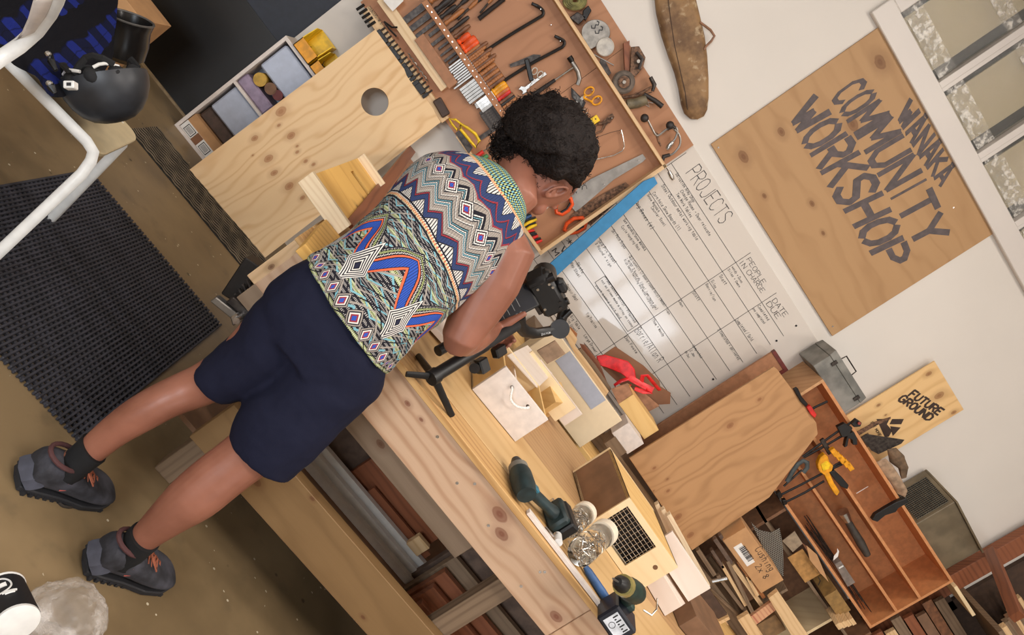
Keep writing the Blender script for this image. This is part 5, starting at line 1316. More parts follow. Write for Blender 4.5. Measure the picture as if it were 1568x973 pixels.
def plaid():
    g = G('blue_plaid', .9, 0, .15); x, y, z = g.coord(); a = (x*.9+y*.3+g.noise(g.vec(x, y, z), 6, 2)*.08)*7.5; b = (y*.9-x*.3+z*.3+g.noise(g.vec(y, z, x), 6, 2)*.08)*7.5
    m1 = a.frac().lt(.45); m2 = b.frac().lt(.45)
    c = g.mix(m1, (20, 20, 26), (20, 24, 52)); c = g.mix(m1*m2, c.k, (30, 42, 118)); c = g.mix((a*4).frac().lt(.10)*.5, c.k, (14, 14, 20))
    g.col(c).bump(g.noise(g.vec(x, y, z), 300, 2), .3, .002); return g.m
jk = thing('plaid_jacket', 'blue and black plaid jacket draped over the white chair', 'jacket', at(110, 100, y=-1.75))
cloth_patch('jacket_body', [(98, -12), (182, -12), (178, 30), (170, 92), (150, 128), (110, 140), (92, 150), (76, 148), (58, 118), (28, 104), (10, 90), (50, 72), (80, 35)], lambda x, y: at(x, y, z=.53).y, .035, plaid(), None, None, 2, jk)
cloth_patch('jacket_back', [(-20, -20), (84, -20), (72, 18), (45, 50), (10, 72), (-20, 84)], lambda x, y: at(x, y, z=.50).y, .03, plaid(), None, None, 5, jk)
for a, b in (((78, 85), (86, 108)), ((80, 130), (84, 142))):
    P, Q = at(*a, z=.59), at(*b, z=.59); MB().tube([P, P.lerp(Q, .5)-_f*.01, Q], [.006, .009, .005], 8).build('toggle', plain('toggle_black', (24, 24, 26), .4), jk); MB().ball(P-_f*.012, .008, 8, 6).build('toggle_cap', STEEL_L, jk)
def helmet():
    c = at(160, 128, z=.60); ax = (_u*.93-_f*.22-_r*.18).normalized(); R0 = .112
    r = thing('black_helmet', 'matt black helmet lying open side up on the chair seat', 'helmet', c)
    a = (_r-ax*_r.dot(ax)).normalized(); b = ax.cross(a)
    def ring(h, rr, sq=1.0): return [c+ax*h+(a*math.cos(q)*1.04*sq+b*math.sin(q)*.9)*rr for q in [6.2832*j/36 for j in range(36)]]
    pr = [(-R0*.92, .002), (-R0*.90, .026), (-R0*.84, .050), (-R0*.70, .073), (-R0*.48, .092), (-R0*.22, .105), (.0, .110), (.018, .109)]
    inn = [(.018, .102), (-.02, .097), (-.045, .082), (-.06, .045), (-.065, .002)]
    MB().loft([ring(h, rr) for h, rr in pr+inn]).build('shell', plain('helmet_matt_black', (44, 46, 50), .42, 0, .1), r, smooth=True)
    pad = plain('helmet_pad', (28, 28, 30), .9)
    for i in range(9):
        q = 6.2832*i/9; p = c+ax*.012+(a*math.cos(q)+b*math.sin(q))*.086; MB().ball(p, .023, 10, 8, (1, 1, .8)).build('padding', pad, r, smooth=True)
    for s0 in (.3, 1.9, 3.3, 4.4):
        pts = [c+ax*(.024+.035*math.sin(k*.6))+(a*math.cos(s0+k*.22)+b*math.sin(s0+k*.22))*(.092-.010*math.sin(k*.9)) for k in range(6)]
        MB().tube(pts, [(.009, .003)]*6, 6).build('strap', plain('strap_black', (22, 22, 24), .8), r)
    for s0, m in ((4.0, WHT), (5.0, WHT)):
        pts = [c+ax*(.03+.006*math.sin(k))+(a*math.cos(s0+k*.16)+b*math.sin(s0+k*.16))*(.095) for k in range(5)]
        MB().tube(pts, [.0045]*5, 8).build('fit_clip', m, r, smooth=True)
    q = at(128, 142, y=-1.72); n = (q-_f*.2-c); q = c+(q-c).normalized()*.128
    P = c+(at(128, 142, z=.60)-c)*.98-_f*.068; M, L = frame(P, P+_r, -_f); MB().box((-.013, -.009, -.02), (.013, .009, .002)).build('logo_plate', WHT, r, M, bevel=.002)
    MB().box((-.004, -.004, .002), (.007, .004, .0026)).build('logo_mark', INK, r, M)
helmet()
def bag():
    c = at(192, 58, y=-1.35); r = thing('black_bag', 'black open-topped bag behind the jacket', 'bag', c)
    ax = (_u*.75+_r*.35-_f*.35).normalized()
    MB().lathe(c-ax*.06, [(.05, -.02), (.075, .0), (.08, .05), (.075, .10), (.082, .13), (.076, .13), (.068, .09), (.06, .02), (.001, .01)], ax, 24).build('bag_body', plain('glossy_black', (20, 19, 19), .25), r, smooth=True)
    pts = [c+ax*.072+(ax.orthogonal().normalized()*math.cos(q)+ax.cross(ax.orthogonal()).normalized()*math.sin(q))*.08 for q in [6.2832*j/20 for j in range(20)]]
    MB().tube(pts, .004, 6, closed=True).build('bag_rim', plain('dark_grey_rim', (84, 80, 76), .4), r, smooth=True)
bag()
def carton_left():
    A = at(172, 30, y=-.75); B = at(218, 31, y=-.75); T = at(183, -22, y=-.75); z = 0
    o = MB().box((B.x-.34, -.75, .0), (B.x, -.45, B.z)).build('floor_carton', CARD, bevel=.002); tag(o, 'cardboard carton against the black wall, top left corner', 'box')
    return o
carton_left()
# ------------------------------------------------------------------ bottom left: paper cup, clear bag, ring of cord
def cup():
    B = at(30, 955, z=.0); c = at(10, 900, y=-2.95)
    P = at(25, 953, y=-3.10); T = at(5, 904, y=-3.03)
    r = thing('paper_cup', 'black paper coffee cup with a printed badge and white lid lying down, bottom left corner', 'cup', P)
    d = (T-P).normalized(); L = (T-P).length
    MB().lathe(P, [(.038, 0), (.038, .004), (.036, L*.96), (.036, L)], d, 32).build('cup_wall', plain('cup_black', (26, 26, 28), .55), r, smooth=True)
    MB().lathe(P-d*.006, [(.034, 0), (.037, .001), (.0375, .008), (.036, .011)], d, 32).build('cup_base', WHT, r, smooth=True)
    MB().lathe(P+d*L, [(.0365, -.002), (.0375, .0), (.0375, .002), (.034, .003)], d, 32).build('rim', WHT, r, smooth=True)
    # printed badge: ring and stripes wrapped on the near side
    tc = (CAM-P).normalized(); nz = (tc-d*tc.dot(d)).normalized(); sx = d.cross(nz)
    def on(h, ang, rr): return P+d*h+(nz*math.cos(ang)+sx*math.sin(ang))*rr
    b = MB(); pts = []
    for j in range(24):
        q = 6.2832*j/24; h = L*.66+.020*math.sin(q); rr = .038-.002*h/L+.0012; pts.append(on(h, -.15+.55*math.cos(q), rr))
    b.tube(pts, .0016, 5, closed=True)
    for h0, a0, a1 in ((.63, -.5, .2), (.66, -.45, .15), (.69, -.5, .2), (.42, -.1, .5), (.38, .0, .4)):
        rr = .038-.002*h0+.0006
        b.tube([on(L*h0, a0+(a1-a0)*k/5, rr+.001) for k in range(6)], .0022, 5)
    tag(b.build('printed_badge', WHT, r), kind='stuff')
cup()
def pbag():
    c = at(98, 955, z=.05); bm = bmesh.new(); bmesh.ops.create_icosphere(bm, subdivisions=5, radius=1)
    for v in bm.verts:
        d = v.co.copy(); rr = .085*(1+.16*mnoise.noise(d*1.6)+.10*abs(mnoise.noise(d*3.5+V((5, 0, 0))))+.05*mnoise.noise(d*9))
        v.co = V((d.x*rr*1.0, d.y*rr*1.05, max(-.048, d.z*rr*.95)))
    me = bpy.data.meshes.new('plastic_bag'); bm.to_mesh(me); bm.free()
    g = G('crumpled_clear_film', .18, 0, .6); x, y, z = g.coord(); g.col((238, 232, 226)).inp('Transmission Weight', .5).inp('IOR', 1.1); fl = g.noise(g.vec(x, y, z), 14, 4, .6); g.inp('Alpha', fl.ss(.45, .62, .22, .75))
    g.bump(g.noise(g.vec(x, y, z), 26, 4, .6), .9, .02); me.materials.append(g.m); me.polygons.foreach_set('use_smooth', [True]*len(me.polygons))
    o = link('plastic_bag', me, None, Matrix.Translation(V((c.x, c.y, .049)))); tag(o, 'crumpled clear plastic bag beside the paper cup', 'bag')
pbag()
pts = [at(104+15*math.cos(q)+(2 if q < 2 else 0), 764+13*math.sin(q), z=.003) for q in [5.2*k/22+.9 for k in range(23)]]
tag(MB().tube(pts, .004, 6).build('cord_loop', plain('dark_cord', (52, 44, 38), .8), smooth=True), 'dark loop of cord on the concrete between the shoes', 'cord')
# ------------------------------------------------------------------ tool cabinet panel on the wall
YP = -.045   # face of the backing board
def panel():
    bl, br = at(552, 8, y=-.1), at(826, 386, y=-.1); tr = at(1018, 262, y=-.1); up_l = at(862, 0, y=-.1); tt = at(1062, 222, y=YP)
    x0, x1 = bl.x-.02, (br.x+tr.x)/2; z0 = (bl.z+br.z)/2; zr = (tr.z+up_l.z)/2; zt = tt.z
    r = thing('tool_panel', 'wall-mounted plywood tool panel with a frame and rails, full of hand tools', 'tool panel', (x0, -.04, z0))
    mm = wood('tool_panel_ply', (176, 126, 92), (152, 104, 72), freq=20, streak=.4, warp=.3, fine=.12)
    MB().box((0, 0, -.02), (zt-z0, .62, 0)).build('backing_sheet', mm, r, frame((x1-.0, YP, z0), (x1, YP, zt), NEG)[0])
    MB().box((0, 0, -.02), (zt-z0, (x1-x0)-.62, 0)).build('backing_sheet', mm, r, frame((x1-.622, YP, z0), (x1-.622, YP, zt), NEG)[0])
    fr = wood('panel_frame_pine', (224, 190, 146), (190, 146, 102), freq=60)
    def rail(nm, xa, xb, za, zb_, ya, yb, m=fr): return board(nm, (xa, ya, za), (xb, ya, za), (xa, ya, zb_), yb-ya, m, r)
    rail('top_rail', x0, x1, zr-.018, zr, -.12, YP)
    MB().box((0, 0, 0), (zr-z0, .02, .075)).build('side_rail', fr, r, frame((x1, YP, z0), (x1, YP, zr), NEG)[0])
    rail('bottom_rail', at(700, 208, y=-.1).x, x1, z0, z0+.018, -.12, YP)
    return r, x0, x1, z0, zr, zt
PANEL, px0, px1, pz0, pzr, pzt = panel()
fr = _MC['panel_frame_pine']
def bar(nm, a, b, h, y0, y1, mat, label=None):
    """horizontal bar through two photo points (its lower edge), height h"""
    A, B = at(*a, y=y0), at(*b, y=y0); z = (A.z+B.z)/2
    o = board(nm, (A.x, y0, z), (B.x, y0, z), (A.x, y0, z+h), y1-y0, mat, PANEL); return o, A.x, B.x, z
bar('drill_bit_rail', (558, 14), (672, 192), .045, -.13, YP, fr)
bar('drill_bit_rail', (574, 4), (678, 138), .055, -.10, YP, wood('rail_light', (232, 204, 164), (206, 170, 126), freq=50))
bar('file_box_front', (634, 62), (688, 136), .055, -.11, -.10, MDF)
o, rx0, rx1, rz = bar('tool_rack_rail', (647, 3), (772, 190), .032, -.10, -.08, wood('rack_rail', (176, 122, 84), (150, 100, 66), freq=40))
for i in range(20):
    x = rx0+.03+(rx1-rx0-.06)*i/19; MB().cyl((x, -.1005, rz+.016), (x, -.102, rz+.016), .0035, n=8).build('rail_screw', STEEL_L, PANEL)
# --- generic tool helper: local X runs from P to Q on the plane y
def tool(name, label, cat, a, b, y=-.052, group=None):
    P, Q = at(*a, y=y), at(*b, y=y); M, L = frame(P, Q, NEG); return thing(name, label, cat, P, group, M=M), M, L
# files, chisels and screwdrivers standing in the rack
R = random.Random(8)
W2 = plain('handle_dark_wood', (120, 78, 50), .45, 0, .2); W3 = plain('handle_black', (44, 36, 32), .5)
rows = []
def rack_tool(i, x, nm, label, grp, bl, bw, hl, hw, hm, blade=STEEL_D, dy=-.068, z=None):
    zc = rz+.035 if z is None else z
    r = thing(nm, label, nm.split('_')[-1] if nm != 'wood_chisel' else 'chisel', (x, dy, zc), grp)
    MB().box((x-bw/2, dy-.0025, zc-bl), (x+bw/2, dy+.0025, zc)).build('blade', blade, r, bevel=.0008)
    M = Matrix.Translation((x, dy, zc)); 
    MB().lathe((0, 0, 0), [(hw*.5, 0), (hw*.62, hl*.08), (hw*.42, hl*.2), (hw*.6, hl*.45), (hw*.62, hl*.75), (hw*.5, hl*.95), (hw*.3, hl)], (0, 0, 1), 10).build('handle', hm, r, M, smooth=True)
xs = lambda s: rx0+(rx1-rx0)*s
G2 = 'files and rasps standing in the rack rail'
rack_tool(0, xs(.02), 'flat_file', 'widest flat grey file at the left end of the rack', None, .20, .035, .09, .026, W_HAN)
rack_tool(1, xs(.09), 'flat_file', 'second wide grey file with a dark wooden handle in the rack', None, .17, .03, .11, .026, W3)
dark_f = [(.15, .16, .02, .10, .02, W3), (.20, .10, .018, .12, .02, W_HAN), (.26, .13, .018, .12, .018, W3), (.31, .10, .012, .10, .018, W2)]
for k, (s, bl, bw, hl, hw, hm) in enumerate(dark_f): rack_tool(k, xs(s), 'flat_file', ORD[k]+' narrow dark-handled file from the left in the rack', 'narrow files in the left part of the rack', bl, bw, hl, hw, hm)
rack_tool(9, xs(.355), 'orange_file', 'file with an orange ring-ended handle in the rack', None, .11, .012, .075, .028, ORG)
rack_tool(9, xs(.40), 'orange_scissors', 'orange handled cutter right of the orange ring handle', None, .11, .014, .09, .034, ORG)
rack_tool(9, xs(.43), 'orange_cutter', 'second orange handled cutter in the rack', None, .10, .012, .09, .024, ORG)
for k in range(9):
    rack_tool(k, xs(.455+k*.017), 'slim_file', ORD[k]+' slim grey file from the left in the middle of the rack', 'slim files in the middle of the rack', .11+.02*((k*7) % 3), .009, .085+.02*((k*5) % 3), .017, (W_HAN, W2, W_HAN)[k % 3], STEEL)
for k in range(6):
    rack_tool(k, xs(.625+k*.022), 'wood_chisel', ORD[k]+' brown wooden handled chisel from the left in the rack', 'brown-handled chisels in the rack', .13, .014, .095, .022, (W_HAN, W2)[k % 2], STEEL)
for k, hm in enumerate((YEL_O, YEL_O, plain('handle_rust_orange', (196, 104, 44), .4), RED)):
    rack_tool(k, xs(.77+k*.022), 'wood_chisel', ORD[k]+' amber handled chisel from the left in the rack', 'amber-handled chisels in the rack', .10, .016, .085, .026, hm, STEEL_L) if k < 3 else rack_tool(k, xs(.77+k*.022), 'red_chisel', 'chisel with a red handle beside the amber ones', None, .10, .016, .08, .024, hm, STEEL)
for k in range(7):
    rack_tool(k, xs(.865+k*.019), 'wood_chisel', ORD[k]+' dark chisel from the left in the right end of the rack', 'chisels at the right end of the rack', .12, .016, .085, .020, (W2, W3, W_HAN)[k % 3], STEEL_D)
# separate flat blades hanging lower
for k, (a, b, w) in enumerate((((711, 140), (722, 131), .03), ((716, 149), (732, 138), .026), ((721, 157), (744, 145), .03), ((728, 163), (750, 152), .028), ((736, 177), (752, 167), .034), ((742, 187), (768, 172), .034))):
    r, M, L = tool('plane_iron', ORD[k]+' loose plane iron from the left under the rack rail', 'blade', a, b, -.062, 'plane irons under the rack rail')
    MB().box((0, -w/2, -.003), (L*1.5, w/2, .003)).build('steel_blade', (STEEL, STEEL_D, RUSTY, STEEL, STEEL_D, STEEL)[k], r, M, bevel=.001)
# drill bits hanging in front of the lowest rail
for k in range(5):
    a = (551+k*4.2, 12+k*6.5); r, M, L = tool('drill_bit', ORD[k]+' black drill bit from the top corner below the lowest rail', 'drill bit', (a[0]-5, a[1]+3), (a[0]+7, a[1]-5), -.135, 'black drill bits below the lowest rail')
    MB().cyl((0, 0, 0), (L, 0, 0), .007, n=8).build('shank', BLKM, r, M)
for k in range(16):
    t = k/15; a = (578+t*72, 50+t*96); w = (.010, .017, .013, .009)[(k*5) % 4]
    r, M, L = tool('hole_bit', ORD[k]+' black spade bit from the left along the lowest rail', 'drill bit', (a[0]-3, a[1]+3), (a[0]+12, a[1]-8), -.142, 'spade bits along the lowest rail')
    MB().box((0, -w, -.006), (L*.55, w, .006)).build('cutting_head', BLKM, r, M, bevel=.002); MB().cyl((L*.5, 0, 0), (L, 0, 0), .005, n=8).build('shank', STEEL_D, r, M)
wt = MB(); write(wt, 'COUNTERSINK BITS', at(563, 12, y=-.131), at(588, 44, y=-.131), NEG, .016, .35); wt.build('rail_lettering', INK, PANEL)
r, M, L = tool('tongs', 'black spring tongs between the two lowest rails', 'tongs', (588, 33), (608, 55), -.11)
MB().tube([(0, 0, 0), (L*.5, -.006, 0), (L, -.004, 0)], .005, 6).build('jaw', BLKM, r, M); MB().tube([(0, 0, 0), (L*.5, .010, 0), (L*.7, .03, 0)], .005, 6).build('jaw', BLKM, r, M)
r, M, L = tool('auger_bit', 'long thin auger bit lying between the two lowest rails', 'drill bit', (625, 82), (655, 124), -.11)
MB().tube([(L*i/24, .003*math.sin(i*1.6), .003*math.cos(i*1.6)) for i in range(25)], .0035, 6).build('spiral', STEEL, r, M)
o = MB(); A = at(588, 0, y=-.125); M, L = frame(at(587, 1, y=-.12), at(600, 16, y=-.12), NEG); tag(o.box((0, -.0, 0), (L*1.1, .075, .001)).build('paper_note', PAPER, None, M), 'white paper note pinned near the top left of the tool panel', 'note')
# crowbars
def crow(lb, pts, rr, mat=BLKM, nm='crowbar'):
    P = [at(*p, y=-.065) for p in pts]; sp = []
    for i in range(len(P)-1):
        p = [P[max(i-1, 0)], P[i], P[i+1], P[min(i+2, len(P)-1)]]
        for j in range(4):
            t = j/4; sp.append(.5*((2*p[1])+(-p[0]+p[2])*t+(2*p[0]-5*p[1]+4*p[2]-p[3])*t*t+(-p[0]+3*p[1]-3*p[2]+p[3])*t**3))
    sp.append(P[-1]); k = len(sp)
    rs = [(rr*.9, rr*.35) if i == 0 else ((rr*.9, rr*.7) if i < 3 or i > k-3 else rr) for i in range(k)]
    o = MB().tube(sp, rs, 8).build(nm, mat, smooth=True); tag(o, lb, nm.replace('_', ' ')); return o
crow('upper black crowbar hooked on a nail at the top of the panel', [(814, 5), (824, 10), (831, 16), (831, 23), (822, 29), (790, 48), (760, 67), (745, 78), (737, 87)], .0085)
crow('lower black crowbar on the panel, its hook beside the hammer', [(849, 55), (857, 59), (864, 64), (862, 71), (852, 77), (820, 94), (790, 112), (772, 124), (762, 134)], .0085)
r, M, L = tool('black_bar', 'thick black rubber-covered bar at the top of the panel', 'bar', (733, 29), (772, -2), -.06)
MB().tube([(0, 0, 0), (L, 0, 0)], [(.018, .012)]*2, 10).build('sleeve', plain('sleeve_dark', (40, 34, 32), .6), r, M, smooth=True)
for k, (a, b, w) in enumerate((((690, 20), (722, -8), .012), ((700, 30), (736, -4), .01), ((668, 22), (700, -6), .014), ((735, 20), (760, -10), .008), ((718, 14), (742, -8), .010))):
    r, M, L = tool('panel_chisel', ORD[k]+' long dark chisel above the rack at the top edge', 'chisel', a, b, -.06, 'long chisels above the rack')
    MB().cyl((0, 0, 0), (L*.55, 0, 0), w*.6, n=8).build('blade', STEEL_D, r, M); MB().tube([(L*.5, 0, 0), (L*.7, 0, 0), (L, 0, 0)], [w*.8, w*1.1, w*.9], 10).build('handle', W_HAN if k % 2 else W3, r, M, smooth=True)
def nail(px, py, y=-.075): q = at(px, py, y=y); MB().cyl(q, q+YA*(YP-y), .0028, n=8).build('hook_nail', STEEL_L, PANEL); 
for p in ((828, 14), (858, 63), (878, 93), (844, 38), (907, 138), (916, 150), (937, 181), (951, 204), (978, 246), (925, 283)): nail(*p)
# hammer
r, M, L = tool('claw_hammer', 'claw hammer with a black grip hanging on the panel', 'hammer', (816, 146), (878, 103), -.075)
MB().tube([(0, 0, 0), (L*.3, 0, 0), (L*.55, 0, 0)], [(.016, .012), (.014, .011), (.012, .009)], 12).build('grip', plain('hammer_grip', (40, 34, 32), .7), r, M, smooth=True)
MB().tube([(L*.55, 0, 0), (L*1.02, 0, 0)], [(.009, .006)]*2, 12).build('shaft', STEEL_L, r, M, smooth=True)
MB().tube([(L*1.04, .055, 0), (L*1.04, .035, 0), (L*1.03, .02, 0)], [.015, .015, .010], 12).build('hammer_face', BLKM, r, M, smooth=True)
MB().tube([(L*1.03, .025, 0), (L*1.03, 0, 0), (L*1.03, -.03, 0), (L*.98, -.065, 0), (L*.88, -.085, 0)], [(.013, .013), (.014, .014), (.011, .012), (.006, .012), (.003, .011)], 12).build('claw', STEEL, r, M, smooth=True)
# small things
r, M, L = tool('clamp_knife', 'black folding knife hanging over the crowbar', 'knife', (814, 124), (806, 90), -.08)
MB().box((0, -.012, -.006), (L, .012, .006)).build('handle', BLK, r, M, bevel=.004)
r, M, L = tool('paint_scraper', 'grey long-bladed putty knife behind the lower crowbar', 'scraper', (781, 101), (828, 84), -.052)
MB().poly([(0, -.008), (L*.9, -.022), (L, .0), (L*.8, .014), (0, .008)], -.002, .002).build('blade', STEEL_D, r, M)
r, M, L = tool('adjustable_wrench', 'small silver adjustable wrench by the scissors', 'wrench', (800, 139), (836, 112), -.06)
MB().poly([(-.012, -.016), (.012, -.02), (.022, -.008), (L*.8, -.007), (L, -.009), (L, .009), (L*.8, .007), (.022, .008), (.008, .022), (-.014, .018), (-.002, .006), (-.002, -.006)], -.005, .005).build('wrench_body', STEEL_L, r, M, bevel=.001)
r, M, L = tool('steel_scissors', 'small steel scissors hanging beside the wrench', 'scissors', (808, 138), (826, 106), -.075)
for s in (-1, 1):
    MB().poly([(0, 0), (L*.55, s*.004), (L*.55, -s*.006)], -.001, .001).build('blade', STEEL_L, r, M)
    MB().tube([(L*.82+.018*math.cos(q), s*.017+.013*math.sin(q), 0) for q in [6.28*j/16 for j in range(16)]], .0032, 6, closed=True).build('finger_ring', plain('ring_grey', (190, 182, 170), .4), r, M, smooth=True)
r, M, L = tool('tailor_scissors', 'large scissors with yellow handles on the panel', 'scissors', (866, 168), (898, 146), -.062)
MB().poly([(0, 0), (L*.9, .008), (L, -.006), (L*.5, -.014)], -.002, .002).build('blade', STEEL, r, M)
for s, px, py in ((1, 902, 140), (-1, 914, 154)):
    c = M.inverted() @ at(px, py, y=-.062); MB().tube([(c.x+.026*math.cos(q), c.y+.019*math.sin(q), 0) for q in [6.28*j/18 for j in range(18)]], .005, 8, closed=True).build('handle_loop', YEL_O, r, M, smooth=True)
    MB().tube([(L*.85, 0, 0), (c.x-.022, c.y-s*.004, 0)], .006, 6).build('handle_arm', YEL_O, r, M)
r = thing('black_square', 'black angled float blade beside the yellow scissors', 'trowel', at(885, 150, y=-.06))
MB().prism([at(*p, y=-.056) for p in ((874, 133), (897, 157), (892, 168), (875, 149))], NEG*.006).build('blade', BLKM, r, bevel=.001); MB().prism([at(*p, y=-.063) for p in ((878, 138), (893, 156), (890, 162), (878, 149))], NEG*.001).build('face', plain('dark_grey_face', (92, 88, 84), .4), r)
r, M, L = tool('yellow_level', 'small yellow torpedo level on the panel, right of the hair', 'level', (889, 198), (916, 180), -.06)
MB().box((0, -.018, 0), (L, .018, .012)).build('level_body', YEL, r, M, bevel=.002); MB().box((L*.2, -.010, .012), (L*.65, .010, .0125)).build('white_label', PAPER, r, M); MB().box((L*.33, -.006, .0125), (L*.5, .006, .013)).build('label_mark', INK, r, M); MB().cyl((L*.85, .002, .012), (L*.85, .002, .0125), .004, n=10).build('hang_hole', BLK, r, M)
for k, (a, b) in enumerate((((876, 182), (892, 168)), ((880, 186), (900, 172)), ((884, 176), (896, 166)))):
    r, M, L = tool('small_punch', ORD[k]+' small steel punch above the yellow level', 'punch', a, b, -.06, 'small punches above the level'); MB().cyl((0, 0, 0), (L, 0, 0), .003, n=6).build('shaft', STEEL_L if k else STEEL, r, M)
r, M, L = tool('pliers', 'dark pliers hanging on the panel below the level', 'pliers', (908, 203), (940, 178), -.065)
for s in (-1, 1):
    MB().tube([(L, 0, 0), (L*.75, s*.008, 0), (L*.55, -s*.004, 0), (L*.3, -s*.022, 0), (0, -s*.012+.0, 0)], [.004, .008, .009, .006, .005], 8).build('handle', RUSTY, r, M, smooth=True)
MB().poly([(L*.5, -.014), (L, -.004), (L*1.02, .018), (L*.55, .016)], -.004, .004).build('jaw', RUSTY, r, M)
# coping saw
r = thing('coping_saw', 'coping saw with a thin steel frame on the panel', 'saw', at(950, 215, y=-.06))
P = [at(*p, y=-.062) for p in ((912, 211), (935, 203), (951, 199), (953, 206), (956, 224), (953, 231), (940, 238), (915, 244), (905, 246))]
MB().tube(P[2:], .0032, 8).build('frame', STEEL_L, r, smooth=True); MB().tube(P[:3], .0012, 5).build('blade', STEEL_D, r)
# hand saws
def handsaw(nm, lb, blade, blm, grip_c, grip_l, hm, inner, ang):
    r = thing(nm, lb, 'saw', at(*blade[0], y=-.055))
    MB().prism([at(*p, y=-.055) for p in blade], NEG*.002).build('blade', blm, r)
    A, B = at(*grip_c, y=-.07), at(*ang, y=-.07); M, L = frame(A, B, NEG)
    # D-shaped handle
    D = [(0, 0), (L*.2, .028), (L*.55, .04), (L*.9, .028), (L, 0), (L*.85, -.028), (L*.5, -.036), (L*.15, -.028)]
    MB().tube([(a, b, 0) for a, b in D], [(.015, .011)]*8, 10, closed=True).build('handle', hm, r, M, smooth=True)
    MB().tube([(L*.12, -.02, 0), (L*.5, -.03, 0), (L*.88, -.02, 0)], [(.010, .011)]*3, 8).build('grip_insert', inner, r, M, smooth=True)
handsaw('handsaw', 'silver handsaw with an orange handle hanging just right of the head', [(984, 236), (989, 243), (984, 248), (940, 275), (882, 325), (872, 314), (878, 293), (905, 274)], STEEL, (852, 326), 0, ORG, BLK, (874, 304))
handsaw('handsaw', 'rusty brown handsaw with an orange and black handle beside the blue strip', [(958, 279), (966, 286), (964, 292), (905, 345), (890, 340), (872, 332), (884, 322), (925, 296)], RUSTY, (864, 352), 0, ORG, BLK, (898, 340))
# yellow hacksaw and covered blade
r = thing('yellow_bow_saw', 'yellow framed saw at the left edge of the panel', 'saw', at(700, 200, y=-.12))
MB().tube([at(*p, y=-.125) for p in ((688, 182), (692, 190), (700, 199), (706, 190), (697, 183))], .007, 8, closed=True).build('front_loop', YEL, r, smooth=True)
MB().tube([at(*p, y=-.125) for p in ((706, 190), (716, 196), (728, 205), (734, 216), (729, 226), (720, 216), (712, 206), (705, 198))], .008, 8, closed=True).build('handle_loop', YEL, r, smooth=True)
MB().prism([at(*p, y=-.12) for p in ((697, 204), (704, 199), (724, 226), (718, 236))], NEG*.004).build('blade', STEEL_D, r)
r, M, L = tool('blade_cover', 'dark brown blade cover at the left corner of the panel frame', 'cover', (668, 152), (683, 178), -.135)
MB().box((0, -.022, -.01), (L, .026, .012)).build('cover_sleeve', plain('cover_brown', (70, 52, 42), .6), r, M, bevel=.006)
for k, (a, b, m, lb) in enumerate((((729, 240), (740, 232), RED, 'red screwdriver handle behind the shoulder'), ((733, 247), (747, 238), GRN, 'green screwdriver handle behind the shoulder'), ((742, 252), (752, 244), W_HAN, 'wooden screwdriver handle behind the shoulder'))):
    r, M, L = tool('screwdriver', lb, 'screwdriver', a, b, -.09); MB().cyl((0, 0, 0), (L, 0, 0), .011, n=10).build('handle', m, r, M, smooth=True); MB().cyl((L, 0, 0), (L+.05, 0, 0), .003, n=6).build('shaft', STEEL, r, M)
o = tool('flat_bar', 'long dark flat bar hidden partly by the hair', 'bar', (735, 212), (800, 168), -.06); MB().box((0, -.012, -.003), (o[2], .012, .003)).build('steel_bar', STEEL_D, o[0], o[1])
# pliers cluster under the chin
for k, (a, b, m, lb) in enumerate((((790, 336), (806, 326), RED, 'orange-red pliers handle, upper of the cluster under the chin'), ((796, 340), (814, 330), BLUE, 'blue pliers handle in the cluster under the chin'), ((800, 347), (822, 336), YEL, 'yellow and black pliers handle, upper of two'), ((803, 354), (822, 344), YEL, 'yellow and black pliers handle, lower of two'), ((808, 362), (820, 356), BLK, 'black pliers handle under the yellow ones'), ((812, 368), (824, 361), RED, 'red screwdriver handle near the panel corner'), ((816, 376), (830, 368), RED, 'last red screwdriver handle above the panel corner'))):
    r, M, L = tool('pliers', lb, 'pliers', a, b, -.085); 
    MB().tube([(0, 0, 0), (L*.5, .004, 0), (L, 0, 0)], [.008, .010, .007], 10).build('handle', m, r, M, smooth=True); MB().tube([(0, .018, 0), (L*.5, .020, 0), (L, .012, 0)], [.006, .008, .006], 8).build('handle', BLK if m != BLK else RED, r, M, smooth=True)
# blue strip leaning across the whiteboard
A, B = at(842, 428, y=-.14), at(1000, 279, y=-.14); C_ = at(1006, 283, y=-.14)
P = at(836, 413, y=-.15); Q = at(992, 276, y=-.15); Rr = at(1004, 282, y=-.15)
tag(MB().prism([at(*p, y=-.15) for p in ((834, 411), (985, 278), (1002, 271), (1007, 281), (846, 429))], YA*.016).build('blue_board', BLUE_S, bevel=.001), 'bright blue laminate strip leaning diagonally across the whiteboard', 'board')
# ------------------------------------------------------------------ things lined up above the panel rail
SH = -.085
def sp(px, py, y=SH): return at(px, py, y=y)
r = thing('green_rope', 'coil of olive webbing at the top edge above the panel rail', 'rope', sp(880, 3))
for k in range(4): MB().tube([sp(880+(16-k*3)*math.cos(q), 2+(11-k*2)*math.sin(q))-YA*.004*k for q in [6.28*j/18 for j in range(18)]], .010, 6, closed=True).build('coil', plain('olive_webbing', (120, 116, 72), .9, 0, .25), r, smooth=True)
tag(MB().prism([sp(*p) for p in ((872, 27), (884, 18), (898, 26), (886, 38))], YA*.04).build('grey_block', STEEL_D, bevel=.003), 'grey metal block left of the round tin', 'block')
tag(MB().prism([sp(*p) for p in ((893, 16), (901, 8), (906, 16), (897, 32), (892, 26))], YA*.03).build('black_wedge', BLKM, bevel=.003), 'black wedge behind the grey metal block', 'wedge')
r = thing('round_tin', 'grey D-shaped metal guard with 33 written on it', 'tin', sp(912, 52))
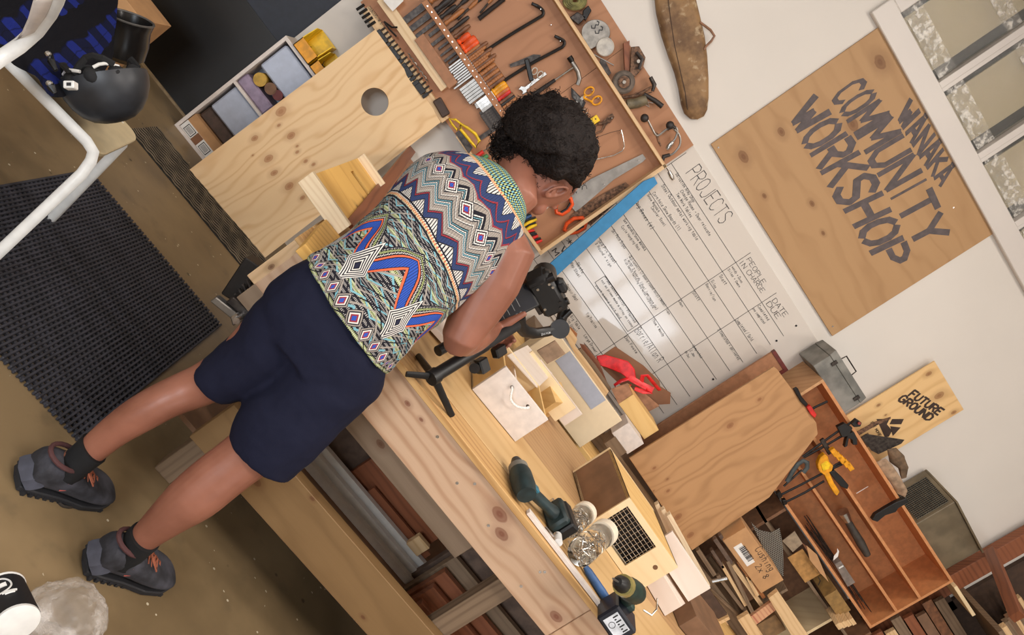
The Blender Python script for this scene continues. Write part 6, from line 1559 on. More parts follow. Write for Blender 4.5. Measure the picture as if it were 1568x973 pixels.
pts = [sp(912+22*math.cos(q), 50+20*math.sin(q)) for q in [math.radians(a) for a in range(-200, 40, 15)]]+[sp(937, 58), sp(904, 76)]
MB().prism(pts, NEG*.012).build('plate', plain('zinc', (146, 140, 132), .4, .6, .15), r, bevel=.002)
t = MB(); write(t, '33', sp(904, 40, SH-.0125), sp(914, 54, SH-.0125), NEG, .045, .35); t.build('number', INK, r)
c = sp(926, 72); tag(MB().lathe(c, [(.044, 0), (.046, .004), (.046, .016), (.042, .02), (.038, .018)], (0, -1, 0), 32).build('pale_disc', plain('pale_lid', (190, 184, 174), .4), smooth=True), 'pale round lid against the grey guard', 'lid')
P, Q = sp(903, 80), sp(940, 100); tag(MB().tube([P, Q], .003, 6).build('thin_rod', STEEL), 'thin steel rod below the pale lid', 'rod')
tag(MB().prism([sp(*p) for p in ((920, 88), (928, 95), (936, 112), (932, 116), (918, 98))], YA*.015).build('hinge_plate', STEEL_D), 'rusty hinge plate beside the thin rod', 'hinge')
A, B = sp(960, 64), sp(961, 108); tag(MB().box((A.x, -.12, A.z-.14), (A.x+.022, -.06, A.z)).build('brown_stop', RED_W), 'red-brown timber stop left of the iron plane', 'block') if False else tag(MB().prism([sp(*p) for p in ((955, 66), (964, 62), (964, 108), (957, 110))], YA*.03).build('brown_stop', RED_W), 'red-brown timber stop left of the iron plane', 'block')
r = thing('iron_plane', 'rusty iron hand plane standing on end above the rail', 'plane', sp(975, 92))
MB().prism([sp(*p) for p in ((966, 72), (978, 71), (988, 88), (984, 104), (972, 118), (964, 112))], NEG*.012).build('sole', RUSTY, r, bevel=.002)
MB().tube([sp(974, 80, SH-.03), sp(983, 90, SH-.03), sp(978, 106, SH-.03)], [.008, .010, .007], 8).build('handle', W3, r, smooth=True); c = sp(977, 94, SH-.02); MB().cyl(c, c+NEG*.016, .009, n=12).build('knob', STEEL_L, r, smooth=True)
r = thing('grinding_wheel', 'dark grinding wheel with a brown hub above the rail', 'wheel', sp(955, 126)); c = sp(954, 126, SH+.0)
MB().lathe(c, [(.052, 0), (.058, .008), (.058, .026), (.050, .034), (.036, .034), (.036, .028), (.001, .028)], (0, -1, 0), 36).build('wheel_disc', plain('grinding_grey', (104, 92, 82), .8, 0, .15), r, smooth=True)
MB().lathe(c+NEG*.028, [(.030, 0), (.030, .006), (.016, .010), (.012, .010)], (0, -1, 0), 24).build('hub', RUSTY, r, smooth=True); MB().cyl(c+NEG*.03, c+NEG*.045, .009, n=12).build('hub_nut', STEEL_L, r)
r = thing('hand_drill', 'old hand drill with side handles above the rail', 'drill', sp(980, 150))
MB().tube([sp(952, 150), sp(975, 146), sp(998, 133)], [.006, .009, .006], 8).build('spindle', RUSTY, r, smooth=True); MB().tube([sp(996, 118), sp(1002, 130), sp(999, 140)], [.010, .012, .008], 10).build('chuck', STEEL_D, r, smooth=True)
MB().tube([sp(986, 144), sp(1004, 155), sp(1014, 163)], [.010, .013, .014], 10).build('handle', W3, r, smooth=True); MB().tube([sp(960, 160), sp(975, 158), sp(990, 152)], [(.026, .02)]*3, 10).build('gear_body', plain('oily_green_brown', (112, 100, 78), .5, .2, .2), r, smooth=True)
MB().tube([sp(988, 160), sp(994, 164), sp(992, 156), sp(1000, 158)], .003, 6).build('crank', STEEL, r, smooth=True)
r = thing('electric_lead', 'coiled dark lead hanging between the drill and the brace', 'cable', sp(960, 160))
MB().tube([sp(950, 140), sp(956, 150), sp(966, 148), sp(975, 142), sp(985, 145), sp(998, 141)], .003, 6).build('lead', RUSTY, r, smooth=True)
def brace(lb, pts, pad, y=SH-.01):
    r = thing('carpenter_brace', lb, 'brace', sp(*pts[0], y))
    P = [sp(*p, y) for p in pts]; s2 = []
    for i in range(len(P)-1):
        p = [P[max(i-1, 0)], P[i], P[i+1], P[min(i+2, len(P)-1)]]
        for j in range(4):
            t = j/4; s2.append(.5*((2*p[1])+(-p[0]+p[2])*t+(2*p[0]-5*p[1]+4*p[2]-p[3])*t*t+(-p[0]+3*p[1]-3*p[2]+p[3])*t**3))
    s2.append(P[-1]); MB().tube(s2, .0055, 8).build('crank_frame', STEEL, r, smooth=True)
    m = len(P)//2; MB().tube([P[m-1].lerp(P[m], .3), P[m], P[m].lerp(P[m+1], .6)], [.009, .012, .009], 10).build('middle_grip', W3, r, smooth=True)
    q = sp(*pad, y); MB().ball(q, .022, 12, 8, (1, .8, 1)).build('head_knob', W3, r, smooth=True); d = (P[-1]-P[-2]).normalized()
    MB().tube([P[-1]-d*.02, P[-1]+d*.012, P[-1]+d*.03], [.010, .013, .007], 10).build('chuck', STEEL_L, r, smooth=True)
brace('steel carpenter brace hanging above the panel, upper one', [(992, 184), (998, 196), (1006, 208), (1018, 200), (1030, 193), (1037, 199), (1034, 212), (1026, 222)], (987, 181))
brace('steel carpenter brace hanging over the panel corner, lower one', [(1030, 196), (1040, 207), (1041, 222), (1030, 236), (1016, 240), (1014, 250), (1022, 258), (1027, 268)], (1026, 192))
r = thing('wing_clamp', 'small rusty clamp hanging beside the upper brace', 'clamp', sp(1003, 210)); MB().tube([sp(1000, 200), sp(1006, 206), sp(1008, 216), sp(1012, 224)], [.005, .008, .006, .004], 8).build('clamp_body', RUSTY, r, smooth=True)
# ------------------------------------------------------------------ old leather saw case on the wall
def case():
    out = [(1002, -14), (1060, -14), (1066, 0), (1072, 25), (1079, 55), (1083, 85), (1085, 120), (1085, 150), (1083, 168), (1078, 178), (1068, 183), (1058, 182), (1049, 174), (1044, 160), (1040, 135), (1034, 112), (1024, 85), (1014, 55), (1006, 20)]
    r = thing('leather_case', 'long old brown leather saw case hanging on the white wall', 'case', at(1050, 90, y=-.02))
    m = G('scuffed_leather', .55, 0, .35); x, y, z = m.coord(); v = m.vec(x, y, z); n = m.noise(v, 8, 5, .6); n2 = m.noise(v, 22, 4)
    c = m.mix(n.ss(.35, .65), (104, 76, 50), (150, 116, 78)); c = m.mix(n2.ss(.58, .72)*.6, c.k, (196, 174, 140)); c = m.mix(n.ss(.28, .34, .7, 0), c.k, (60, 44, 34)); m.col(c).bump(n2, .4, .006)
    k = len(out); f = [at(*p, y=-.03) for p in out]; ctr = sum(f, V())/k
    rings = [[p+YA*.026 for p in f], [p for p in f], [p.lerp(ctr, .10)+NEG*.014 for p in f], [p.lerp(ctr, .3)+NEG*.02 for p in f]]
    MB().loft(rings).build('case_body', m.m, r, smooth=True)
    MB().tube([at(*p, y=-.05) for p in ((1022, -10), (1027, 30), (1033, 70), (1042, 110), (1049, 140), (1053, 168))], .0022, 5).build('seam', plain('seam_dark', (70, 50, 36), .7), r)
    MB().tube([at(*p, y=-.045) for p in ((1072, 34), (1080, 40), (1088, 46), (1094, 55), (1089, 63), (1081, 71), (1078, 76))], [.006, .0065, .0065, .0065, .0065, .006, .006], 8).build('carry_handle', plain('handle_tan', (140, 100, 74), .5), r, smooth=True)
case()
# ------------------------------------------------------------------ things on the wall bench and the shelf unit
def wb(name, label, cat, mat, a, b, y, d, parent=None, bevel=.0015, group=None):
    """box parallel to the wall: a = lower left corner, b = upper right corner as seen in the photo, front at y, depth d"""
    A, B = at(*a, y=y), at(*b, y=y); x0, x1 = sorted((A.x, B.x)); z0, z1 = sorted((A.z, B.z))
    M, L = frame(V((x0, y, z0)), V((x1, y, z0)), NEG)
    o = MB().box((0, 0, -d), (x1-x0, z1-z0, 0)).build(name, mat, parent, M, bevel=bevel)
    return tag(o, label, cat, group) if label else o
def flat(name, label, cat, mat, pts, y, d, parent=None, bevel=0):
    o = MB().prism([at(*p, y=y) for p in pts], YA*d).build(name, mat, parent, bevel=bevel)
    return tag(o, label, cat) if label else o
tag(MB().box((0, -.58, 0), (3.5, -.02, .075)).build('support_beam', PINE_G, None, Matrix.Translation((1.05, 0, .806)), bevel=.002), 'long low timber plinth at the back of the wall bench', 'timber')
# leaning plywood sheet with a cut corner
def lean_ply():
    pts = [(964, 702), (1185, 562), (1190, 566), (1199, 578), (1250, 648), (1252, 665), (1178, 762), (1060, 843)]
    y = lambda p: -.60+.0012*(p[0]-964)
    P = at(964, 702, y=-.62); Q = at(1185, 562, y=-.36); R_ = at(1060, 843, y=-.62); n = (Q-P).cross(R_-P).normalized()
    if n.y > 0: n = -n
    M, L = frame(P, Q, n); I = M.inverted(); lp = [I @ ray_plane(*p, P, n) for p in pts]
    kk = []
    for px, py, r_ in ((1118, 652, .016), (1002, 717, .009), (1022, 734, .006), (1023, 752, .009), (1038, 792, .018), (1057, 820, .016), (1163, 612, .010), (1056, 629, .008), (1001, 752, .004)):
        q = I @ ray_plane(px, py, P, n); kk.append((q.x, q.y, r_))
    m = wood('lean_ply_wood', (180, 136, 92), (146, 104, 64), knots=kk, freq=26, streak=.55, warp=.35, kdark=(132, 84, 50), fine=.2)
    o = MB().prism(lp, (0, 0, -.012)).build('leaning_plywood', m, None, M); tag(o, 'large leaning plywood sheet with a cut corner, in front of the shelf unit', 'plywood')
lean_ply()
r = thing('framed_board', 'tan board with a dark red edge between the whiteboard and the leaning plywood', 'board', at(1100, 610, y=-.1))
wb('board_face', None, None, MDF, (1003, 655), (1199, 566), -.10, .02, r); A = at(1003, 655, y=-.10); B = at(1199, 566, y=-.10); MB().box((A.x, -.10, .882), (B.x, -.08, A.z)).build('board_foot', MDF, r)
MB().box((A.x, -.105, B.z), (B.x+.02, -.075, B.z+.022)).build('red_edge', RED_D, r); MB().box((B.x, -.105, A.z), (B.x+.02, -.075, B.z)).build('red_edge', RED_D, r)
# shelf unit
def unit():
    Y = -.31; x0, x1 = 2.175, 3.71; zb_, zt = 1.425, 1.972
    r = thing('shelf_unit', 'orange-brown open shelf unit with four rows on the wall', 'shelf unit', (x0, Y, zb_))
    m = MDF_O; me = plain('mdf_edge', (206, 142, 92), .55, 0, .05); t = .016
    side = wood('case_side_ply', (200, 154, 110), (178, 128, 84), freq=30)
    MB().box((x0, Y, zb_), (x0+t, -.012, zt)).build('side', side, r); MB().box((x1-t, Y, zb_), (x1, -.012, zt)).build('side', me, r)
    for nm, z in (('top', zt-t), ('bottom', zb_), ('shelf', at(1225, 718, y=Y).z-.008), ('shelf', at(1258, 689, y=Y).z-.008)):
        MB().box((x0+t, Y+.001, z), (x1-t, -.012, z+t)).build(nm, me, r)
    MB().box((x0+t, -.03, zb_+t), (x1-t, -.013, zt-t)).build('back', m, r)
    return x0, x1, zb_, zt, at(1225, 718, y=Y).z+.008, at(1258, 689, y=Y).z+.008
cx0, cx1, czb, czt, cs1, cs2 = unit()
# grey steel tool case
r = thing('steel_toolbox', 'grey steel toolbox with a wire handle on top of the shelf unit', 'toolbox', (2.3, -.2, czt))
A = at(1247, 560, y=-.26); B = at(1328, 611, y=-.26); zt_ = (at(1282, 537, y=-.26).z+B.z)/2; xa, xb = A.x, B.x
MB().box((xa, -.26, czt+.001), (xb, -.04, zt_-.045)).build('box_body', GREYM, r, bevel=.003)
MB().prism([(xa-.002, -.262, zt_-.044), (xa-.002, -.245, zt_), (xa-.002, -.055, zt_), (xa-.002, -.038, zt_-.044)], (xb-xa+.004, 0, 0)).build('lid', GREYM, r, bevel=.003)
hl, hr = at(1296, 556, y=-.2), at(1311, 574, y=-.2); xm = (xa+xb)/2
MB().tube([(xm-.06, -.15, zt_), (xm-.055, -.15, zt_+.045), (xm+.055, -.15, zt_+.045), (xm+.06, -.15, zt_)], .004, 8).build('wire_handle', STEEL_D, r)
for x in (xa+.04, xb-.05): MB().box((x, -.268, zt_-.065), (x+.02, -.26, zt_-.03)).build('latch', STEEL_D, r, bevel=.001)
# future ground sign
def fg():
    y = -.05; A = at(1306, 638, y=y); TL = at(1427, 549, y=y); TR = at(1477, 627, y=y); x0, x1 = (A.x+TL.x)/2, TR.x; z1 = (TL.z+TR.z)/2
    kk = []
    for px, py, r_ in ((1422, 573, .014), (1438, 606, .022), (1460, 632, .012), (1345, 621, .010), (1385, 686, .006), (1356, 636, .006)):
        q = at(px, py, y=y); kk.append((q.z-czt, -(q.x-x0), r_))
    r = thing('future_ground_sign', 'small pale plywood sign lettered FUTURE GROUND with a dark mountain mark', 'sign', (x0, y, czt))
    M, L = frame(V((x0, y, czt+.001)), V((x0, y, z1)), NEG)
    m = wood('future_sign_wood', (230, 192, 136), (202, 156, 100), knots=kk, freq=20, streak=.5, warp=.2, kdark=(136, 90, 54))
    MB().box((0, -(x1-x0), -.012), (L, 0, 0)).build('panel', m, r, M, bevel=.001)
    ik = plain('burnt_brown_ink', (58, 40, 32), .6, 0, .1)
    tx = MB(); R0 = random.Random(1)
    def it(text, a, b, h, w):
        P, Q = at(*a, y=y-.001), at(*b, y=y-.001); Mx, Lx = frame(P, Q, NEG); x = 0; tot = len(text)*5.6-1.6
        for c in text:
            for st in glyph(c): stroke(tx, st, w, lambda p, q, k, x=x: Mx @ V(((x+p+q*.22)*Lx/tot, q*h/6, k)))
            x += 5.6
    it('FUTURE', (1391, 606), (1436, 636), .045, .8); it('GROUND', (1375, 613), (1421, 645), .045, .8); tx.build('lettering', ik, r)
    t2 = MB()
    write(t2, 'EST MORE', at(1333, 648, y=y-.001), at(1346, 669, y=y-.001), NEG, .016, .45); t2.build('small_lettering', ik, r)
    for k, pts in enumerate((((1342, 642), (1362, 642), (1358, 650), (1366, 660), (1361, 669), (1355, 670)), ((1366, 642), (1384, 642), (1380, 650), (1362, 650)), ((1363, 653), (1379, 655), (1371, 664), (1367, 668)))):
        MB().prism([at(*p, y=y-.0005) for p in pts], NEG*.0008).build('mountain_mark', ik, r)
fg()
flat('saw_blade', 'grey handsaw blade lying in front of the small sign', 'saw', STEEL_D, ((1319, 670), (1326, 665), (1385, 674), (1380, 680), (1345, 696), (1334, 690)), -.16, .003)
flat('thin_saw', 'narrow brown keyhole saw crossing the small sign', 'saw', RUSTY, ((1310, 663), (1338, 647), (1364, 639), (1364, 642), (1340, 653), (1314, 668)), -.14, .004)
flat('square_blade', 'tan wedge-shaped offcut under the keyhole saw', 'offcut', PINE_G, ((1316, 672), (1330, 664), (1336, 680), (1322, 690)), -.12, .01)
cloth_patch('leather_apron', [(1358, 688), (1372, 686), (1384, 698), (1391, 716), (1388, 732), (1381, 734), (1376, 718), (1362, 708)], lambda x, y: -.16, .025, plain('apron_brown', (112, 90, 68), .8, 0, .2), 'folded brown leather apron on the shelf unit beside the small sign', 'apron', 3)
cloth_patch('canvas_glove', [(1342, 708), (1356, 702), (1366, 712), (1378, 730), (1390, 752), (1386, 762), (1374, 756), (1362, 738), (1348, 722)], lambda x, y: -.2, .022, plain('canvas_tan', (164, 138, 112), .9, 0, .15), 'pale canvas glove lying on the shelf unit edge below the apron', 'glove', 6)
# grille heater
def heater():
    B = at(1409, 800, y=-.29); z0 = czt+.001; A = at(1387, 745, y=-.06); Cc = at(1448, 873, y=-.16); h = at(1461, 767, y=-.29).z-z0
    A, B, Cc = [V((p.x, p.y, z0)) for p in (A, B, Cc)]; D = V((Cc.x-.03, -.03, z0)); E_ = V((A.x, -.02, z0))
    r = thing('grille_heater', 'olive-grey metal heater with a wire grille on top of the shelf unit', 'heater', B)
    m = plain('olive_enamel', (122, 110, 88), .5, .1, .12, scale=8)
    MB().prism([A, B, Cc, D, E_], UP*h).build('casing', m, r, bevel=.003)
    MB().prism([p+UP*h for p in (A+V((-.0, 0, 0)), B+V((.0, -.012, 0)), Cc+V((.02, -.01, 0)), D, E_)], UP*.012).build('top_lip', m, r, bevel=.002)
    n = (B-A).cross(UP).normalized(); 
    if n.y > 0: n = -n
    M, L = frame(A+n*.003, B+n*.003, n); s = 1 if (M.inverted() @ (A+UP)).y > 0 else -1
    mb = MB(); 
    MB().box((L*.08, .02, 0), (L*.92, h-.025, .001)).build('dark_mesh_back', plain('grille_dark', (48, 44, 38), .8), r, M)
    for i in range(18): x = L*.08+L*.84*i/17; MB().cyl((x, .02, .003), (x, h-.025, .003), .0016, n=4).build('grille_wire', plain('grille_wire_grey', (104, 98, 84), .5, .4), r, M)
    for i in range(14): y = .02+(h-.045)*i/13; MB().cyl((L*.08, y, .0045), (L*.92, y, .0045), .0016, n=4).build('grille_wire', _MC['grille_wire_grey'], r, M)
heater()
wb('ledge_board', 'tan board with plywood edges right of the heater', 'board', PLY, (1442, 876), (1497, 853), -.08, .03) if False else None
# clamps hanging on the unit
def clampbar(lb, pts, y=-.345, nm='bar_clamp', rad=.0075, parts=()):
    r = thing(nm, lb, 'clamp', at(*pts[0], y=y))
    MB().tube([at(*p, y=y) for p in pts], [(rad, rad*.5)]*len(pts), 8).build('bar', BLKM, r); return r
def chunk(r, nm, pts, mat, y=-.365, d=.03, bevel=.003): return MB().prism([at(*p, y=y) for p in pts], YA*d).build(nm, mat, r, bevel=bevel)
r = clampbar('black pistol-grip clamp hanging at the upper part of the shelf unit front', [(1229, 700), (1262, 676), (1296, 652), (1306, 646)])
chunk(r, 'clamp_head', [(1282, 655), (1294, 649), (1306, 656), (1300, 668), (1290, 671)], BLK); chunk(r, 'pistol_grip', [(1298, 666), (1308, 662), (1313, 672), (1313, 682), (1306, 682), (1305, 674), (1300, 672), (1298, 684), (1293, 686), (1295, 676)], BLK)
chunk(r, 'fixed_jaw', [(1304, 650), (1312, 643), (1320, 648), (1318, 654), (1308, 655)], BLK); q = at(1315, 648, y=-.37); MB().cyl(q, q+NEG*.008, .008, n=12).build('jaw_pad', plain('pad_red', (150, 60, 50), .5), r)
r = clampbar('second black clamp bar just under the pistol-grip clamp', [(1231, 701), (1262, 684), (1296, 664)], y=-.335); chunk(r, 'slide', [(1256, 676), (1262, 672), (1275, 694), (1269, 698)], STEEL_D, -.35, .02)
r = clampbar('upper of the two long black clamp bars crossing the lower shelves', [(1192, 760), (1226, 743), (1262, 724), (1290, 711)]); chunk(r, 'end_stop', [(1189, 757), (1195, 753), (1199, 761), (1193, 766)], BLKM)
r = clampbar('lower of the two long black clamp bars, below the first', [(1200, 771), (1232, 755), (1262, 737)]); chunk(r, 'end_stop', [(1198, 767), (1204, 766), (1206, 773), (1200, 775)], BLKM)
r = clampbar('yellow quick-grip clamp with a black trigger, hanging on the shelf unit', [(1262, 726), (1280, 712), (1296, 704)], nm='yellow_clamp')
chunk(r, 'lower_jaw', [(1252, 712), (1256, 702), (1263, 696), (1268, 700), (1270, 708), (1276, 714), (1274, 722), (1262, 728), (1254, 722)], YEL_O, -.38, .035); chunk(r, 'jaw_face', [(1257, 712), (1266, 706), (1272, 712), (1270, 719), (1260, 722)], YEL, -.384, .01)
chunk(r, 'trigger_bar', [(1262, 727), (1270, 724), (1277, 740), (1286, 754), (1282, 760), (1278, 757), (1270, 744)], YEL_O, -.38, .03)
for i in range(5):
    a = (1276+i*6, 690+i*5.5); chunk(r, 'jaw_rib', [(a[0]-5, a[1]+1), (a[0]+2, a[1]-3), (a[0]+9, a[1]+7), (a[0]+2, a[1]+11)], YEL_O, -.378, .028, .002)
chunk(r, 'trigger', [(1270, 724), (1278, 721), (1290, 732), (1300, 744), (1298, 750), (1288, 746), (1278, 735)], BLK, -.37, .025)
r = thing('grey_c_clamp', 'dark grey G-clamp half hidden by the corner of the leaning plywood', 'clamp', at(1228, 715, y=-.34))
MB().tube([at(*p, y=-.345) for p in ((1205, 738), (1214, 722), (1222, 711), (1230, 706), (1236, 709), (1236, 717), (1230, 724))], [(.014, .008)]*7, 8).build('clamp_frame', plain('slate_iron', (78, 84, 84), .5, .3), r, smooth=True)
MB().cyl(at(1200, 745, y=-.345), at(1228, 720, y=-.345), .006, n=8).build('clamp_screw', STEEL_D, r)
r = clampbar('red handled clamp on the upper left corner of the shelf unit', [(1236, 631), (1250, 623), (1267, 615)], nm='red_clamp')
chunk(r, 'clamp_head', [(1216, 598), (1222, 595), (1228, 608), (1238, 620), (1234, 624), (1226, 616)], BLKM); chunk(r, 'red_handle', [(1235, 624), (1242, 622), (1251, 636), (1248, 641), (1242, 636)], RED)
wb('white_plate', 'small white drilled plate leaning inside the second shelf', 'plate', WHT_P, (1311, 756), (1330, 746), -.2, .004)
flat('spring_clamp', 'black spring clamp gripping the shelf unit beside the heater', 'clamp', BLK, ((1335, 797), (1340, 789), (1356, 779), (1372, 770), (1388, 764), (1392, 770), (1376, 779), (1372, 785), (1356, 790), (1344, 800)), -.34, .03, bevel=.003)
# rods and parts on the shelves
R = random.Random(12)
r = thing('steel_rod_bundle', 'bundle of thin steel rods in a grey sleeve on the bottom shelf', 'rods', at(1290, 880, y=-.2))
for k in range(34):
    a = (1243+R.uniform(-12, 22), 800+R.uniform(-20, 20)); b = (1310+R.uniform(0, 30), 905+R.uniform(-5, 30))
    P = at(*a, y=-.20+R.uniform(-.04, .04)); Q = at(*b, y=-.24+R.uniform(-.03, .03)); P.z = max(P.z, czb+.022); P.z = min(P.z, czb+.07); Q.z = min(max(Q.z, czb+.022), czb+.06); MB().cyl(P, Q, .0022, n=5).build('rod', STEEL_D, r)
chunk(r, 'grey_sleeve', [(1278, 865), (1288, 860), (1310, 893), (1298, 900)], plain('sleeve_grey', (128, 116, 108), .5), -.285, .05); chunk(r, 'white_stripe', [(1284, 870), (1291, 866), (1292, 868), (1285, 872)], WHT, -.287, .002, 0)
flat('white_tag', 'twisted white paper tag on the steel rod bundle', 'tag', PAPER, ((1276, 859), (1277, 852), (1282, 846), (1282, 840), (1285, 845), (1283, 853)), -.27, .002)
r = thing('torch', 'grey work torch with a silver head on the third shelf', 'torch', at(1300, 800, y=-.2))
P = [at(*p, y=-.22) for p in ((1290, 784), (1298, 798), (1306, 812), (1318, 832), (1328, 850))]; 
MB().tube(P[:2], [.034, .022], 14).build('lamp_head', STEEL_L, r, smooth=True); MB().tube(P[1:], [.020, .022, .026, .02], 12).build('torch_body', plain('torch_dark', (66, 62, 56), .6), r, smooth=True)
# ------------------------------------------------------------------ below the shelf unit
LY = -.36
r = thing('cubby_unit', 'dark brown cubby shelf below the orange shelf unit', 'shelf unit', at(1240, 920, y=LY))
A = at(1229, 883, y=LY); sz = A.z; xl, xr_ = at(1186, 885, y=LY).x-.35, 3.70
M_CUB = plain('cubby_brown', (120, 84, 58), .7, 0, .1)
MB().box((xl, -.05, .885), (xr_, -.03, czb-.01)).build('back', M_CUB, r); MB().box((xl, LY, sz), (xr_, -.05, sz+.016)).build('shelf', PINE_G, r)
x_d1 = at(1252, 959, y=LY).x; MB().box((x_d1, LY, .885), (x_d1+.018, -.05, sz)).build('divider', PLY, r)
for xx in (xl, xr_-.018): MB().box((xx, LY, .885), (xx+.018, -.05, czb-.01)).build('side', M_CUB, r)
r = thing('barcode_box', 'cardboard box with a barcode label and scribbled writing, below the shelf unit', 'box', at(1107, 829, y=-.62))
BY = -.62
bx = wb('carton', None, None, CARD, (1107, 829), (1200, 889), BY, .2, r, bevel=.002)
wb('label', None, None, PAPER, (1123, 839), (1156, 861), BY-.001, .001, bx, bevel=0)
bc = MB(); A = at(1123, 839, y=BY); B = at(1156, 861, y=BY); x = A.x+.02
while x < B.x-.02: w = R.choice((.002, .004, .006)); bc.box((x, BY-.0025, A.z+.02), (x+w, BY-.0020, A.z+.055)); x += w+R.choice((.002, .004))
tag(bc.build('barcode_bars', INK, bx), kind='stuff')
tt = MB(); write(tt, 'Cushing', at(1156, 842, y=BY-.001), at(1178, 876, y=BY-.001), NEG, .04, .2); write(tt, '2x 8', at(1156, 868, y=BY-.001), at(1170, 888, y=BY-.001), NEG, .035, .2); tt.build('scribbled_writing', INK, bx)
wb('box_under', 'stack of thin pine slats under the barcode box', 'slats', PINE_G, (1165, 925), (1207, 905), -.56, .15)
# grey wire mesh sheet
def mesh_sheet():
    pts = ((1150, 800), (1162, 812), (1180, 816), (1194, 809), (1199, 838), (1200, 884), (1188, 872), (1170, 842))
    g = G('expanded_mesh', .5, .6); x, y, z = g.coord(); v = g.vec(x, y, z); n = g.noise(v, 3, 2)*.02
    a = ((x+n)*90).frac().lt(.3); b = ((z+x*.5+n)*90).frac().lt(.3); m = a.mx(b)
    g.col(g.mix(m, (60, 56, 50), (150, 146, 136))); g.inp('Alpha', m*.75+.25)
    flat('wire_mesh', 'crumpled grey wire mesh behind the barcode box', 'mesh', g.m, pts, -.44, .003)
mesh_sheet()
r = thing('open_carton', 'small open cardboard carton with raised flaps in the cubby', 'box', at(1220, 860, y=-.42))
wb('carton_front', None, None, plain('carton_ochre', (178, 132, 76), .8), (1206, 855), (1256, 880), -.43, .006, r); chunk(r, 'flap', [(1235, 836), (1251, 850), (1269, 892), (1256, 878), (1240, 858)], CARD, -.46, .004, 0); chunk(r, 'carton_inside', [(1232, 838), (1250, 852), (1262, 876), (1256, 880)], CARD_D, -.40, .05, 0)
flat('slotted_card', 'grey card with a dark slot beside the open carton', 'card', plain('grey_card', (150, 132, 110), .8), ((1198, 829), (1217, 814), (1229, 833), (1214, 846)), -.45, .004)
flat('card_slot', 'dark slot in the grey card', 'slot', INK, ((1202, 831), (1209, 826), (1211, 828), (1204, 833)), -.4512, .001) if False else None
tag(MB().tube([at(1253, 884, y=-.46), at(1256, 890, y=-.47), at(1253, 897, y=-.47)], .003, 5).build('small_bracket', STEEL_D), 'little metal bracket hanging under the open carton', 'bracket')
wb('paper_stack', 'yellow-brown stack of sheets lying in the lower cubby', 'sheets', plain('kraft_yellow', (150, 116, 66), .7), (1262, 915), (1303, 935), -.42, .25)
wb('cubby_tin', 'dark blue-grey tin box at the bottom of the cubby', 'box', plain('slate_tin', (74, 76, 80), .5), (1243, 972), (1280, 972), -.45, .2) if False else None
for k in range(4):
    wb('pine_block', ORD[k]+' short sawn pine block from the left under the cubby', 'block', PINE, (1279+k*7, 958-k*2.6), (1291+k*7, 962-k*2.0), -.5+.008*k, .15, group='row of pine blocks under the cubby')
# timber scraps between the mouldings and the box
G5 = 'rough scraps piled below the leaning plywood'
sc = [((1086, 905), (1130, 945), .016, PINE_G), ((1078, 915), (1112, 960), .016, PINE), ((1097, 884), (1136, 935), .020, PINE_G), ((1104, 868), (1140, 930), .018, PINE), ((1112, 862), (1150, 940), .02, PINE_G), ((1120, 868), (1164, 930), .024, PINE), ((1128, 862), (1168, 918), .02, W_HAN), ((1066, 845), (1092, 884), .022, PINE_G), ((1088, 845), (1106, 872), .016, dkb), ((1092, 828), (1118, 866), .02, dkb), ((1100, 822), (1122, 850), .018, dkb), ((1142, 885), (1158, 915), .02, PINE)]
for k, (a, b, w, m) in enumerate(sc):
    y = -.60-.012*(k % 5); A, B = at(*a, y=y), at(*b, y=y); boxy('timber_scrap', ORD[k]+' rough timber scrap from the left below the leaning plywood', 'timber', m, A, B-A, V((0, .03, 0)), UP*w, group=G5)
o = flat('pale_plank', 'pale pine plank with a sawn end crossing the bottom edge under the barcode box', 'plank', PINE, ((1177, 917), (1191, 906), (1242, 980), (1222, 990)), -.66, .03, bevel=.001)
flat('pink_plank', 'pink-streaked pine board beside the pale plank', 'plank', wood('pink_pine', (216, 168, 128), (176, 96, 78), freq=70, streak=.9), ((1148, 946), (1184, 920), (1192, 932), (1152, 962)), -.64, .02)
wb('kraft_box', 'brown box with a dull top at the bottom edge below the pink plank', 'box', plain('kraft_dull', (130, 100, 66), .75), (1156, 960), (1204, 965), -.62, .2)
flat('pale_plank_end', 'short pale plank leaning at the bottom edge left of the kraft box', 'plank', PINE, ((1130, 950), (1146, 940), (1175, 985), (1158, 992)), -.68, .03)
tag(MB().cyl(at(1090, 891, y=-.75), at(1113, 886, y=-.75), .011, n=14).build('chrome_tube', STEEL_L, smooth=True), 'short shiny chrome tube sticking out past the pale mouldings', 'tube')
r = thing('dark_tray', 'dark brown tray with a metal bracket at the bottom edge', 'tray', at(1080, 940, y=-.8))
flat('tray_panel', None, None, plain('tray_dark', (82, 62, 52), .6), ((1050, 925), (1085, 902), (1116, 945), (1072, 968)), -.74, .02, r); flat('tray_rim', None, None, PINE, ((1070, 968), (1116, 945), (1118, 949), (1074, 972)), -.76, .03, r)
chunk(r, 'metal_bracket', [(1048, 931), (1052, 928), (1075, 925), (1076, 929), (1060, 932), (1054, 938)], STEEL, -.77, .006, 0)
tag(MB().prism([at(*p, y=-.98) for p in ((1030, 973), (1058, 957), (1072, 980), (1040, 990))], YA*.05).build('pine_offcut', PINE), 'pale pine offcut at the very bottom edge of the photo', 'offcut')
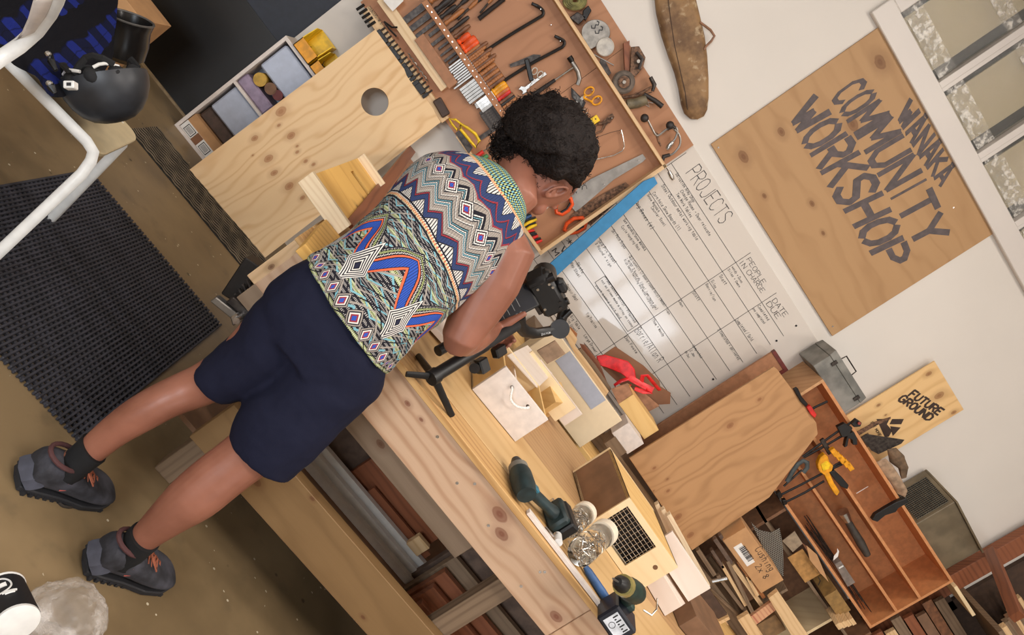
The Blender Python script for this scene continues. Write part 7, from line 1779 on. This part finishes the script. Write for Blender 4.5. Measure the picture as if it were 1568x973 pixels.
# dark store behind the bench scraps
# ------------------------------------------------------------------ between gimbal and leaning ply: stuff on the wall bench
r = thing('red_ribbon', 'crumpled red plastic ribbon on the brown card by the whiteboard', 'ribbon', at(950, 570, y=-.32))
ry = -.34
def band(pts, w, y0=-.36, nm='ribbon_fold'):
    P = [at(p[0], p[1], y=y0-.01*(i % 2)) for i, p in enumerate(pts)]; MB().tube(P, [(w, .003)]*len(P), 8, flat=(0.5, 0, .8)).build(nm, plain('red_film', (222, 38, 42), .35, 0, .12), r, smooth=True)
MB().prism([at(*p, y=-.36) for p in ((913, 546), (926, 544), (962, 554), (972, 566), (974, 580), (962, 581), (950, 572), (930, 564), (917, 560))], YA*.012).build('ribbon_sheet', plain('red_film', (222, 38, 42), .35, 0, .12), r, bevel=.004)
band([(962, 580), (950, 584), (941, 590), (945, 598), (958, 595), (966, 590)], .010); band([(963, 578), (975, 585), (988, 592), (1000, 598)], .016); band([(982, 586), (984, 576), (991, 575), (1000, 586), (1010, 598)], .012); band([(972, 595), (985, 600), (998, 601), (990, 596)], .012)
flat('brown_card', 'torn brown card standing against the whiteboard under the red ribbon', 'card', CARD_D, ((914, 550), (942, 531), (985, 560), (1010, 584), (1011, 592), (1027, 602), (1026, 619), (1009, 620), (993, 630), (975, 608), (950, 590), (925, 566)), -.30, .004)
flat('card_flap', 'lower flap of torn brown card, paler', 'card', plain('card_mid', (164, 118, 88), .8), ((960, 596), (975, 592), (1010, 622), (993, 631)), -.33, .004)
wb('pine_upright_block', 'yellow pine block standing with a brown top beside the cream box', 'block', PLY_Y, (947, 619), (1009, 659), -.52, .16)
flat('block_cap', 'brown card folded over the yellow pine block', 'card', plain('card_mid', (164, 118, 88), .8), ((936, 596), (961, 587), (968, 604), (947, 619)), -.53, .004)
wb('white_block', 'white painted block between the cream box and the leaning plywood', 'block', WHT_P, (937, 664), (986, 680), -.70, .12)
wb('brown_block', 'dull brown block under the white block on the wall bench', 'block', PINE_G, (925, 680), (960, 693), -.705, .1)
wb('grey_strip', 'grey-brown strip behind the white block', 'strip', PINE_G, (915, 676), (960, 640), -.62, .02) if False else None
# upright timber scraps behind the cream box
for k, (pts, m, lb) in enumerate(((((862, 508), (872, 503), (884, 520), (880, 530), (888, 540), (900, 556), (932, 600), (927, 608), (885, 552)), PINE, 'pale long splintered strip behind the cream box, nearest it'), (((866, 506), (874, 502), (884, 512), (881, 524)), W_HAN, 'short brown upright scrap beside the gimbal motor'),
    (((880, 540), (890, 534), (912, 560), (936, 596), (930, 604), (900, 566)), PINE_G, 'grey-brown strip in the scrap bundle behind the cream box'), (((888, 528), (896, 530), (918, 556), (932, 592), (926, 588), (905, 562)), RED_W, 'red-brown strip in the scrap bundle behind the cream box'), (((894, 526), (900, 532), (912, 548), (916, 564), (902, 552)), dkb, 'darkest pointed scrap against the whiteboard'))):
    flat('splintered_strip', lb, 'timber', m, pts, -.62+.07*k, .02)
wb('gap_board', 'dark board seen in the gap between the two benches', 'board', plain('gap_dark', (76, 56, 44), .8), (838, 700), (930, 690), -.80, .02) if False else None
# ------------------------------------------------------------------ timber rack at the lower right
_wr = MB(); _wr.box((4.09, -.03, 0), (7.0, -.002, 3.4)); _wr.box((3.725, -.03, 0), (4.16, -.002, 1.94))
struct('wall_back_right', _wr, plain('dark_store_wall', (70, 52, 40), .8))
A = at(1497, 850, y=-.06); xq = A.x
r = thing('timber_rack', 'red-brown timber rack post and arm at the lower right', 'rack', (xq, -.1, 1.9))
MB().box((xq, -.10, 1.3), (xq+.12, -.035, 3.3)).build('post', RED_W, r, bevel=.002)
A, B = at(1520, 847, y=-.12), at(1562, 950, y=-.9); boxy('arm', None, None, RED_W, A-UP*.03, B-A, V((.0, .05, .0)), UP*.06, r)
MB().box((3.72, -.34, 1.95), (xq+.1, -.02, 1.971)).build('ledge', PLY, r, bevel=.001)
MB().box((xq+.12, -.5, 2.0), (xq+1.5, -.04, 2.03)).build('ledge', PINE_G, r, bevel=.001)
G6 = 'long boards racked at the lower right of the photo'
R = random.Random(21)
for k in range(10):
    z = 1.36-.0*k; m = (RED_W, PINE_G, MDF_D, RED_W, PINE, PINE_G, RED_W, MDF_D, W2, PINE_G, RED_W)[k]
    x0 = 3.74+.012*k+.02*((k*7) % 5); yy = -.36+.0*k; zz = 1.2+.07*k
    o = board('racked_board', (x0, -.33+.018*k, zz), (x0+2.0, -.50+.018*k, zz-.06), (x0, -.33+.018*k, zz+.062), .03, m); tag(o, ORD[k]+' long rough board from the bottom in the rack', 'board', G6)
for k in range(7):
    m = (PINE, PINE_G, MDF_D, PINE, PINE_G, W2, PINE)[k]; zz = 2.035+.035*k
    o = board('upper_board', (xq+.16+.03*k, -.45+.05*k, zz), (xq+1.6, -.53+.05*k, zz-.01), (xq+.16+.03*k, -.45+.05*k, zz+.033), .04, m); tag(o, ORD[k]+' weathered board from the front on the upper rack ledge', 'board', 'boards on the upper rack ledge')
# stored boards under / right of the wall bench seen past the bench end
for k in range(5):
    m = (RED_W, PINE_G, RED_W, MDF_D, PINE_G)[k]; o = board('low_board', (3.5+.1*k, -.62+.03*k, .82+.085*k), (5.2, -.8+.04*k, .80+.085*k), (3.5+.1*k, -.62+.03*k, .895+.085*k), .03, m); tag(o, ORD[k]+' board from the bottom of the low stack, bottom right', 'board', 'boards stacked low at the bottom right')
